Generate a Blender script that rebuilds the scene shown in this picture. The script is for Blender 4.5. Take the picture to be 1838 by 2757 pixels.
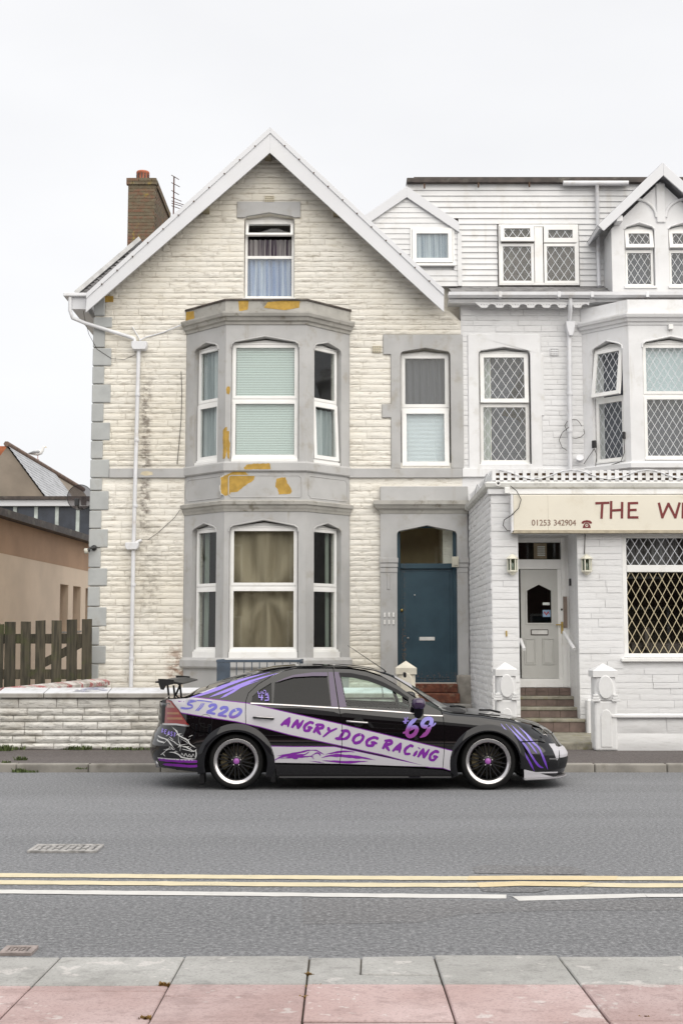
import bpy, bmesh, math, random
import numpy as np
from mathutils import Vector, Matrix
from mathutils.geometry import tessellate_polygon, delaunay_2d_cdt

# ------------------------------------------------------------------ clearing
for _o in list(bpy.data.objects):
    bpy.data.objects.remove(_o, do_unlink=True)
scene = bpy.context.scene
C = scene.collection
R = random.Random(7)

# ------------------------------------------------------------------ camera
F = 3400.0; CX = 919.0; CY = 1378.5; EYE = 1.6
TH = math.atan(353.0 / 3400.0)
cam_d = bpy.data.cameras.new('camera')
cam = bpy.data.objects.new('camera', cam_d); C.objects.link(cam)
cam.location = (0, 0, EYE)
cam.rotation_euler = (math.pi / 2 + TH, 0, 0)
cam_d.sensor_fit = 'VERTICAL'; cam_d.sensor_height = 36.0
cam_d.lens = F / 2757.0 * 36.0
cam_d.clip_start = 0.1; cam_d.clip_end = 1500
scene.camera = cam

# ------------------------------------------------------------------ world: overcast
SUN_EL, SUN_AZ = math.radians(44), math.radians(28)     # azimuth: to the right of straight behind the camera
world = bpy.data.worlds.new('World'); scene.world = world; world.use_nodes = True
wn = world.node_tree; wn.nodes.clear()
out = wn.nodes.new('ShaderNodeOutputWorld'); bg = wn.nodes.new('ShaderNodeBackground')
sky = wn.nodes.new('ShaderNodeTexSky'); sky.sky_type = 'NISHITA'; sky.sun_disc = False
sky.sun_elevation = SUN_EL; sky.sun_rotation = math.pi - SUN_AZ
sky.dust_density = 4.0
tc = wn.nodes.new('ShaderNodeTexCoord')
nz = wn.nodes.new('ShaderNodeTexNoise'); nz.inputs['Scale'].default_value = 1.6
nz.inputs['Detail'].default_value = 5; nz.inputs['Roughness'].default_value = .5
mp = wn.nodes.new('ShaderNodeMapping'); mp.inputs['Scale'].default_value = (1, 1, 2.6)
wn.links.new(tc.outputs['Generated'], mp.inputs['Vector']); wn.links.new(mp.outputs['Vector'], nz.inputs['Vector'])
cr = wn.nodes.new('ShaderNodeValToRGB')
cr.color_ramp.elements[0].position = .30; cr.color_ramp.elements[0].color = (4.45, 4.46, 4.54, 1)
cr.color_ramp.elements[1].position = .70; cr.color_ramp.elements[1].color = (5.1, 5.1, 5.14, 1)
wn.links.new(nz.outputs['Fac'], cr.inputs['Fac'])
mx = wn.nodes.new('ShaderNodeMix'); mx.data_type = 'RGBA'; mx.inputs[0].default_value = .95
wn.links.new(sky.outputs['Color'], mx.inputs[6]); wn.links.new(cr.outputs['Color'], mx.inputs[7])
wn.links.new(mx.outputs[2], bg.inputs['Color']); bg.inputs['Strength'].default_value = 0.10
wn.links.new(bg.outputs['Background'], out.inputs['Surface'])

# ------------------------------------------------------------------ sun (veiled by cloud: very soft)
sd = bpy.data.lights.new('sun', 'SUN'); sd.energy = 1.5; sd.angle = math.radians(92); sd.color = (1.0, .945, .85)
so = bpy.data.objects.new('sun', sd); C.objects.link(so)
_sv = Vector((math.sin(SUN_AZ) * math.cos(SUN_EL), -math.cos(SUN_AZ) * math.cos(SUN_EL), math.sin(SUN_EL)))
so.rotation_euler = _sv.to_track_quat('Z', 'Y').to_euler(); so.location = (8, -6, 20)

vs = scene.view_settings
vs.view_transform = 'Standard'; vs.look = 'None'; vs.gamma = 1.0; vs.use_curve_mapping = False; vs.exposure = 1.0
scene.render.resolution_x = 682; scene.render.resolution_y = 1024
scene.render.engine = 'CYCLES'
scene.cycles.max_bounces = 8; scene.cycles.transparent_max_bounces = 16

# ------------------------------------------------------------------ survey: pixel of the photograph -> point on the plane Y
_ct, _st = math.cos(TH), math.sin(TH)
def P(u, v, Y):
    a = (CY - v) / F
    t = Y / (_ct - a * _st)
    return Vector(((u - CX) / F * t, Y, EYE + t * (_st + a * _ct)))
def PX(u, v, Y): return P(u, v, Y).x
def PZ(v, Y): return P(CX, v, Y).z
def PR(u0, u1, v0, v1, Y):
    """pixel rectangle -> x0,x1,z0,z1 on plane Y (v0 upper)"""
    vm = (v0 + v1) / 2
    return PX(u0, vm, Y), PX(u1, vm, Y), PZ(v1, Y), PZ(v0, Y)
def PG(u, v, z):
    """pixel on a horizontal plane z"""
    a = (CY - v) / F
    dy, dz = _ct - a * _st, _st + a * _ct
    t = (z - EYE) / dz
    return Vector(((u - CX) / F * t, dy * t, z))

# ------------------------------------------------------------------ objects
WM = {}
def _reg(o, parent, M):
    C.objects.link(o)
    if parent is not None:
        o.parent = parent
        o.matrix_parent_inverse = WM[parent.name].inverted()
    WM[o.name] = M
def tag(o, label=None, cat=None, group=None, kind=None):
    if label: o['label'] = label
    if cat: o['category'] = cat
    if group: o['group'] = group
    if kind: o['kind'] = kind
    return o
def thing(name, loc, label, cat, group=None):
    o = bpy.data.objects.new(name, None); o.empty_display_size = .2
    o.location = loc; _reg(o, None, Matrix.Translation(Vector(loc)))
    return tag(o, label, cat, group)
def put(name, mesh, parent=None, loc=(0, 0, 0), rot=(0, 0, 0), scale=(1, 1, 1), mat=None):
    o = bpy.data.objects.new(name, mesh)
    o.location = loc; o.rotation_euler = rot; o.scale = scale
    from mathutils import Euler
    M = Matrix.Translation(Vector(loc)) @ Euler(rot).to_matrix().to_4x4() @ Matrix.Diagonal((*scale, 1))
    _reg(o, parent, M)
    return o

class Fr:
    """a wall frame: local x along the wall, local y into it, z up"""
    def __init__(s, ox=0, oy=0, rz=0, oz=0): s.o = (ox, oy, oz); s.rz = rz
    def at(s, x, y, z):
        c, n = math.cos(s.rz), math.sin(s.rz)
        return Vector((s.o[0] + c * x - n * y, s.o[1] + n * x + c * y, s.o[2] + z))
W0 = Fr()

class MB:
    def __init__(s): s.v = []; s.f = []; s.sm = []
    def add(s, vs, fs, smooth=False):
        n = len(s.v); s.v += [tuple(p) for p in vs]
        for f in fs: s.f.append(tuple(i + n for i in f)); s.sm.append(smooth)
        return s
    def box(s, x0, x1, y0, y1, z0, z1):
        return s.add([(x0, y0, z0), (x1, y0, z0), (x1, y1, z0), (x0, y1, z0), (x0, y0, z1), (x1, y0, z1), (x1, y1, z1), (x0, y1, z1)],
                     [(0, 3, 2, 1), (4, 5, 6, 7), (0, 1, 5, 4), (1, 2, 6, 5), (2, 3, 7, 6), (3, 0, 4, 7)])
    def plate(s, outline, holes, y0, y1):
        """polygon in xz with holes, from y0 (front) to y1 (back)"""
        loops = [list(outline)] + [list(h) for h in holes]
        tri = tessellate_polygon([[Vector((p[0], p[1], 0)) for p in L] for L in loops])
        flat = [p for L in loops for p in L]; n = len(flat)
        vs = [(p[0], y0, p[1]) for p in flat] + [(p[0], y1, p[1]) for p in flat]
        fs = []
        for t in tri:
            a, b, c = [flat[i] for i in t]
            ar = (b[0] - a[0]) * (c[1] - a[1]) - (b[1] - a[1]) * (c[0] - a[0])
            if abs(ar) < 1e-12: continue
            t = tuple(t) if ar > 0 else tuple(reversed(t))
            fs.append(t); fs.append(tuple(i + n for i in reversed(t)))
        k = 0
        for li, L in enumerate(loops):
            m = len(L)
            ar = sum(L[i][0] * L[(i + 1) % m][1] - L[(i + 1) % m][0] * L[i][1] for i in range(m))
            flip = (ar < 0) ^ (li > 0)
            for i in range(m):
                a, b = k + i, k + (i + 1) % m
                fs.append((a, a + n, b + n, b) if not flip else (a, b, b + n, a + n))
            k += m
        return s.add(vs, fs)
    def prism(s, poly, axis, a0, a1):
        """polygon extruded along axis: 'y' poly in (x,z); 'z' poly in (x,y); 'x' poly in (y,z)"""
        n = len(poly)
        g = {'y': lambda p, t: (p[0], t, p[1]), 'z': lambda p, t: (p[0], p[1], t), 'x': lambda p, t: (t, p[0], p[1])}[axis]
        vs = [g(p, a0) for p in poly] + [g(p, a1) for p in poly]
        fs = [tuple(range(n)), tuple(range(2 * n - 1, n - 1, -1))] + [(i, i + n, (i + 1) % n + n, (i + 1) % n) for i in range(n)]
        return s.add(vs, fs)
    def tube(s, pts, r, n=8, cap=True, smooth=True):
        pts = [Vector(p) for p in pts]; m = len(pts)
        rs = r if isinstance(r, (list, tuple)) else [r] * m
        vs = []; up0 = None
        for i, p in enumerate(pts):
            d = (pts[min(i + 1, m - 1)] - pts[max(i - 1, 0)])
            if d.length < 1e-9: d = Vector((0, 0, 1))
            d.normalize()
            if up0 is None:
                up0 = Vector((0, 0, 1)) if abs(d.z) < .9 else Vector((0, 1, 0))
            a = d.cross(up0); a.normalize(); b = a.cross(d); b.normalize(); up0 = b
            for k in range(n):
                t = 2 * math.pi * k / n
                vs.append(p + (a * math.cos(t) + b * math.sin(t)) * rs[i])
        fs = [(i * n + k, i * n + (k + 1) % n, (i + 1) * n + (k + 1) % n, (i + 1) * n + k) for i in range(m - 1) for k in range(n)]
        s.add(vs, fs, smooth)
        if cap:
            s.add(vs[:n], [tuple(range(n - 1, -1, -1))]); s.add(vs[-n:], [tuple(range(n))])
        return s
    def lathe(s, prof, c, axis='z', n=24, a0=0, a1=2 * math.pi, smooth=True):
        """prof: (radius, along) pairs"""
        full = abs(a1 - a0 - 2 * math.pi) < 1e-6
        m = n if full else n + 1
        vs = []
        for (r, h) in prof:
            for k in range(m):
                t = a0 + (a1 - a0) * k / n
                x, y = r * math.cos(t), r * math.sin(t)
                vs.append({'z': (c[0] + x, c[1] + y, c[2] + h), 'y': (c[0] + x, c[1] + h, c[2] + y), 'x': (c[0] + h, c[1] + x, c[2] + y)}[axis])
        fs = []
        for i in range(len(prof) - 1):
            for k in range(n if full else n):
                k2 = (k + 1) % m
                fs.append((i * m + k, i * m + k2, (i + 1) * m + k2, (i + 1) * m + k))
        return s.add(vs, fs, smooth)
    def sweep(s, path, prof, z0=0):
        """path: open list of (x,y) seen from above, left to right; prof: closed list of (out, z), out towards -y side"""
        P2 = [Vector((p[0], p[1])) for p in path]; m = len(P2); q = len(prof)
        offs = []
        for i in range(m):
            ns = []
            if i > 0: d = (P2[i] - P2[i - 1]).normalized(); ns.append(Vector((d.y, -d.x)))
            if i < m - 1: d = (P2[i + 1] - P2[i]).normalized(); ns.append(Vector((d.y, -d.x)))
            b = sum(ns, Vector((0, 0))); b.normalize(); offs.append(b / max(.2, b.dot(ns[0])))
        vs = [(P2[i].x + offs[i].x * o, P2[i].y + offs[i].y * o, z0 + z) for i in range(m) for (o, z) in prof]
        fs = [(i * q + k, i * q + (k + 1) % q, (i + 1) * q + (k + 1) % q, (i + 1) * q + k) for i in range(m - 1) for k in range(q)]
        fs += [tuple(range(q - 1, -1, -1)), tuple((m - 1) * q + k for k in range(q))]
        return s.add(vs, fs)
    def mesh(s, name, mat=None, fixn=True):
        me = bpy.data.meshes.new(name); me.from_pydata(s.v, [], s.f)
        me.polygons.foreach_set('use_smooth', s.sm)
        if fixn:
            bm = bmesh.new(); bm.from_mesh(me); bmesh.ops.recalc_face_normals(bm, faces=bm.faces); bm.to_mesh(me); bm.free()
        if mat is not None: me.materials.append(mat)
        me.update(); return me
    def obj(s, name, mat, parent=None, fr=None, bevel=0, seg=1, fixn=True):
        me = s.mesh(name, mat, fixn)
        loc, rot = ((fr.o, (0, 0, fr.rz)) if fr else ((0, 0, 0), (0, 0, 0)))
        o = put(name, me, parent, loc, rot)
        if bevel:
            b = o.modifiers.new('edge', 'BEVEL'); b.width = bevel; b.segments = seg; b.limit_method = 'ANGLE'; b.angle_limit = math.radians(35)
            b.harden_normals = False
        return o

# ------------------------------------------------------------------ materials
class NT:
    def __init__(s, name):
        s.m = bpy.data.materials.new(name); s.m.use_nodes = True; s.t = s.m.node_tree; s.t.nodes.clear()
        s.out = s.n('OutputMaterial'); s._pos = None
    def n(s, t): return s.t.nodes.new('ShaderNode' + t)
    def l(s, a, b): s.t.links.new(a, b)
    def setin(s, sock, v):
        if hasattr(v, 'links') or hasattr(v, 'is_linked'): s.l(v, sock)
        else: sock.default_value = v
    def pos(s):
        if s._pos is None: s._pos = s.n('NewGeometry').outputs['Position']
        return s._pos
    def noise(s, scale, detail=4, rough=.55, stretch=None, vec=None, out='Fac'):
        n = s.n('TexNoise'); n.inputs['Scale'].default_value = scale; n.inputs['Detail'].default_value = detail; n.inputs['Roughness'].default_value = rough
        v = vec or s.pos()
        if stretch:
            m = s.n('Mapping'); m.inputs['Scale'].default_value = stretch; s.l(v, m.inputs['Vector']); v = m.outputs['Vector']
        s.l(v, n.inputs['Vector']); return n.outputs[out]
    def vor(s, scale, feature='F1', out='Distance', stretch=None):
        n = s.n('TexVoronoi'); n.feature = feature; n.inputs['Scale'].default_value = scale
        v = s.pos()
        if stretch:
            m = s.n('Mapping'); m.inputs['Scale'].default_value = stretch; s.l(v, m.inputs['Vector']); v = m.outputs['Vector']
        s.l(v, n.inputs['Vector']); return n.outputs[out]
    def math(s, op, a, b=0.0, c=None, clamp=False):
        n = s.n('Math'); n.operation = op; n.use_clamp = clamp
        s.setin(n.inputs[0], a); s.setin(n.inputs[1], b)
        if c is not None: s.setin(n.inputs[2], c)
        return n.outputs[0]
    def ss(s, v, lo, hi, a=0.0, b=1.0):
        n = s.n('MapRange'); n.interpolation_type = 'SMOOTHSTEP'
        s.setin(n.inputs[0], v); n.inputs[1].default_value = lo; n.inputs[2].default_value = hi; n.inputs[3].default_value = a; n.inputs[4].default_value = b
        return n.outputs[0]
    def mix(s, f, a, b, mode='MIX'):
        n = s.n('Mix'); n.data_type = 'RGBA'; n.blend_type = mode
        s.setin(n.inputs[0], f)
        for k, v in ((6, a), (7, b)):
            if isinstance(v, tuple): v = (*v, 1) if len(v) == 3 else v
            s.setin(n.inputs[k], v)
        return n.outputs[2]
    def rand(s): return s.n('ObjectInfo').outputs['Random']
    def xyz(s, v=None):
        n = s.n('SeparateXYZ'); s.l(v or s.pos(), n.inputs[0]); return n.outputs
    def bump(s, h, strength=.3, dist=.01):
        n = s.n('Bump'); n.inputs['Strength'].default_value = strength; n.inputs['Distance'].default_value = dist
        s.l(h, n.inputs['Height']); return n.outputs['Normal']
    def bsdf(s, col, rough=.6, metal=0.0, normal=None, coat=0.0, spec=.5, crough=.05):
        b = s.n('BsdfPrincipled')
        if isinstance(col, tuple): col = (*col, 1) if len(col) == 3 else col
        s.setin(b.inputs['Base Color'], col); s.setin(b.inputs['Roughness'], rough); s.setin(b.inputs['Metallic'], metal)
        b.inputs['Coat Weight'].default_value = coat; b.inputs['Coat Roughness'].default_value = crough
        b.inputs['Specular IOR Level'].default_value = spec
        if coat >= .6: b.inputs['Coat IOR'].default_value = 1.6
        if normal is not None: s.l(normal, b.inputs['Normal'])
        s.l(b.outputs[0], s.out.inputs['Surface']); return b
def hx(r, g, b):
    f = lambda c: (c / 255 / 12.92) if c <= 10 else ((c / 255 + .055) / 1.055) ** 2.4
    return (f(r), f(g), f(b))
_mc = {}
def plain(name, col, rough=.55, metal=0.0, var=.12, vs_=4.0, bump=.15, bs=60.0, coat=0.0, spec=.5, dirt=None, dirtamt=.35, dscale=2.5, streak=0.0):
    if name in _mc: return _mc[name]
    n = NT(name)
    a = n.noise(vs_, 5)
    c = n.mix(n.ss(a, .3, .7), tuple(x * (1 - var) for x in col), tuple(min(1, x * (1 + var)) for x in col))
    if dirt is not None:
        d = n.ss(n.noise(dscale, 7, .65), .52, .72)
        c = n.mix(n.math('MULTIPLY', d, dirtamt), c, dirt)
    if streak:
        sk = n.math('MULTIPLY', n.ss(n.noise(1.0, 6, .62, stretch=(8, 8, .55)), .54, .74), n.ss(n.noise(1.3, 4), .40, .62))
        c = n.mix(n.math('MULTIPLY', sk, streak), c, dirt)
    nm = n.bump(n.noise(bs, 4), bump, .004) if bump else None
    n.bsdf(c, rough, metal, nm, coat, spec)
    _mc[name] = n.m; return n.m

def stone_paint(name, col, dirty, dark, streaks=(), amt=.5, rand=.10, bumpd=.020, bias=0.0, crev=.42):
    n = NT(name); x, y, z = n.xyz()
    a = n.ss(n.noise(.7, 5), .35, .7); b = n.ss(n.noise(5, 7, .65, stretch=(.6, .6, 1.6)), .54 - bias, .74 - bias); g = n.ss(n.noise(22, 6, .7, stretch=(.5, .5, 1.8)), .58 - bias * .6, .74 - bias * .6)
    c = n.mix(n.math('MULTIPLY', a, .45), col, dirty)
    c = n.mix(n.math('MULTIPLY', b, amt), c, dirty)
    c = n.mix(n.math('MULTIPLY', g, amt * .8), c, dark)
    r = n.math('MULTIPLY_ADD', n.rand(), rand, 1 - rand * .6)
    c = n.mix(1.0, c, n_rgb(n, r), 'MULTIPLY')
    for (sx, w, z0, z1, scol, sa) in streaks:
        dx = n.math('ABSOLUTE', n.math('SUBTRACT', x, sx))
        m = n.ss(dx, w * .25, w, 1, 0)
        m = n.math('MULTIPLY', m, n.math('MULTIPLY', n.ss(z, z0 - .5, z0 + .2), n.ss(z, z1 - .3, z1 + .25, 1, 0)))
        m = n.math('MULTIPLY', m, n.ss(n.noise(9, 6, .7, stretch=(.7, .7, 1.4)), .40, .62))
        c = n.mix(n.math('MULTIPLY', m, sa), c, scol)
    h1 = n.noise(1.0, 7, .68, stretch=(4.5, 4.5, 24))
    c = n.mix(n.math('MULTIPLY', n.ss(h1, .47, .36), crev), c, dark)
    h = n.math('ADD', h1, n.math('MULTIPLY', n.noise(50, 4), .12))
    n.bsdf(c, .62, 0, n.bump(h, .8, bumpd), spec=.35)
    return n.m
def n_rgb(n, val):
    k = n.n('CombineColor'); [n.l(val, k.inputs[i]) for i in range(3)]; return k.outputs[0]

def glass_mat(name, tint, gloss=1.0, ior=1.6, rough=0.0):
    n = NT(name)
    lwn = n.n('LayerWeight'); lwn.inputs['Blend'].default_value = .5; f0 = ((ior - 1) / (ior + 1)) ** 2
    fr_ = n.math('MULTIPLY_ADD', n.math('POWER', lwn.outputs['Facing'], 5.0), 1 - f0, f0)
    t = n.n('BsdfTransparent'); t.inputs['Color'].default_value = (*tint, 1)
    g = n.n('BsdfGlossy'); g.inputs['Roughness'].default_value = rough; g.inputs['Color'].default_value = (gloss, gloss, gloss, 1)
    m = n.n('MixShader'); n.l(fr_, m.inputs[0]); n.l(t.outputs[0], m.inputs[1]); n.l(g.outputs[0], m.inputs[2])
    n.l(m.outputs[0], n.out.inputs['Surface']); return n.m

CREAM = stone_paint('cream_painted_stone', (.82, .795, .735), (.70, .65, .54), (.25, .195, .13),
                    streaks=[(-3.71, .16, 3.9, 6.6, (.06, .035, .022), .75), (-3.6, .30, 2.2, 3.9, (.16, .14, .11), .45), (-3.05, .30, .9, 1.55, (.20, .07, .02), .75)], amt=.42, bias=.02, rand=.08, crev=.34)
WALLW = stone_paint('grimy_white_painted_stone', (.78, .77, .735), (.54, .515, .46), (.11, .10, .085), amt=.85, rand=.16, bias=.06, bumpd=.026, crev=.42)
WHITE = stone_paint('white_painted_stone', (.765, .77, .785), (.66, .66, .655), (.38, .37, .355), amt=.35, rand=.05, bumpd=.007, crev=.16)
GREY = plain('grey_masonry_paint', (.43, .43, .43), .6, var=.08, vs_=1.6, bump=.25, bs=45, dirt=(.29, .255, .20), dirtamt=.55, dscale=2.6, streak=.55)
GREYQ = plain('grey_quoin_paint', (.40, .415, .415), .6, var=.10, vs_=2.5, bump=.3, bs=30, dirt=(.24, .22, .18), dirtamt=.4)
RENDER = plain('white_painted_render', (.755, .76, .775), .6, var=.05, vs_=1.5, bump=.3, bs=40, dirt=(.50, .48, .42), dirtamt=.42, streak=.5)
UPVC = plain('white_window_plastic', (.84, .84, .83), .32, var=.03, vs_=3, bump=0, dirt=(.60, .57, .50), dirtamt=.3, dscale=4)
BARGE = plain('white_barge_board', (.64, .65, .68), .38, var=.03, vs_=.8, bump=.03, dirt=(.62, .62, .60), dirtamt=.3, dscale=1.3)
PIPE = plain('white_plastic_pipe', (.70, .71, .74), .4, var=.06, vs_=2.5, bump=.05, dirt=(.45, .40, .34), dirtamt=.45, dscale=3)
SLATE = plain('grey_roof_slate', (.19, .185, .19), .55, var=.3, vs_=5, bump=.3, bs=25, dirt=(.30, .30, .24), dirtamt=.4)
DARKW = plain('dark_weathered_fascia', (.05, .038, .033), .6, var=.4, vs_=6, bump=.3, dirt=(.19, .18, .15), dirtamt=.6)
OCHRE = plain('bare_ochre_render', (.43, .27, .055), .8, var=.16, vs_=9, bump=.8, bs=70, dirt=(.32, .19, .04), dirtamt=.5, dscale=14)
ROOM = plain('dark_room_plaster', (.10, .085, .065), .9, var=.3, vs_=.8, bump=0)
GLASS = glass_mat('window_glass', (.955, .97, .965), ior=1.40)
NET = None
def curtain_mat(name, col, trans=.4, stripes=0, c2=None, sc=18, alpha=1.0):
    n = NT(name); x, y, z = n.xyz()
    c = col
    if stripes:
        k = n.noise(1.0, 4, .6, stretch=(sc, sc, .25))
        c = n.mix(n.ss(k, .35, .65), col, c2)
    d = n.n('BsdfDiffuse'); n.setin(d.inputs['Color'], c if not isinstance(c, tuple) else (*c, 1))
    t = n.n('BsdfTranslucent'); n.setin(t.inputs['Color'], c if not isinstance(c, tuple) else (*c, 1))
    m = n.n('MixShader'); m.inputs[0].default_value = trans; n.l(d.outputs[0], m.inputs[1]); n.l(t.outputs[0], m.inputs[2])
    r = m.outputs[0]
    if alpha < 1:
        tr = n.n('BsdfTransparent'); m2 = n.n('MixShader'); m2.inputs[0].default_value = alpha
        n.l(tr.outputs[0], m2.inputs[1]); n.l(r, m2.inputs[2]); r = m2.outputs[0]
    n.l(r, n.out.inputs['Surface']); return n.m

# ------------------------------------------------------------------ shared makers
def stone_variants(tagname, nx, nz, relief, edge, count=10, seed=3, ledge=0.0):
    """unit stones x 0..1, z 0..1; rough front at local y about 0 (negative = proud) in metres, back at y=.08"""
    rr = random.Random(seed); res = []
    for k in range(count):
        ys = {}
        ph = rr.uniform(0, 6)
        for i in range(nx + 1):
            for j in range(nz + 1):
                border = i in (0, nx) or j in (0, nz)
                d = (edge if j in (0, nz) else edge * .35) if border else -relief * rr.uniform(.15, 1.0)
                if not border and ledge: d -= ledge * (.5 + .5 * math.sin(ph + i * 1.7)) * (1 if j >= nz / 2 else .2)
                ys[i, j] = d * rr.uniform(.25, 1.0) if border else d
        vs = []; fs = []
        for j in range(nz + 1):
            for i in range(nx + 1):
                ix = i / nx + (rr.uniform(-.25, .25) / nx if 0 < i < nx else 0)
                jz = j / nz + (rr.uniform(-.25, .25) / nz if 0 < j < nz else 0)
                vs.append((ix, ys[i, j], jz))
        w = nx + 1
        for j in range(nz):
            for i in range(nx): fs.append((j * w + i, j * w + i + 1, (j + 1) * w + i + 1, (j + 1) * w + i))
        ring = [i for i in range(w)] + [j * w + nx for j in range(1, nz + 1)] + [nz * w + i for i in range(nx - 1, -1, -1)] + [j * w for j in range(nz - 1, 0, -1)]
        b = len(vs); m = len(ring); vs += [vs[i] for i in ring] + [(vs[i][0], .09, vs[i][2]) for i in ring]
        for q in range(m): fs.append((b + q, b + m + q, b + m + (q + 1) % m, b + (q + 1) % m))
        me = bpy.data.meshes.new(tagname); me.from_pydata(vs, [], fs); me.polygons.foreach_set('use_smooth', [i < nx * nz for i in range(len(fs))]); me.update(); res.append(me)
    return res

def courses(z0, z1, hmin, hmax, rr):
    zs = [z0]
    while zs[-1] < z1 - hmin * .6: zs.append(min(z1, zs[-1] + rr.uniform(hmin, hmax)))
    if zs[-1] < z1 - .01: zs[-1] = z1
    return zs
def lay(z0, z1, span, openings, rr, hmin=.095, hmax=.15, wmin=.28, wmax=.68, joint=.008):
    """span(za,zb)->(xl,xr) or None; openings: (x0,x1,z0,z1). returns rects"""
    zs = courses(z0, z1, hmin, hmax, rr); res = []
    for a, b in zip(zs[:-1], zs[1:]):
        sp = span(a, b)
        if not sp: continue
        iv = [sp]
        for (x0, x1, q0, q1) in openings:
            if q1 <= a + .012 or q0 >= b - .012: continue
            nv = []
            for (l, r) in iv:
                if x1 <= l or x0 >= r: nv.append((l, r)); continue
                if x0 > l: nv.append((l, x0))
                if x1 < r: nv.append((x1, r))
            iv = nv
        for (l, r) in iv:
            if r - l < .035: continue
            x = l
            first = True
            while x < r - 1e-6:
                w = rr.uniform(wmin, wmax) * (rr.uniform(.4, 1) if first else 1); first = False
                if r - (x + w) < wmin * .55: w = r - x
                res.append((x + joint / 2, min(r, x + w) - joint / 2, a + joint / 2, b - joint / 2)); x += w
    return res
def set_stones(rects, fr, meshes, mat, parent, rr, name='stone', limit=300, y=0.0, key=None):
    for me in meshes:
        if not me.materials: me.materials.append(mat)
    rects = sorted(rects, key=key or (lambda q: -(q[1] - q[0]) * (q[3] - q[2])))
    for (x0, x1, z0, z1) in rects[:limit]:
        me = rr.choice(meshes)
        put(name, me, parent, fr.at(x0, y + rr.uniform(-.006, .006), z0), (0, 0, fr.rz), (x1 - x0, 1, z1 - z0))
    rest = rects[limit:]
    if rest:
        mb = MB()
        for (x0, x1, z0, z1) in rest:
            me = rr.choice(meshes); dy = y + rr.uniform(-.006, .006)
            mb.add([(x0 + v.co.x * (x1 - x0), dy + v.co.y, z0 + v.co.z * (z1 - z0)) for v in me.vertices], [tuple(p.vertices) for p in me.polygons])
        tag(mb.obj(name + '_courses', mat, parent, fr, fixn=False), kind='stuff')

def headpoly(x0, x1, z0, zs, zp, n=5):
    """opening with a shallow pointed head and rounded shoulders"""
    w = x1 - x0; xm = (x0 + x1) / 2; r = min(.07, w * .12); k = (zp - zs) / (w / 2)
    pts = [(x0, z0), (x1, z0)]
    zc = zs - r
    for i in range(n + 1):
        t = math.pi / 2 * i / n
        pts.append((x1 - r + r * math.cos(t), zc + (r + k * r) * math.sin(t)))
    pts.append((xm, zp))
    for i in range(n + 1):
        t = math.pi / 2 * (1 - i / n)
        pts.append((x0 + r - r * math.cos(t), zc + (r + k * r) * math.sin(t)))
    return pts
def frame_rect(mb, x0, x1, z0, z1, w, y0, y1, wb=None, wt=None):
    wb = wb or w; wt = wt or w
    mb.box(x0, x0 + w, y0, y1, z0, z1); mb.box(x1 - w, x1, y0, y1, z0, z1)
    mb.box(x0 + w, x1 - w, y0, y1, z0, z0 + wb); mb.box(x0 + w, x1 - w, y0, y1, z1 - wt, z1)
def clipseg(p, q, x0, x1, z0, z1):
    dx, dz = q[0] - p[0], q[1] - p[1]; t0, t1 = 0.0, 1.0
    for a, b in ((-dx, p[0] - x0), (dx, x1 - p[0]), (-dz, p[1] - z0), (dz, z1 - p[1])):
        if abs(a) < 1e-12:
            if b < 0: return None
        else:
            t = b / a
            if a < 0: t0 = max(t0, t)
            else: t1 = min(t1, t)
    if t0 >= t1: return None
    return (p[0] + dx * t0, p[1] + dz * t0), (p[0] + dx * t1, p[1] + dz * t1)
def lattice(mb, x0, x1, z0, z1, px, pz, w, y):
    """diamond leading: cells px wide and pz high"""
    k = pz / px; n = int((x1 - x0 + (z1 - z0) / k) / px) + 3
    for i in range(-n, n):
        for sgn in (1, -1):
            xa = x0 + i * px + (px / 2)
            s_ = clipseg((xa - 20, z0 - 20 * k * sgn), (xa + 20, z0 + 20 * k * sgn), x0, x1, z0, z1)
            if not s_: continue
            (ax, az), (bx, bz) = s_
            L = math.hypot(bx - ax, bz - az)
            if L < .02: continue
            nx_, nz_ = -(bz - az) / L * w / 2, (bx - ax) / L * w / 2
            yy = y - (.0012 if sgn > 0 else 0)
            mb.prism([(ax + nx_, az + nz_), (ax - nx_, az - nz_), (bx - nx_, bz - nz_), (bx + nx_, bz + nz_)], 'y', yy, y + .003)
LEAD = plain('white_lead_strip', (.66, .68, .72), .4, var=.05, bump=0)

def sash(parent, fr, x0, x1, z0, z1, w, y, lead=None, tilt=0.0, mat=None, gm=None, name='sash', dep=.05, lw=.0085, lmat=None):
    """a glazed frame; tilt swings the bottom outwards about the top edge"""
    mat = mat or UPVC
    o_f = Fr(*fr.at(x0, y, 0)[:2], fr.rz)
    def mk(mb, nm, m, par):
        if tilt:
            c, n = math.cos(tilt), math.sin(tilt)
            mb.v = [(px, (py - 0) * c + (pz - z1) * n, z1 + (pz - z1) * c - py * n) for (px, py, pz) in mb.v]
        return mb.obj(nm, m, par, o_f)
    W = x1 - x0
    mb = MB(); frame_rect(mb, 0, W, z0, z1, w, 0, dep)
    s_ = mk(mb, name, mat, parent)
    g = MB(); g.box(w - .005, W - w + .005, .022, .028, z0 + w - .005, z1 - w + .005); mk(g, 'pane', gm or GLASS, s_)
    if lead:
        k = MB(); lattice(k, w, W - w, z0 + w, z1 - w, lead[0], lead[1], lw, .019); mk(k, 'lead_lattice', lmat or LEAD, s_)
    return s_
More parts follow.
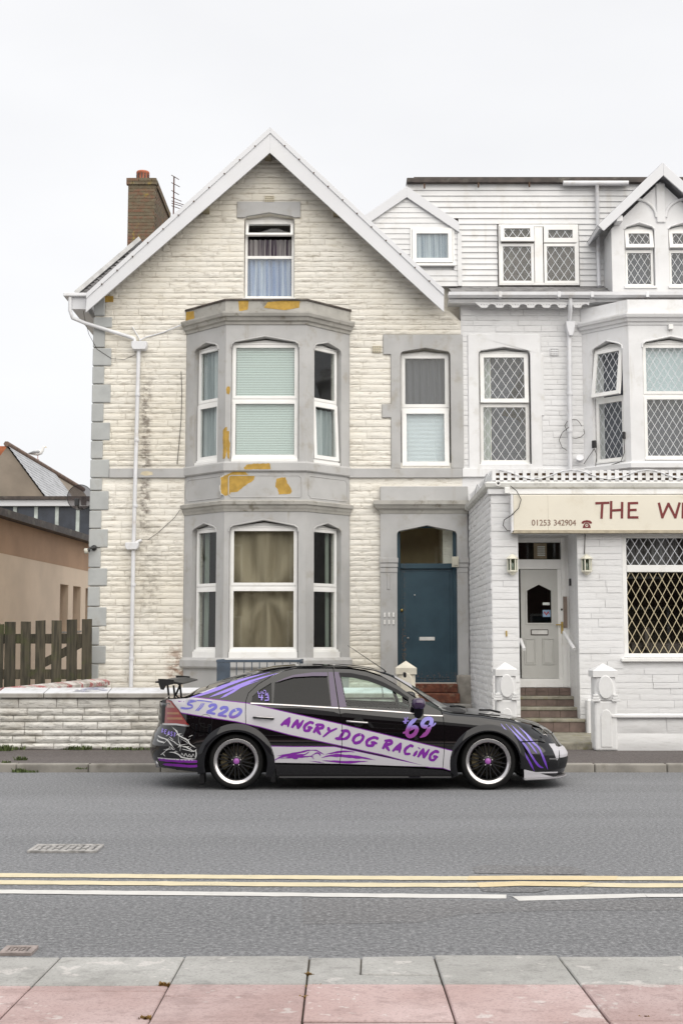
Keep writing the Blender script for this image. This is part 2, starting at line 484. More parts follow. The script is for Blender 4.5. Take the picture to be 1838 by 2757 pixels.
# ================================================================== SETTING
def tarmac(name, base, lite, dark, warm=0.0):
    n = NT(name)
    big = n.ss(n.noise(.35, 4, .55, stretch=(.5, 1.6, 1)), .32, .70)
    mid = n.noise(3.2, 5, .6); fine = n.noise(34, 8, .85); sp = n.vor(60)
    big2 = n.ss(n.noise(1.0, 5, .6, stretch=(.10, .9, 1)), .36, .66)
    c = n.mix(big, tuple(x * .86 for x in base), tuple(x * 1.10 for x in base))
    c = n.mix(n.math('MULTIPLY', big2, .75), c, tuple(x * .76 for x in base))
    oil = n.ss(n.noise(2.3, 3, .5, stretch=(1, 1, 1)), .68, .76); c = n.mix(n.math('MULTIPLY', oil, .45), c, tuple(x * .5 for x in base))
    c = n.mix(n.ss(mid, .35, .7, 0, .35), c, tuple(x * .82 for x in base))
    c = n.mix(n.ss(fine, .50, .62, 0, .8), c, lite)
    c = n.mix(n.ss(fine, .50, .38, 0, .8), c, dark)
    h = n.math('ADD', n.math('MULTIPLY', fine, .8), n.math('MULTIPLY', sp, .6))
    n.bsdf(c, .78, 0, n.bump(h, .55, .006), spec=.35); return n.m
ROAD = tarmac('asphalt', (.205, .210, .222), (.385, .39, .40), (.070, .072, .078))
ROADN = tarmac('newer_asphalt_strip', (.195, .199, .209), (.36, .363, .37), (.068, .069, .074))
PATCH = tarmac('asphalt_repair', (.186, .186, .192), (.345, .345, .35), (.066, .066, .07))
PAVE = tarmac('pavement_asphalt', (.115, .100, .096), (.20, .18, .175), (.05, .045, .042))
KERB = plain('kerb_concrete', (.26, .245, .22), .8, var=.2, vs_=3, bump=.5, bs=60, dirt=(.12, .105, .085), dirtamt=.65)
EARTH = plain('bare_ground', (.20, .18, .15), .9, var=.2, vs_=1, bump=.5, bs=20)
CONC = plain('yard_concrete', (.28, .27, .25), .85, var=.15, vs_=2, bump=.4, bs=30, dirt=(.15, .14, .11))

def sheet(name, poly, z, mat, thick=0.0):
    mb = MB()
    if thick: mb.prism(poly, 'z', z - thick, z)
    else: mb.add([(p[0], p[1], z) for p in poly], [tuple(range(len(poly)))])
    return mb.obj(name, mat)
KY = 15.97            # far kerb face
BWY = 18.12           # boundary wall face
KN = 6.275            # near kerb line
g = sheet('ground', [(-500, -300), (500, -300), (500, 700), (-500, 700)], -.06, EARTH); tag(g, kind='structure')
mb = MB()
nx, ny = 2, 2
r = sheet('road', [(-60, KN - .35), (60, KN - .35), (60, KY + .02), (-60, KY + .02)], 0.0, ROAD); tag(r, kind='structure')
# the parking strip this side of the white line is a different surfacing
def road_strip(name, ptsA, ptsB, z, mat, kind=None):
    n = len(ptsA); mb = MB()
    mb.add([(p.x, p.y, z) for p in ptsA] + [(p.x, p.y, z) for p in ptsB], [(i, i + 1, n + i + 1, n + i) for i in range(n - 1)])
    return mb.obj(name, mat)
strip = road_strip('road_strip', [Vector((-60, KN - .3, 0)), Vector((60, KN - .3, 0))], [Vector((-60, PG(919, 2414, 0).y, 0)), Vector((60, PG(919, 2414, 0).y - .12, 0))], .002, ROADN)
tag(strip, kind='structure')
for nm, poly in (('road_patch', [(812, 2418), (1110, 2423), (1420, 2428), (1838, 2422), (1838, 2452), (1500, 2452), (1250, 2462), (1120, 2486), (815, 2490)]),
                 ('road_patch', [(1268, 2338), (1300, 2330), (1540, 2334), (1575, 2345), (1570, 2356), (1280, 2352)]),
                 ('road_patch', [(1290, 2391), (1400, 2388), (1480, 2396), (1440, 2404), (1300, 2402)])):
    o = sheet(nm, [tuple(PG(u, v, 0))[:2] for u, v in poly], .0032, PATCH if nm == 'road_patch' else ROADN); tag(o, kind='structure')

# painted lines
def paintmat(name, col, wear, under):
    n = NT(name)
    a = n.math('ADD', n.math('MULTIPLY', n.noise(60, 4, .7), .6), n.math('MULTIPLY', n.noise(4, 4), .5))
    w = n.ss(a, wear, wear + .10)
    c = n.mix(n.ss(n.noise(7, 5), .35, .7, 0, .4), col, tuple(x * .72 for x in col))
    c = n.mix(w, c, under)
    n.bsdf(c, .65, 0, n.bump(n.noise(120, 3), .35, .003)); return n.m
YEL = paintmat('worn_yellow_road_paint', (.70, .62, .43), .64, (.34, .31, .26))
YEL2 = paintmat('fresh_yellow_road_paint', (.70, .58, .36), .64, (.34, .29, .22))
WHT = paintmat('worn_white_road_paint', (.66, .65, .63), .66, (.32, .32, .32))
def rag(L):
    q = random.Random(len(L) + int(L[0].y * 100)); res = []
    for a, b in zip(L[:-1], L[1:]):
        k = max(1, int((b - a).length / .09))
        for j in range(k): p = a.lerp(b, j / k); res.append(Vector((p.x, p.y + q.uniform(-.007, .007), 0)))
    res.append(L[-1].copy()); return res
def line(name, top, bot, mat, z=.0045, label=None):
    A = [PG(u, v, 0) for u, v in top]; B = [PG(u, v, 0) for u, v in bot]
    A, B = rag(A), rag(B)
    A[0].x -= 12; B[0].x -= 12
    if top[-1][0] >= 1838: A[-1].x += 12; B[-1].x += 12
    n_ = min(len(A), len(B)); o = road_strip(name, A[:n_ - 1] + A[-1:], B[:n_ - 1] + B[-1:], z, mat); tag(o, kind='structure'); return o
def pl(us, vs, d): return list(zip(us, vs)), [(u, v + d) for u, v in zip(us, vs)]
U1 = [0, 300, 700, 1000, 1270, 1400, 1530, 1660, 1838]
line('yellow_line', *pl(U1, [2352.5, 2354.5, 2357.5, 2359.5, 2361, 2360, 2360.5, 2361, 2361.5], 10.5), YEL)
line('yellow_line', *pl(U1, [2371.5, 2373.5, 2376.5, 2378.5, 2379, 2375.5, 2377, 2379.5, 2380.5], 11), YEL)
o = road_strip('yellow_line', [PG(u, v, 0) for u, v in ((1262, 2360.7), (1400, 2359.7), (1530, 2360.2), (1662, 2360.7))], [PG(u, v, 0) for u, v in ((1256, 2372), (1400, 2371), (1530, 2371.5), (1656, 2372))], .006, YEL2); tag(o, kind='structure')
o = road_strip('yellow_line', [PG(u, v, 0) for u, v in ((1282, 2378.3), (1400, 2375), (1530, 2376.6), (1600, 2378))], [PG(u, v, 0) for u, v in ((1290, 2391), (1400, 2387), (1530, 2388.5), (1560, 2389.5))], .006, YEL2); tag(o, kind='structure')
line('white_line', *pl([0, 250, 620, 990, 1362], [2397, 2399.5, 2403, 2407, 2410.5], 10.5), WHT)
o = road_strip('white_line', [PG(u, v, 0) for u, v in ((1378, 2415), (1500, 2412), (1732, 2407.5))], [PG(u, v, 0) for u, v in ((1396, 2427), (1500, 2424.5), (1740, 2417))], .0045, WHT); tag(o, kind='structure')
o = road_strip('white_line', [PG(1732, 2408, 0), PG(1838, 2408.5, 0) + Vector((12, 0, 0))], [PG(1742, 2417, 0), PG(1838, 2417.5, 0) + Vector((12, 0, 0))], .0047, WHT); tag(o, kind='structure')

# covers let into the road
IRON = plain('worn_cast_iron', (.36, .35, .34), .6, .1, var=.35, vs_=20, bump=.6, bs=60)
IRONP = plain('pinkish_worn_cover', (.30, .255, .24), .7, 0, var=.2, vs_=15, bump=.6, bs=60)
def cover(name, quad, label, mat, bars, z=.02, rim=CONC):
    c = [PG(u, v, 0) for u, v in quad]
    x0, x1 = min(p.x for p in c), max(p.x for p in c); y0, y1 = min(p.y for p in c), max(p.y for p in c)
    t = thing(name, ((x0 + x1) / 2, (y0 + y1) / 2, 0), label, 'drain cover')
    m = MB(); fw = .03
    m.box(x0, x1, y0, y0 + fw, .0, z); m.box(x0, x1, y1 - fw, y1, .0, z); m.box(x0, x0 + fw, y0 + fw, y1 - fw, 0, z); m.box(x1 - fw, x1, y0 + fw, y1 - fw, 0, z)
    m.obj('frame', mat, t, bevel=.003)
    m = MB(); m.box(x0 + fw, x1 - fw, y0 + fw, y1 - fw, 0, .009); m.obj('tray', PATCH, t)
    nb = bars
    for i in range(nb):
        a = x0 + fw + .006 + (x1 - x0 - 2 * fw - .012) * i / nb; b = a + (x1 - x0 - 2 * fw - .012) / nb * .68
        for j in range(3):
            c0 = y0 + fw + .006 + (y1 - y0 - 2 * fw - .012) * j / 3; c1 = c0 + (y1 - y0 - 2 * fw - .012) / 3 * .8
            m = MB(); m.box(a, b, c0, c1, .006, z - .003 - .002 * ((i + j) % 2)); m.obj('raised_stud', mat, t)
cover('road_cover', [(100, 2279), (268, 2279), (260, 2297), (108, 2297)], 'rectangular iron cover in the road beyond the double yellow lines', IRON, 9)
cover('gully_cover', [(18, 2555), (100, 2555), (85, 2575), (15, 2575)], 'small pinkish iron cover at the edge of the near paving', IRONP, 5)

# far pavement and kerb (the kerb curves away at the alley on the left)
XC = -4.05
pv = sheet('pavement', [(XC - .3, KY + .14), (60, KY + .14), (60, 25), (-60, 25), (-60, 19.5), (-6.6, 18.0), (-5.4, 16.45)], .10, PAVE, .2); tag(pv, kind='structure')
kb = MB(); kb.box(-.2, -.1, KY + .03, KY + .12, -.05, .05); kroot = kb.obj('kerb', KERB); tag(kroot, kind='structure')
def kstone(p, q, nrm, w=.13, h=.105):
    m = MB(); d = (q - p); d2 = d.normalized() * .004
    a, b = p + d2, q - d2
    m.prism([(a.x, a.y), (b.x, b.y), (b.x + nrm.x * w, b.y + nrm.y * w), (a.x + nrm.x * w, a.y + nrm.y * w)], 'z', -.08, h + R.uniform(-.004, .004))
    m.obj('kerb_stone', KERB, kroot, bevel=.018, seg=2)
x = XC
while x < 12:
    kstone(Vector((x, KY)), Vector((x + .9, KY)), Vector((0, 1))); x += .9
arc = [Vector((XC, KY)), Vector((-4.55, KY + .06)), Vector((-5.05, KY + .22)), Vector((-5.5, KY + .48)), Vector((-6.7, 17.9)), Vector((-8.2, 18.8))]
for p, q in zip(arc[:-1], arc[1:]):
    d = (q - p).normalized(); kstone(q, p, Vector((d.y, -d.x)) if False else Vector((-d.y, d.x)) * -1)
yd = sheet('front_yard', [(-4.7, 18.4), (2.3, 18.4), (2.3, 23.9), (-4.75, 23.9)], .42, CONC); tag(yd, kind='structure')

# near pavement: grey kerb row, then red slabs, falling 2.5% towards the road
SLABG = plain('grey_concrete_slab', (.36, .36, .33), .85, var=.12, vs_=2.2, bump=.8, bs=90, dirt=(.22, .21, .19), dirtamt=.6, dscale=3)
def slabmat(name, a, b):
    n = NT(name)
    c = n.mix(n.ss(n.noise(1.6, 5), .3, .7), a, b)
    c = n.mix(n.ss(n.noise(9, 6, .7), .52, .68, 0, .45), c, tuple(x * .62 for x in a))
    wh = n.math('MAXIMUM', n.ss(n.noise(5.5, 3, .5), .63, .67), n.math('MULTIPLY', n.ss(n.noise(26, 2, .4), .66, .70), n.ss(n.noise(2.2, 3), .48, .6))); c = n.mix(n.math('MULTIPLY', wh, .6), c, (.64, .61, .59))
    c = n.mix(n.ss(n.noise(3.4, 6, .7), .50, .66, 0, .4), c, tuple(x * .55 for x in a))
    sp = n.ss(n.noise(70, 6, .85), .50, .62, 0, .55); c = n.mix(sp, c, tuple(x * .55 for x in a))
    r = n.math('MULTIPLY_ADD', n.rand(), .16, .90); c = n.mix(1.0, c, n_rgb(n, r), 'MULTIPLY')
    n.bsdf(c, .85, 0, n.bump(n.math('ADD', n.noise(160, 3), n.noise(12, 4)), .5, .004), spec=.3); return n.m
SLABG = slabmat('grey_concrete_slab', (.36, .355, .34), (.47, .465, .45))
SLABR = slabmat('red_concrete_slab', (.45, .325, .31), (.55, .43, .42))
JOINT = plain('dirty_joint_sand', (.075, .06, .042), .95, var=.3, vs_=12, bump=.5, bs=60)
pn = MB(); SL = .025
pn.add([(-20, KN + .01, -.1), (20, KN + .01, -.1), (20, KN + .01, .082), (-20, KN + .01, .082), (-20, -8, .082 + SL * (KN + 8)), (20, -8, .082 + SL * (KN + 8))], [(0, 1, 2, 3), (3, 2, 5, 4)])
pnear = pn.obj('near_pavement', JOINT); tag(pnear, kind='structure')
def slab(poly, mat, dz=0.0):
    m = MB(); n = len(poly); cx = sum(p[0] for p in poly) / n; cy = sum(p[1] for p in poly) / n
    tx, ty = R.uniform(-.004, .004), R.uniform(-.003, .003)
    zt = lambda p: .10 + SL * (KN - p[1]) + dz + tx * (p[0] - cx) + ty * (p[1] - cy)
    m.add([(p[0], p[1], zt(p)) for p in poly] + [(p[0], p[1], zt(p) - .06) for p in poly],
          [tuple(range(n)), tuple(range(2 * n - 1, n - 1, -1))] + [(i, i + n, (i + 1) % n + n, (i + 1) % n) for i in range(n)])
    m.obj('paving_slab', mat, pnear, bevel=.005)
J = .004; Yb = 5.707
for k in range(-9, 10):
    xa, xb = -.154 + .598 * k + J, -.154 + .598 * (k + 1) - J
    off = R.uniform(-.012, .012); yk = KN + R.uniform(-.012, .012); y1 = Yb + J
    dz = R.uniform(-.004, .004)
    if k == 0:      # the cracked one
        ys = 5.90; xm = xa + .245
        slab([(xa, y1), (xb, y1 + .002), (xb, ys - .02), (xa, ys + .01)], SLABG, -.002)
        slab([(xa, ys + .022), (xm - .012, ys + .012), (xm - .002, yk - .02), (xa, yk - .01)], SLABG, -.006)
        slab([(xm - .006, ys + .011), (xb, ys - .008), (xb, yk), (xm + .004, yk - .02)], SLABG, .0)
    elif k == 2:
        slab([(xa, y1), (xb, y1), (xb, yk), (xa + .33, yk - .045), (xa + .30, yk - .06), (xa, yk - .20)], SLABG, .002)
        slab([(xa, yk - .192), (xa + .296, yk - .052), (xa + .325, yk - .038), (xb, yk + .008), (xa, yk + .008)], SLABG, -.003)
    else:
        slab([(xa, y1), (xb, y1), (xb, yk), (xa, yk + R.uniform(-.01, .01))], SLABG, dz)
    y0, y2 = Yb - .598 + J, Yb - J
    if k in (-1, -2, -3):
        yc = y2 - (.20 if k == -1 else .10 if k == -2 else .06)
        slab([(xa, yc), (xb, yc + .005), (xb, y2), (xa, y2)], SLABR, dz)
        slab([(xa, y0), (xb, y0), (xb, yc - .002), (xa, yc - .006)], SLABR, dz)
    else:
        slab([(xa, y0), (xb, y0), (xb, y2), (xa, y2)], SLABR, dz)
    for j in range(1, 4):
        slab([(xa, y0 - .598 * j), (xb, y0 - .598 * j), (xb, y2 - .598 * j), (xa, y2 - .598 * j)], SLABR, R.uniform(-.004, .004))
# ================================================================== GABLED HOUSE
YF, YB, YG = 23.7, 22.93, 23.24
XL, XR = -4.73, 2.28
house = thing('gabled_house', (-1.2, YF, .42), 'cream painted stone house with grey bay and steep white gable', 'house')
RV = stone_variants('rough_stone', 5, 3, .008, .008, 16, 3, .005)
RVs = stone_variants('dressed_stone', 4, 2, .009, .006, 10, 5, .002)
hwin = [PR(657, 792.6, 585, 803.5, YF), PR(1077.6, 1212, 949, 1246, YF)]
ap = P(727.7, 342.4, YG); la = P(233.6, 790, YG); ra = P(1194.5, 779, YG)
ZEV = PZ(835, YF)
slL = (ap.z - la.z) / (ap.x - la.x); slR = (ap.z - ra.z) / (ra.x - ap.x)
def gz(x, d=.16): return (ap.z - d - (ap.x - x) * slL) if x < ap.x else (ap.z - d - (x - ap.x) * slR)
aw = (hwin[0][0], hwin[0][1], hwin[0][2], PZ(575, YF))
sw = (hwin[1][0], hwin[1][1], hwin[1][2], PZ(938, YF))
dx0, dx1, dz0, dz1 = PR(1069, 1231, 1414, 1838, YF)
bayL, bayR = PX(499, 1200, YF), PX(941, 1200, YF)
hole = lambda q, sp: headpoly(q[0], q[1], q[2], sp, q[3])
holes = [hole(aw, PZ(585, YF)), hole(sw, PZ(949, YF)), hole((dx0, dx1, dz0, dz1), PZ(1430, YF)),
         [(bayL + .35, .6), (bayR - .35, .6), (bayR - .35, PZ(880, YF)), (bayL + .35, PZ(880, YF))]]
outl = [(XL + .02, .2), (XR, .2), (XR, gz(XR)), (ap.x, ap.z - .16), (XL + .02, gz(XL + .02))]
m = MB(); m.plate(outl, holes, YF, YF + .30); wall = m.obj('wall', CREAM, house)
# side return and back so that nothing shows through
m = MB(); m.box(XL + .02, XL + .3, YF + .30, 33, .2, gz(XL + .02)); m.box(XR - .2, XR, YF + .3, 33, .2, gz(XR)); m.box(XL + .3, XR - .2, 32.7, 33, .2, gz(XL)); m.obj('side_wall', CREAM, house)
rr = random.Random(11)
# openings that interrupt the coursing
lint = PR(638.8, 809, 544, 587, YF)
surr = PR(1036, 1247, 902, 1285, YF)
strg = (PZ(1287, YF), PZ(1262, YF))
sur_d = PR(1023.9, 1262, 1309, 1870, YF)
opens = [(aw[0], aw[1], aw[2], aw[3]), lint, (bayL, bayR, .2, PZ(822, YF)), (PX(1052, 1100, YF), XR + .1, PZ(1262, YF), PZ(902, YF)),
         (XL, XR, strg[0], strg[1]), (sur_d[0], XR, .2, sur_d[3]), (PX(1031, 950, YF), XR + .1, PZ(955, YF), PZ(902, YF)), (PX(1028, 1100, YF), PX(1060, 1100, YF), PZ(1125, YF), PZ(1089, YF)),
         (PX(1005, 1360, YF), XR, PZ(1383, YF), PZ(1349, YF))]
def span(a, b):
    if b > ZEV - .2:
        l = ap.x - (ap.z - .20 - b) / slL; r_ = ap.x + (ap.z - .20 - b) / slR
        l, r_ = max(l, XL + .22), min(r_, XR)
        return (l, r_) if r_ - l > .25 else None
    return (XL + .20, XR)
rects = lay(.42, ap.z - .45, span, opens, rr, hmin=.085, hmax=.135, wmin=.24, wmax=.56)
set_stones(rects, Fr(0, YF - .018), RV, CREAM, wall, rr, limit=300)

# quoins
qb = [145, 205, 308, 405, 500, 600, 700, 798, 895, 995, 1062, 1165, 1262, 1363, 1468, 1565, 1673, 1778, 1877, 1975, 2075]
for i, (a, b) in enumerate(zip(qb[:-1], qb[1:])):
    z1, z0 = PZ(780 + a * .5102, YF), PZ(780 + b * .5102, YF)
    wdt = .345 if i % 2 == 0 else .215
    m = MB(); m.box(XL - .012, XL + wdt, YF - .045, YF + (.2 if i % 2 == 0 else .33), z0 + .009, z1 - .009)
    m.obj('quoin', GREYQ, house, bevel=.016, seg=2)
m = MB(); m.box(XL, XL + .2, YF - .045, YF + .2, PZ(780 + 145 * .5102, YF) + .02, PZ(800, YF)); m.obj('quoin', GREYQ, house, bevel=.016)
m = MB(); m.box(XL + .1, XL + .36, YF - .03, YF + .2, PZ(814, YF), PZ(798, YF)); m.obj('timber_end', OCHRE, house)

# string course
for a, b in ((XL + .35, bayL + .02), (bayR - .02, XR)):
    m = MB(); m.box(a, b, YF - .055, YF + .1, strg[0], strg[1]); m.obj('string_course', GREY, house, bevel=.008)
m = MB(); zz = PR(378, 412, 1268, 1281, YF - .057)
m.prism([(zz[0], zz[2] + .03), (zz[0] + .10, zz[2]), (zz[1], zz[2] + .02), (zz[1] - .01, zz[3] - .02), (zz[0] + .12, zz[3]), (zz[0] + .03, zz[3] - .015)], 'y', YF - .0575, YF - .05)
m.obj('peeled_patch', plain('pale_bare_stone', (.62, .55, .40), .8, var=.2, bump=.5), house)

# ---- attic window
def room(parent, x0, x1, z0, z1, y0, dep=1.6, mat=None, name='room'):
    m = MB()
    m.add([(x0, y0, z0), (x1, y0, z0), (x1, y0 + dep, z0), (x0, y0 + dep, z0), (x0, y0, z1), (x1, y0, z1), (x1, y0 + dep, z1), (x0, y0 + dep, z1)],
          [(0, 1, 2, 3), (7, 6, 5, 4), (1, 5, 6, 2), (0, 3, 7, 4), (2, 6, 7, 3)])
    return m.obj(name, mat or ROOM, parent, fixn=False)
def drape(name, x0, x1, z0, z1, y, mat, label, cat='curtain', folds=9, amp=.03, fr=None, group=None, sag=None, seed=1):
    q = random.Random(seed); nx, nz = 48, 10; fr = fr or W0
    ph = [q.uniform(0, 6) for _ in range(4)]
    vs = []; fs = []
    for j in range(nz + 1):
        for i in range(nx + 1):
            t = i / nx; zt = j / nz
            w = amp * (math.sin(t * folds * 6.28 + ph[0] + .5 * math.sin(zt * 3 + ph[1])) + .5 * math.sin(t * folds * 11.3 + ph[2]))
            x = x0 + (x1 - x0) * t
            if sag: x += sag * math.sin(t * 9 + ph[3]) * (1 - zt)
            vs.append((x, y + w, z0 + (z1 - z0) * zt))
    for j in range(nz):
        for i in range(nx): fs.append((j * (nx + 1) + i, j * (nx + 1) + i + 1, (j + 1) * (nx + 1) + i + 1, (j + 1) * (nx + 1) + i))
    m = MB(); m.add(vs, fs, True); o = m.obj(name, mat, None, fr, fixn=False); tag(o, label, cat, group); return o
ya = YF + .13
fx0, fx1 = aw[0] + .01, aw[1] - .01
fz0 = aw[2] + .01
m = MB(); zs_ = PZ(592, ya)
frame_rect(m, fx0, fx1, fz0, zs_, .05, ya, ya + .07, wb=.07)
m.box(fx0 + .05, fx1 - .05, ya, ya + .07, PZ(697, ya), PZ(689, ya))
m.prism([(fx0, zs_), (fx1, zs_), (fx1, zs_ + .03), ((fx0 + fx1) / 2, PZ(578, ya)), (fx0, zs_ + .03)], 'y', ya + .03, ya + .06)
w_ = m.obj('window_frame', UPVC, house, bevel=.004)
m = MB(); m.box(fx0 + .045, fx1 - .045, ya + .03, ya + .036, fz0 + .065, PZ(695, ya)); m.obj('pane', GLASS, w_)
sash(house, W0, fx0 + .02, fx1 - .02, PZ(642, ya), PZ(598, ya), .05, ya - .012, tilt=.42)
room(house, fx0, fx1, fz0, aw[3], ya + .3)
m = MB(); m.box(aw[0] - .02, aw[1] + .02, YF - .05, ya, aw[2] - .045, aw[2] - .002); m.obj('window_sill', UPVC, house, bevel=.005)
CURB = curtain_mat('blue_white_curtain', (.22, .30, .52), .2, 1, (.58, .65, .76), 14)
drape('curtain', fx0 + .03, fx1 - .03, fz0 + .05, PZ(691, ya), ya + .10, CURB, 'blue and white curtain in the lower half of the attic window', folds=6, amp=.025)
CURD = curtain_mat('dark_striped_curtain', (.07, .05, .08), .2, 1, (.42, .40, .40), 22)
drape('curtain', fx0 + .03, fx1 - .03, PZ(693, ya), PZ(640, ya), ya + .14, CURD, 'dark striped curtain behind the upper half of the attic window', folds=9, amp=.02, seed=4)
# lintel with a cambered underside
m = MB(); lx0, lx1, lz0, lz1 = lint; lxm = (aw[0] + aw[1]) / 2
m.prism([(lx0, lz0), (aw[0] + .01, lz0), (aw[0] + .05, PZ(584, YF)), (lxm, PZ(574, YF)), (aw[1] - .05, PZ(584, YF)), (aw[1] - .01, lz0), (lx1, lz0), (lx1, lz1), (lx0, lz1)], 'y', YF - .04, YF + .12)
m.obj('lintel', GREY, house, bevel=.006)
VENT = plain('pale_air_brick', (.62, .57, .45), .8, var=.1, bump=.4)
def airbrick(u0, u1, v0, v1, parent, yy, mat=VENT, nx=5, nz=3):
    x0, x1, z0, z1 = PR(u0, u1, v0, v1, yy); hs = []
    for i in range(nx):
        for j in range(nz):
            cx = x0 + (x1 - x0) * (i + .5) / nx; cz = z0 + (z1 - z0) * (j + .5) / nz; a, b = (x1 - x0) / nx * .26, (z1 - z0) / nz * .28
            hs.append([(cx - a, cz - b), (cx + a, cz - b), (cx + a, cz + b), (cx - a, cz + b)])
    m = MB(); m.plate([(x0, z0), (x1, z0), (x1, z1), (x0, z1)], hs, yy - .022, yy + .02); o = m.obj('air_brick', mat, parent)
    m = MB(); m.box(x0 + .01, x1 - .01, yy + .012, yy + .03, z0 + .01, z1 - .01); m.obj('vent_backing', DARKW, o)
airbrick(713, 738, 528, 544, house, YF - .03)
airbrick(1002, 1026, 932, 949, house, YF - .03)

# ---- first floor single window with block surround
x0, x1, z0, z1 = sw; zs_ = PZ(949, YF); zt = PZ(902, YF); zb_ = PZ(1262, YF)
xi0, xi1 = PX(1052, 1100, YF), PX(1246, 1100, YF)
m = MB(); m.plate([(xi0, zb_), (xi1, zb_), (xi1, zt), (PX(1031, 930, YF), zt), (PX(1031, 930, YF), PZ(955, YF)), (xi0, PZ(955, YF)), (xi0, PZ(1089, YF)), (PX(1028, 1100, YF), PZ(1089, YF)), (PX(1028, 1100, YF), PZ(1125, YF)), (xi0, PZ(1125, YF))],
                  [headpoly(x0, x1, zb_ + .01, zs_, z1)], YF - .045, YF + .1)
m.obj('window_surround', GREY, house, bevel=.008)
yw = YF + .10
def std_window(parent, fr, x0, x1, z0, zs, zp, y, tz0, tz1, w=.075, upper='fixed', lower='fixed', tilt=.0, leads=None, sill=.05, gm=None):
    """a two-light window in an opening with a pointed head"""
    m = MB(); xm = (x0 + x1) / 2
    frame_rect(m, x0, x1, z0, zs, .035, y, y + .08, wb=.03, wt=.03)
    m.box(x0 + .035, x1 - .035, y, y + .08, tz0, tz1)
    m.prism([(x0 + .01, zs), (x1 - .01, zs), (x1 - .03, zs + .02), (xm, zp - .015), (x0 + .03, zs + .02)], 'y', y + .03, y + .07)
    m.prism([(x0 + .005, zs - .012), (x1 - .005, zs - .012), (x1 - .005, zs + .014), (x0 + .005, zs + .014)], 'y', y - .015, y + .029)
    wf = m.obj('window_frame', UPVC, parent, fr, bevel=.004)
    sash(parent, fr, x0 + .02, x1 - .02, tz1 - .01, zs - .018, w * .75 if upper == 'fixed' else w, y - (.012 if upper == 'fixed' else .03), lead=leads, tilt=tilt if upper == 'open' else 0, gm=gm)
    sash(parent, fr, x0 + .02, x1 - .02, z0 + sill * .4, tz0 + .01, w * .75 if lower == 'fixed' else w, y - (.012 if lower == 'fixed' else .03), lead=leads, tilt=tilt if lower == 'open' else 0, gm=gm)
    if sill:
        m = MB(); m.box(x0 + .005, x1 - .005, y - .05, y + .02, z0 - .012, z0 + .028); m.obj('window_sill', UPVC, parent, fr, bevel=.006)
std_window(house, W0, x0 + .01, x1 - .01, zb_ + .03, zs_ - .015, z1 - .01, yw, PZ(1104, yw), PZ(1096, yw), lower='open', tilt=.075, w=.085)
room(house, x0, x1, zb_, z1, yw + .35)
SHEER = curtain_mat('grey_blind', (.105, .11, .13), .2)
drape('curtain', x0 + .06, x1 - .06, PZ(1100, yw), zs_ - .02, yw + .13, SHEER, 'dark grey curtain in the upper pane beside the party wall', folds=7, amp=.022, seed=6)
SHEER2 = curtain_mat('pale_blind', (.86, .93, .98), .2)
def venetian(name, x0, x1, z0, z1, y, n, mat, label, fr=None, group=None, tiltv=.35, droop=None):
    m = MB(); h = (z1 - z0) / n
    for i in range(n):
        z = z0 + (i + .5) * h; a = h * .495
        m.add([(x0, y - .008, z - a), (x1, y - .008, z - a + (droop or 0) * (1 - i / n)), (x1, y + .012, z + a + (droop or 0) * (1 - i / n)), (x0, y + .012, z + a)], [(0, 1, 2, 3)])
    o = m.obj(name, mat, None, fr, fixn=False); tag(o, label, 'blind', group); return o
venetian('venetian_blind', x0 + .09, x1 - .09, zb_ + .10, PZ(1108, yw), yw + .06, 40, SHEER2, 'pale slatted blind in the tilted lower sash beside the party wall')

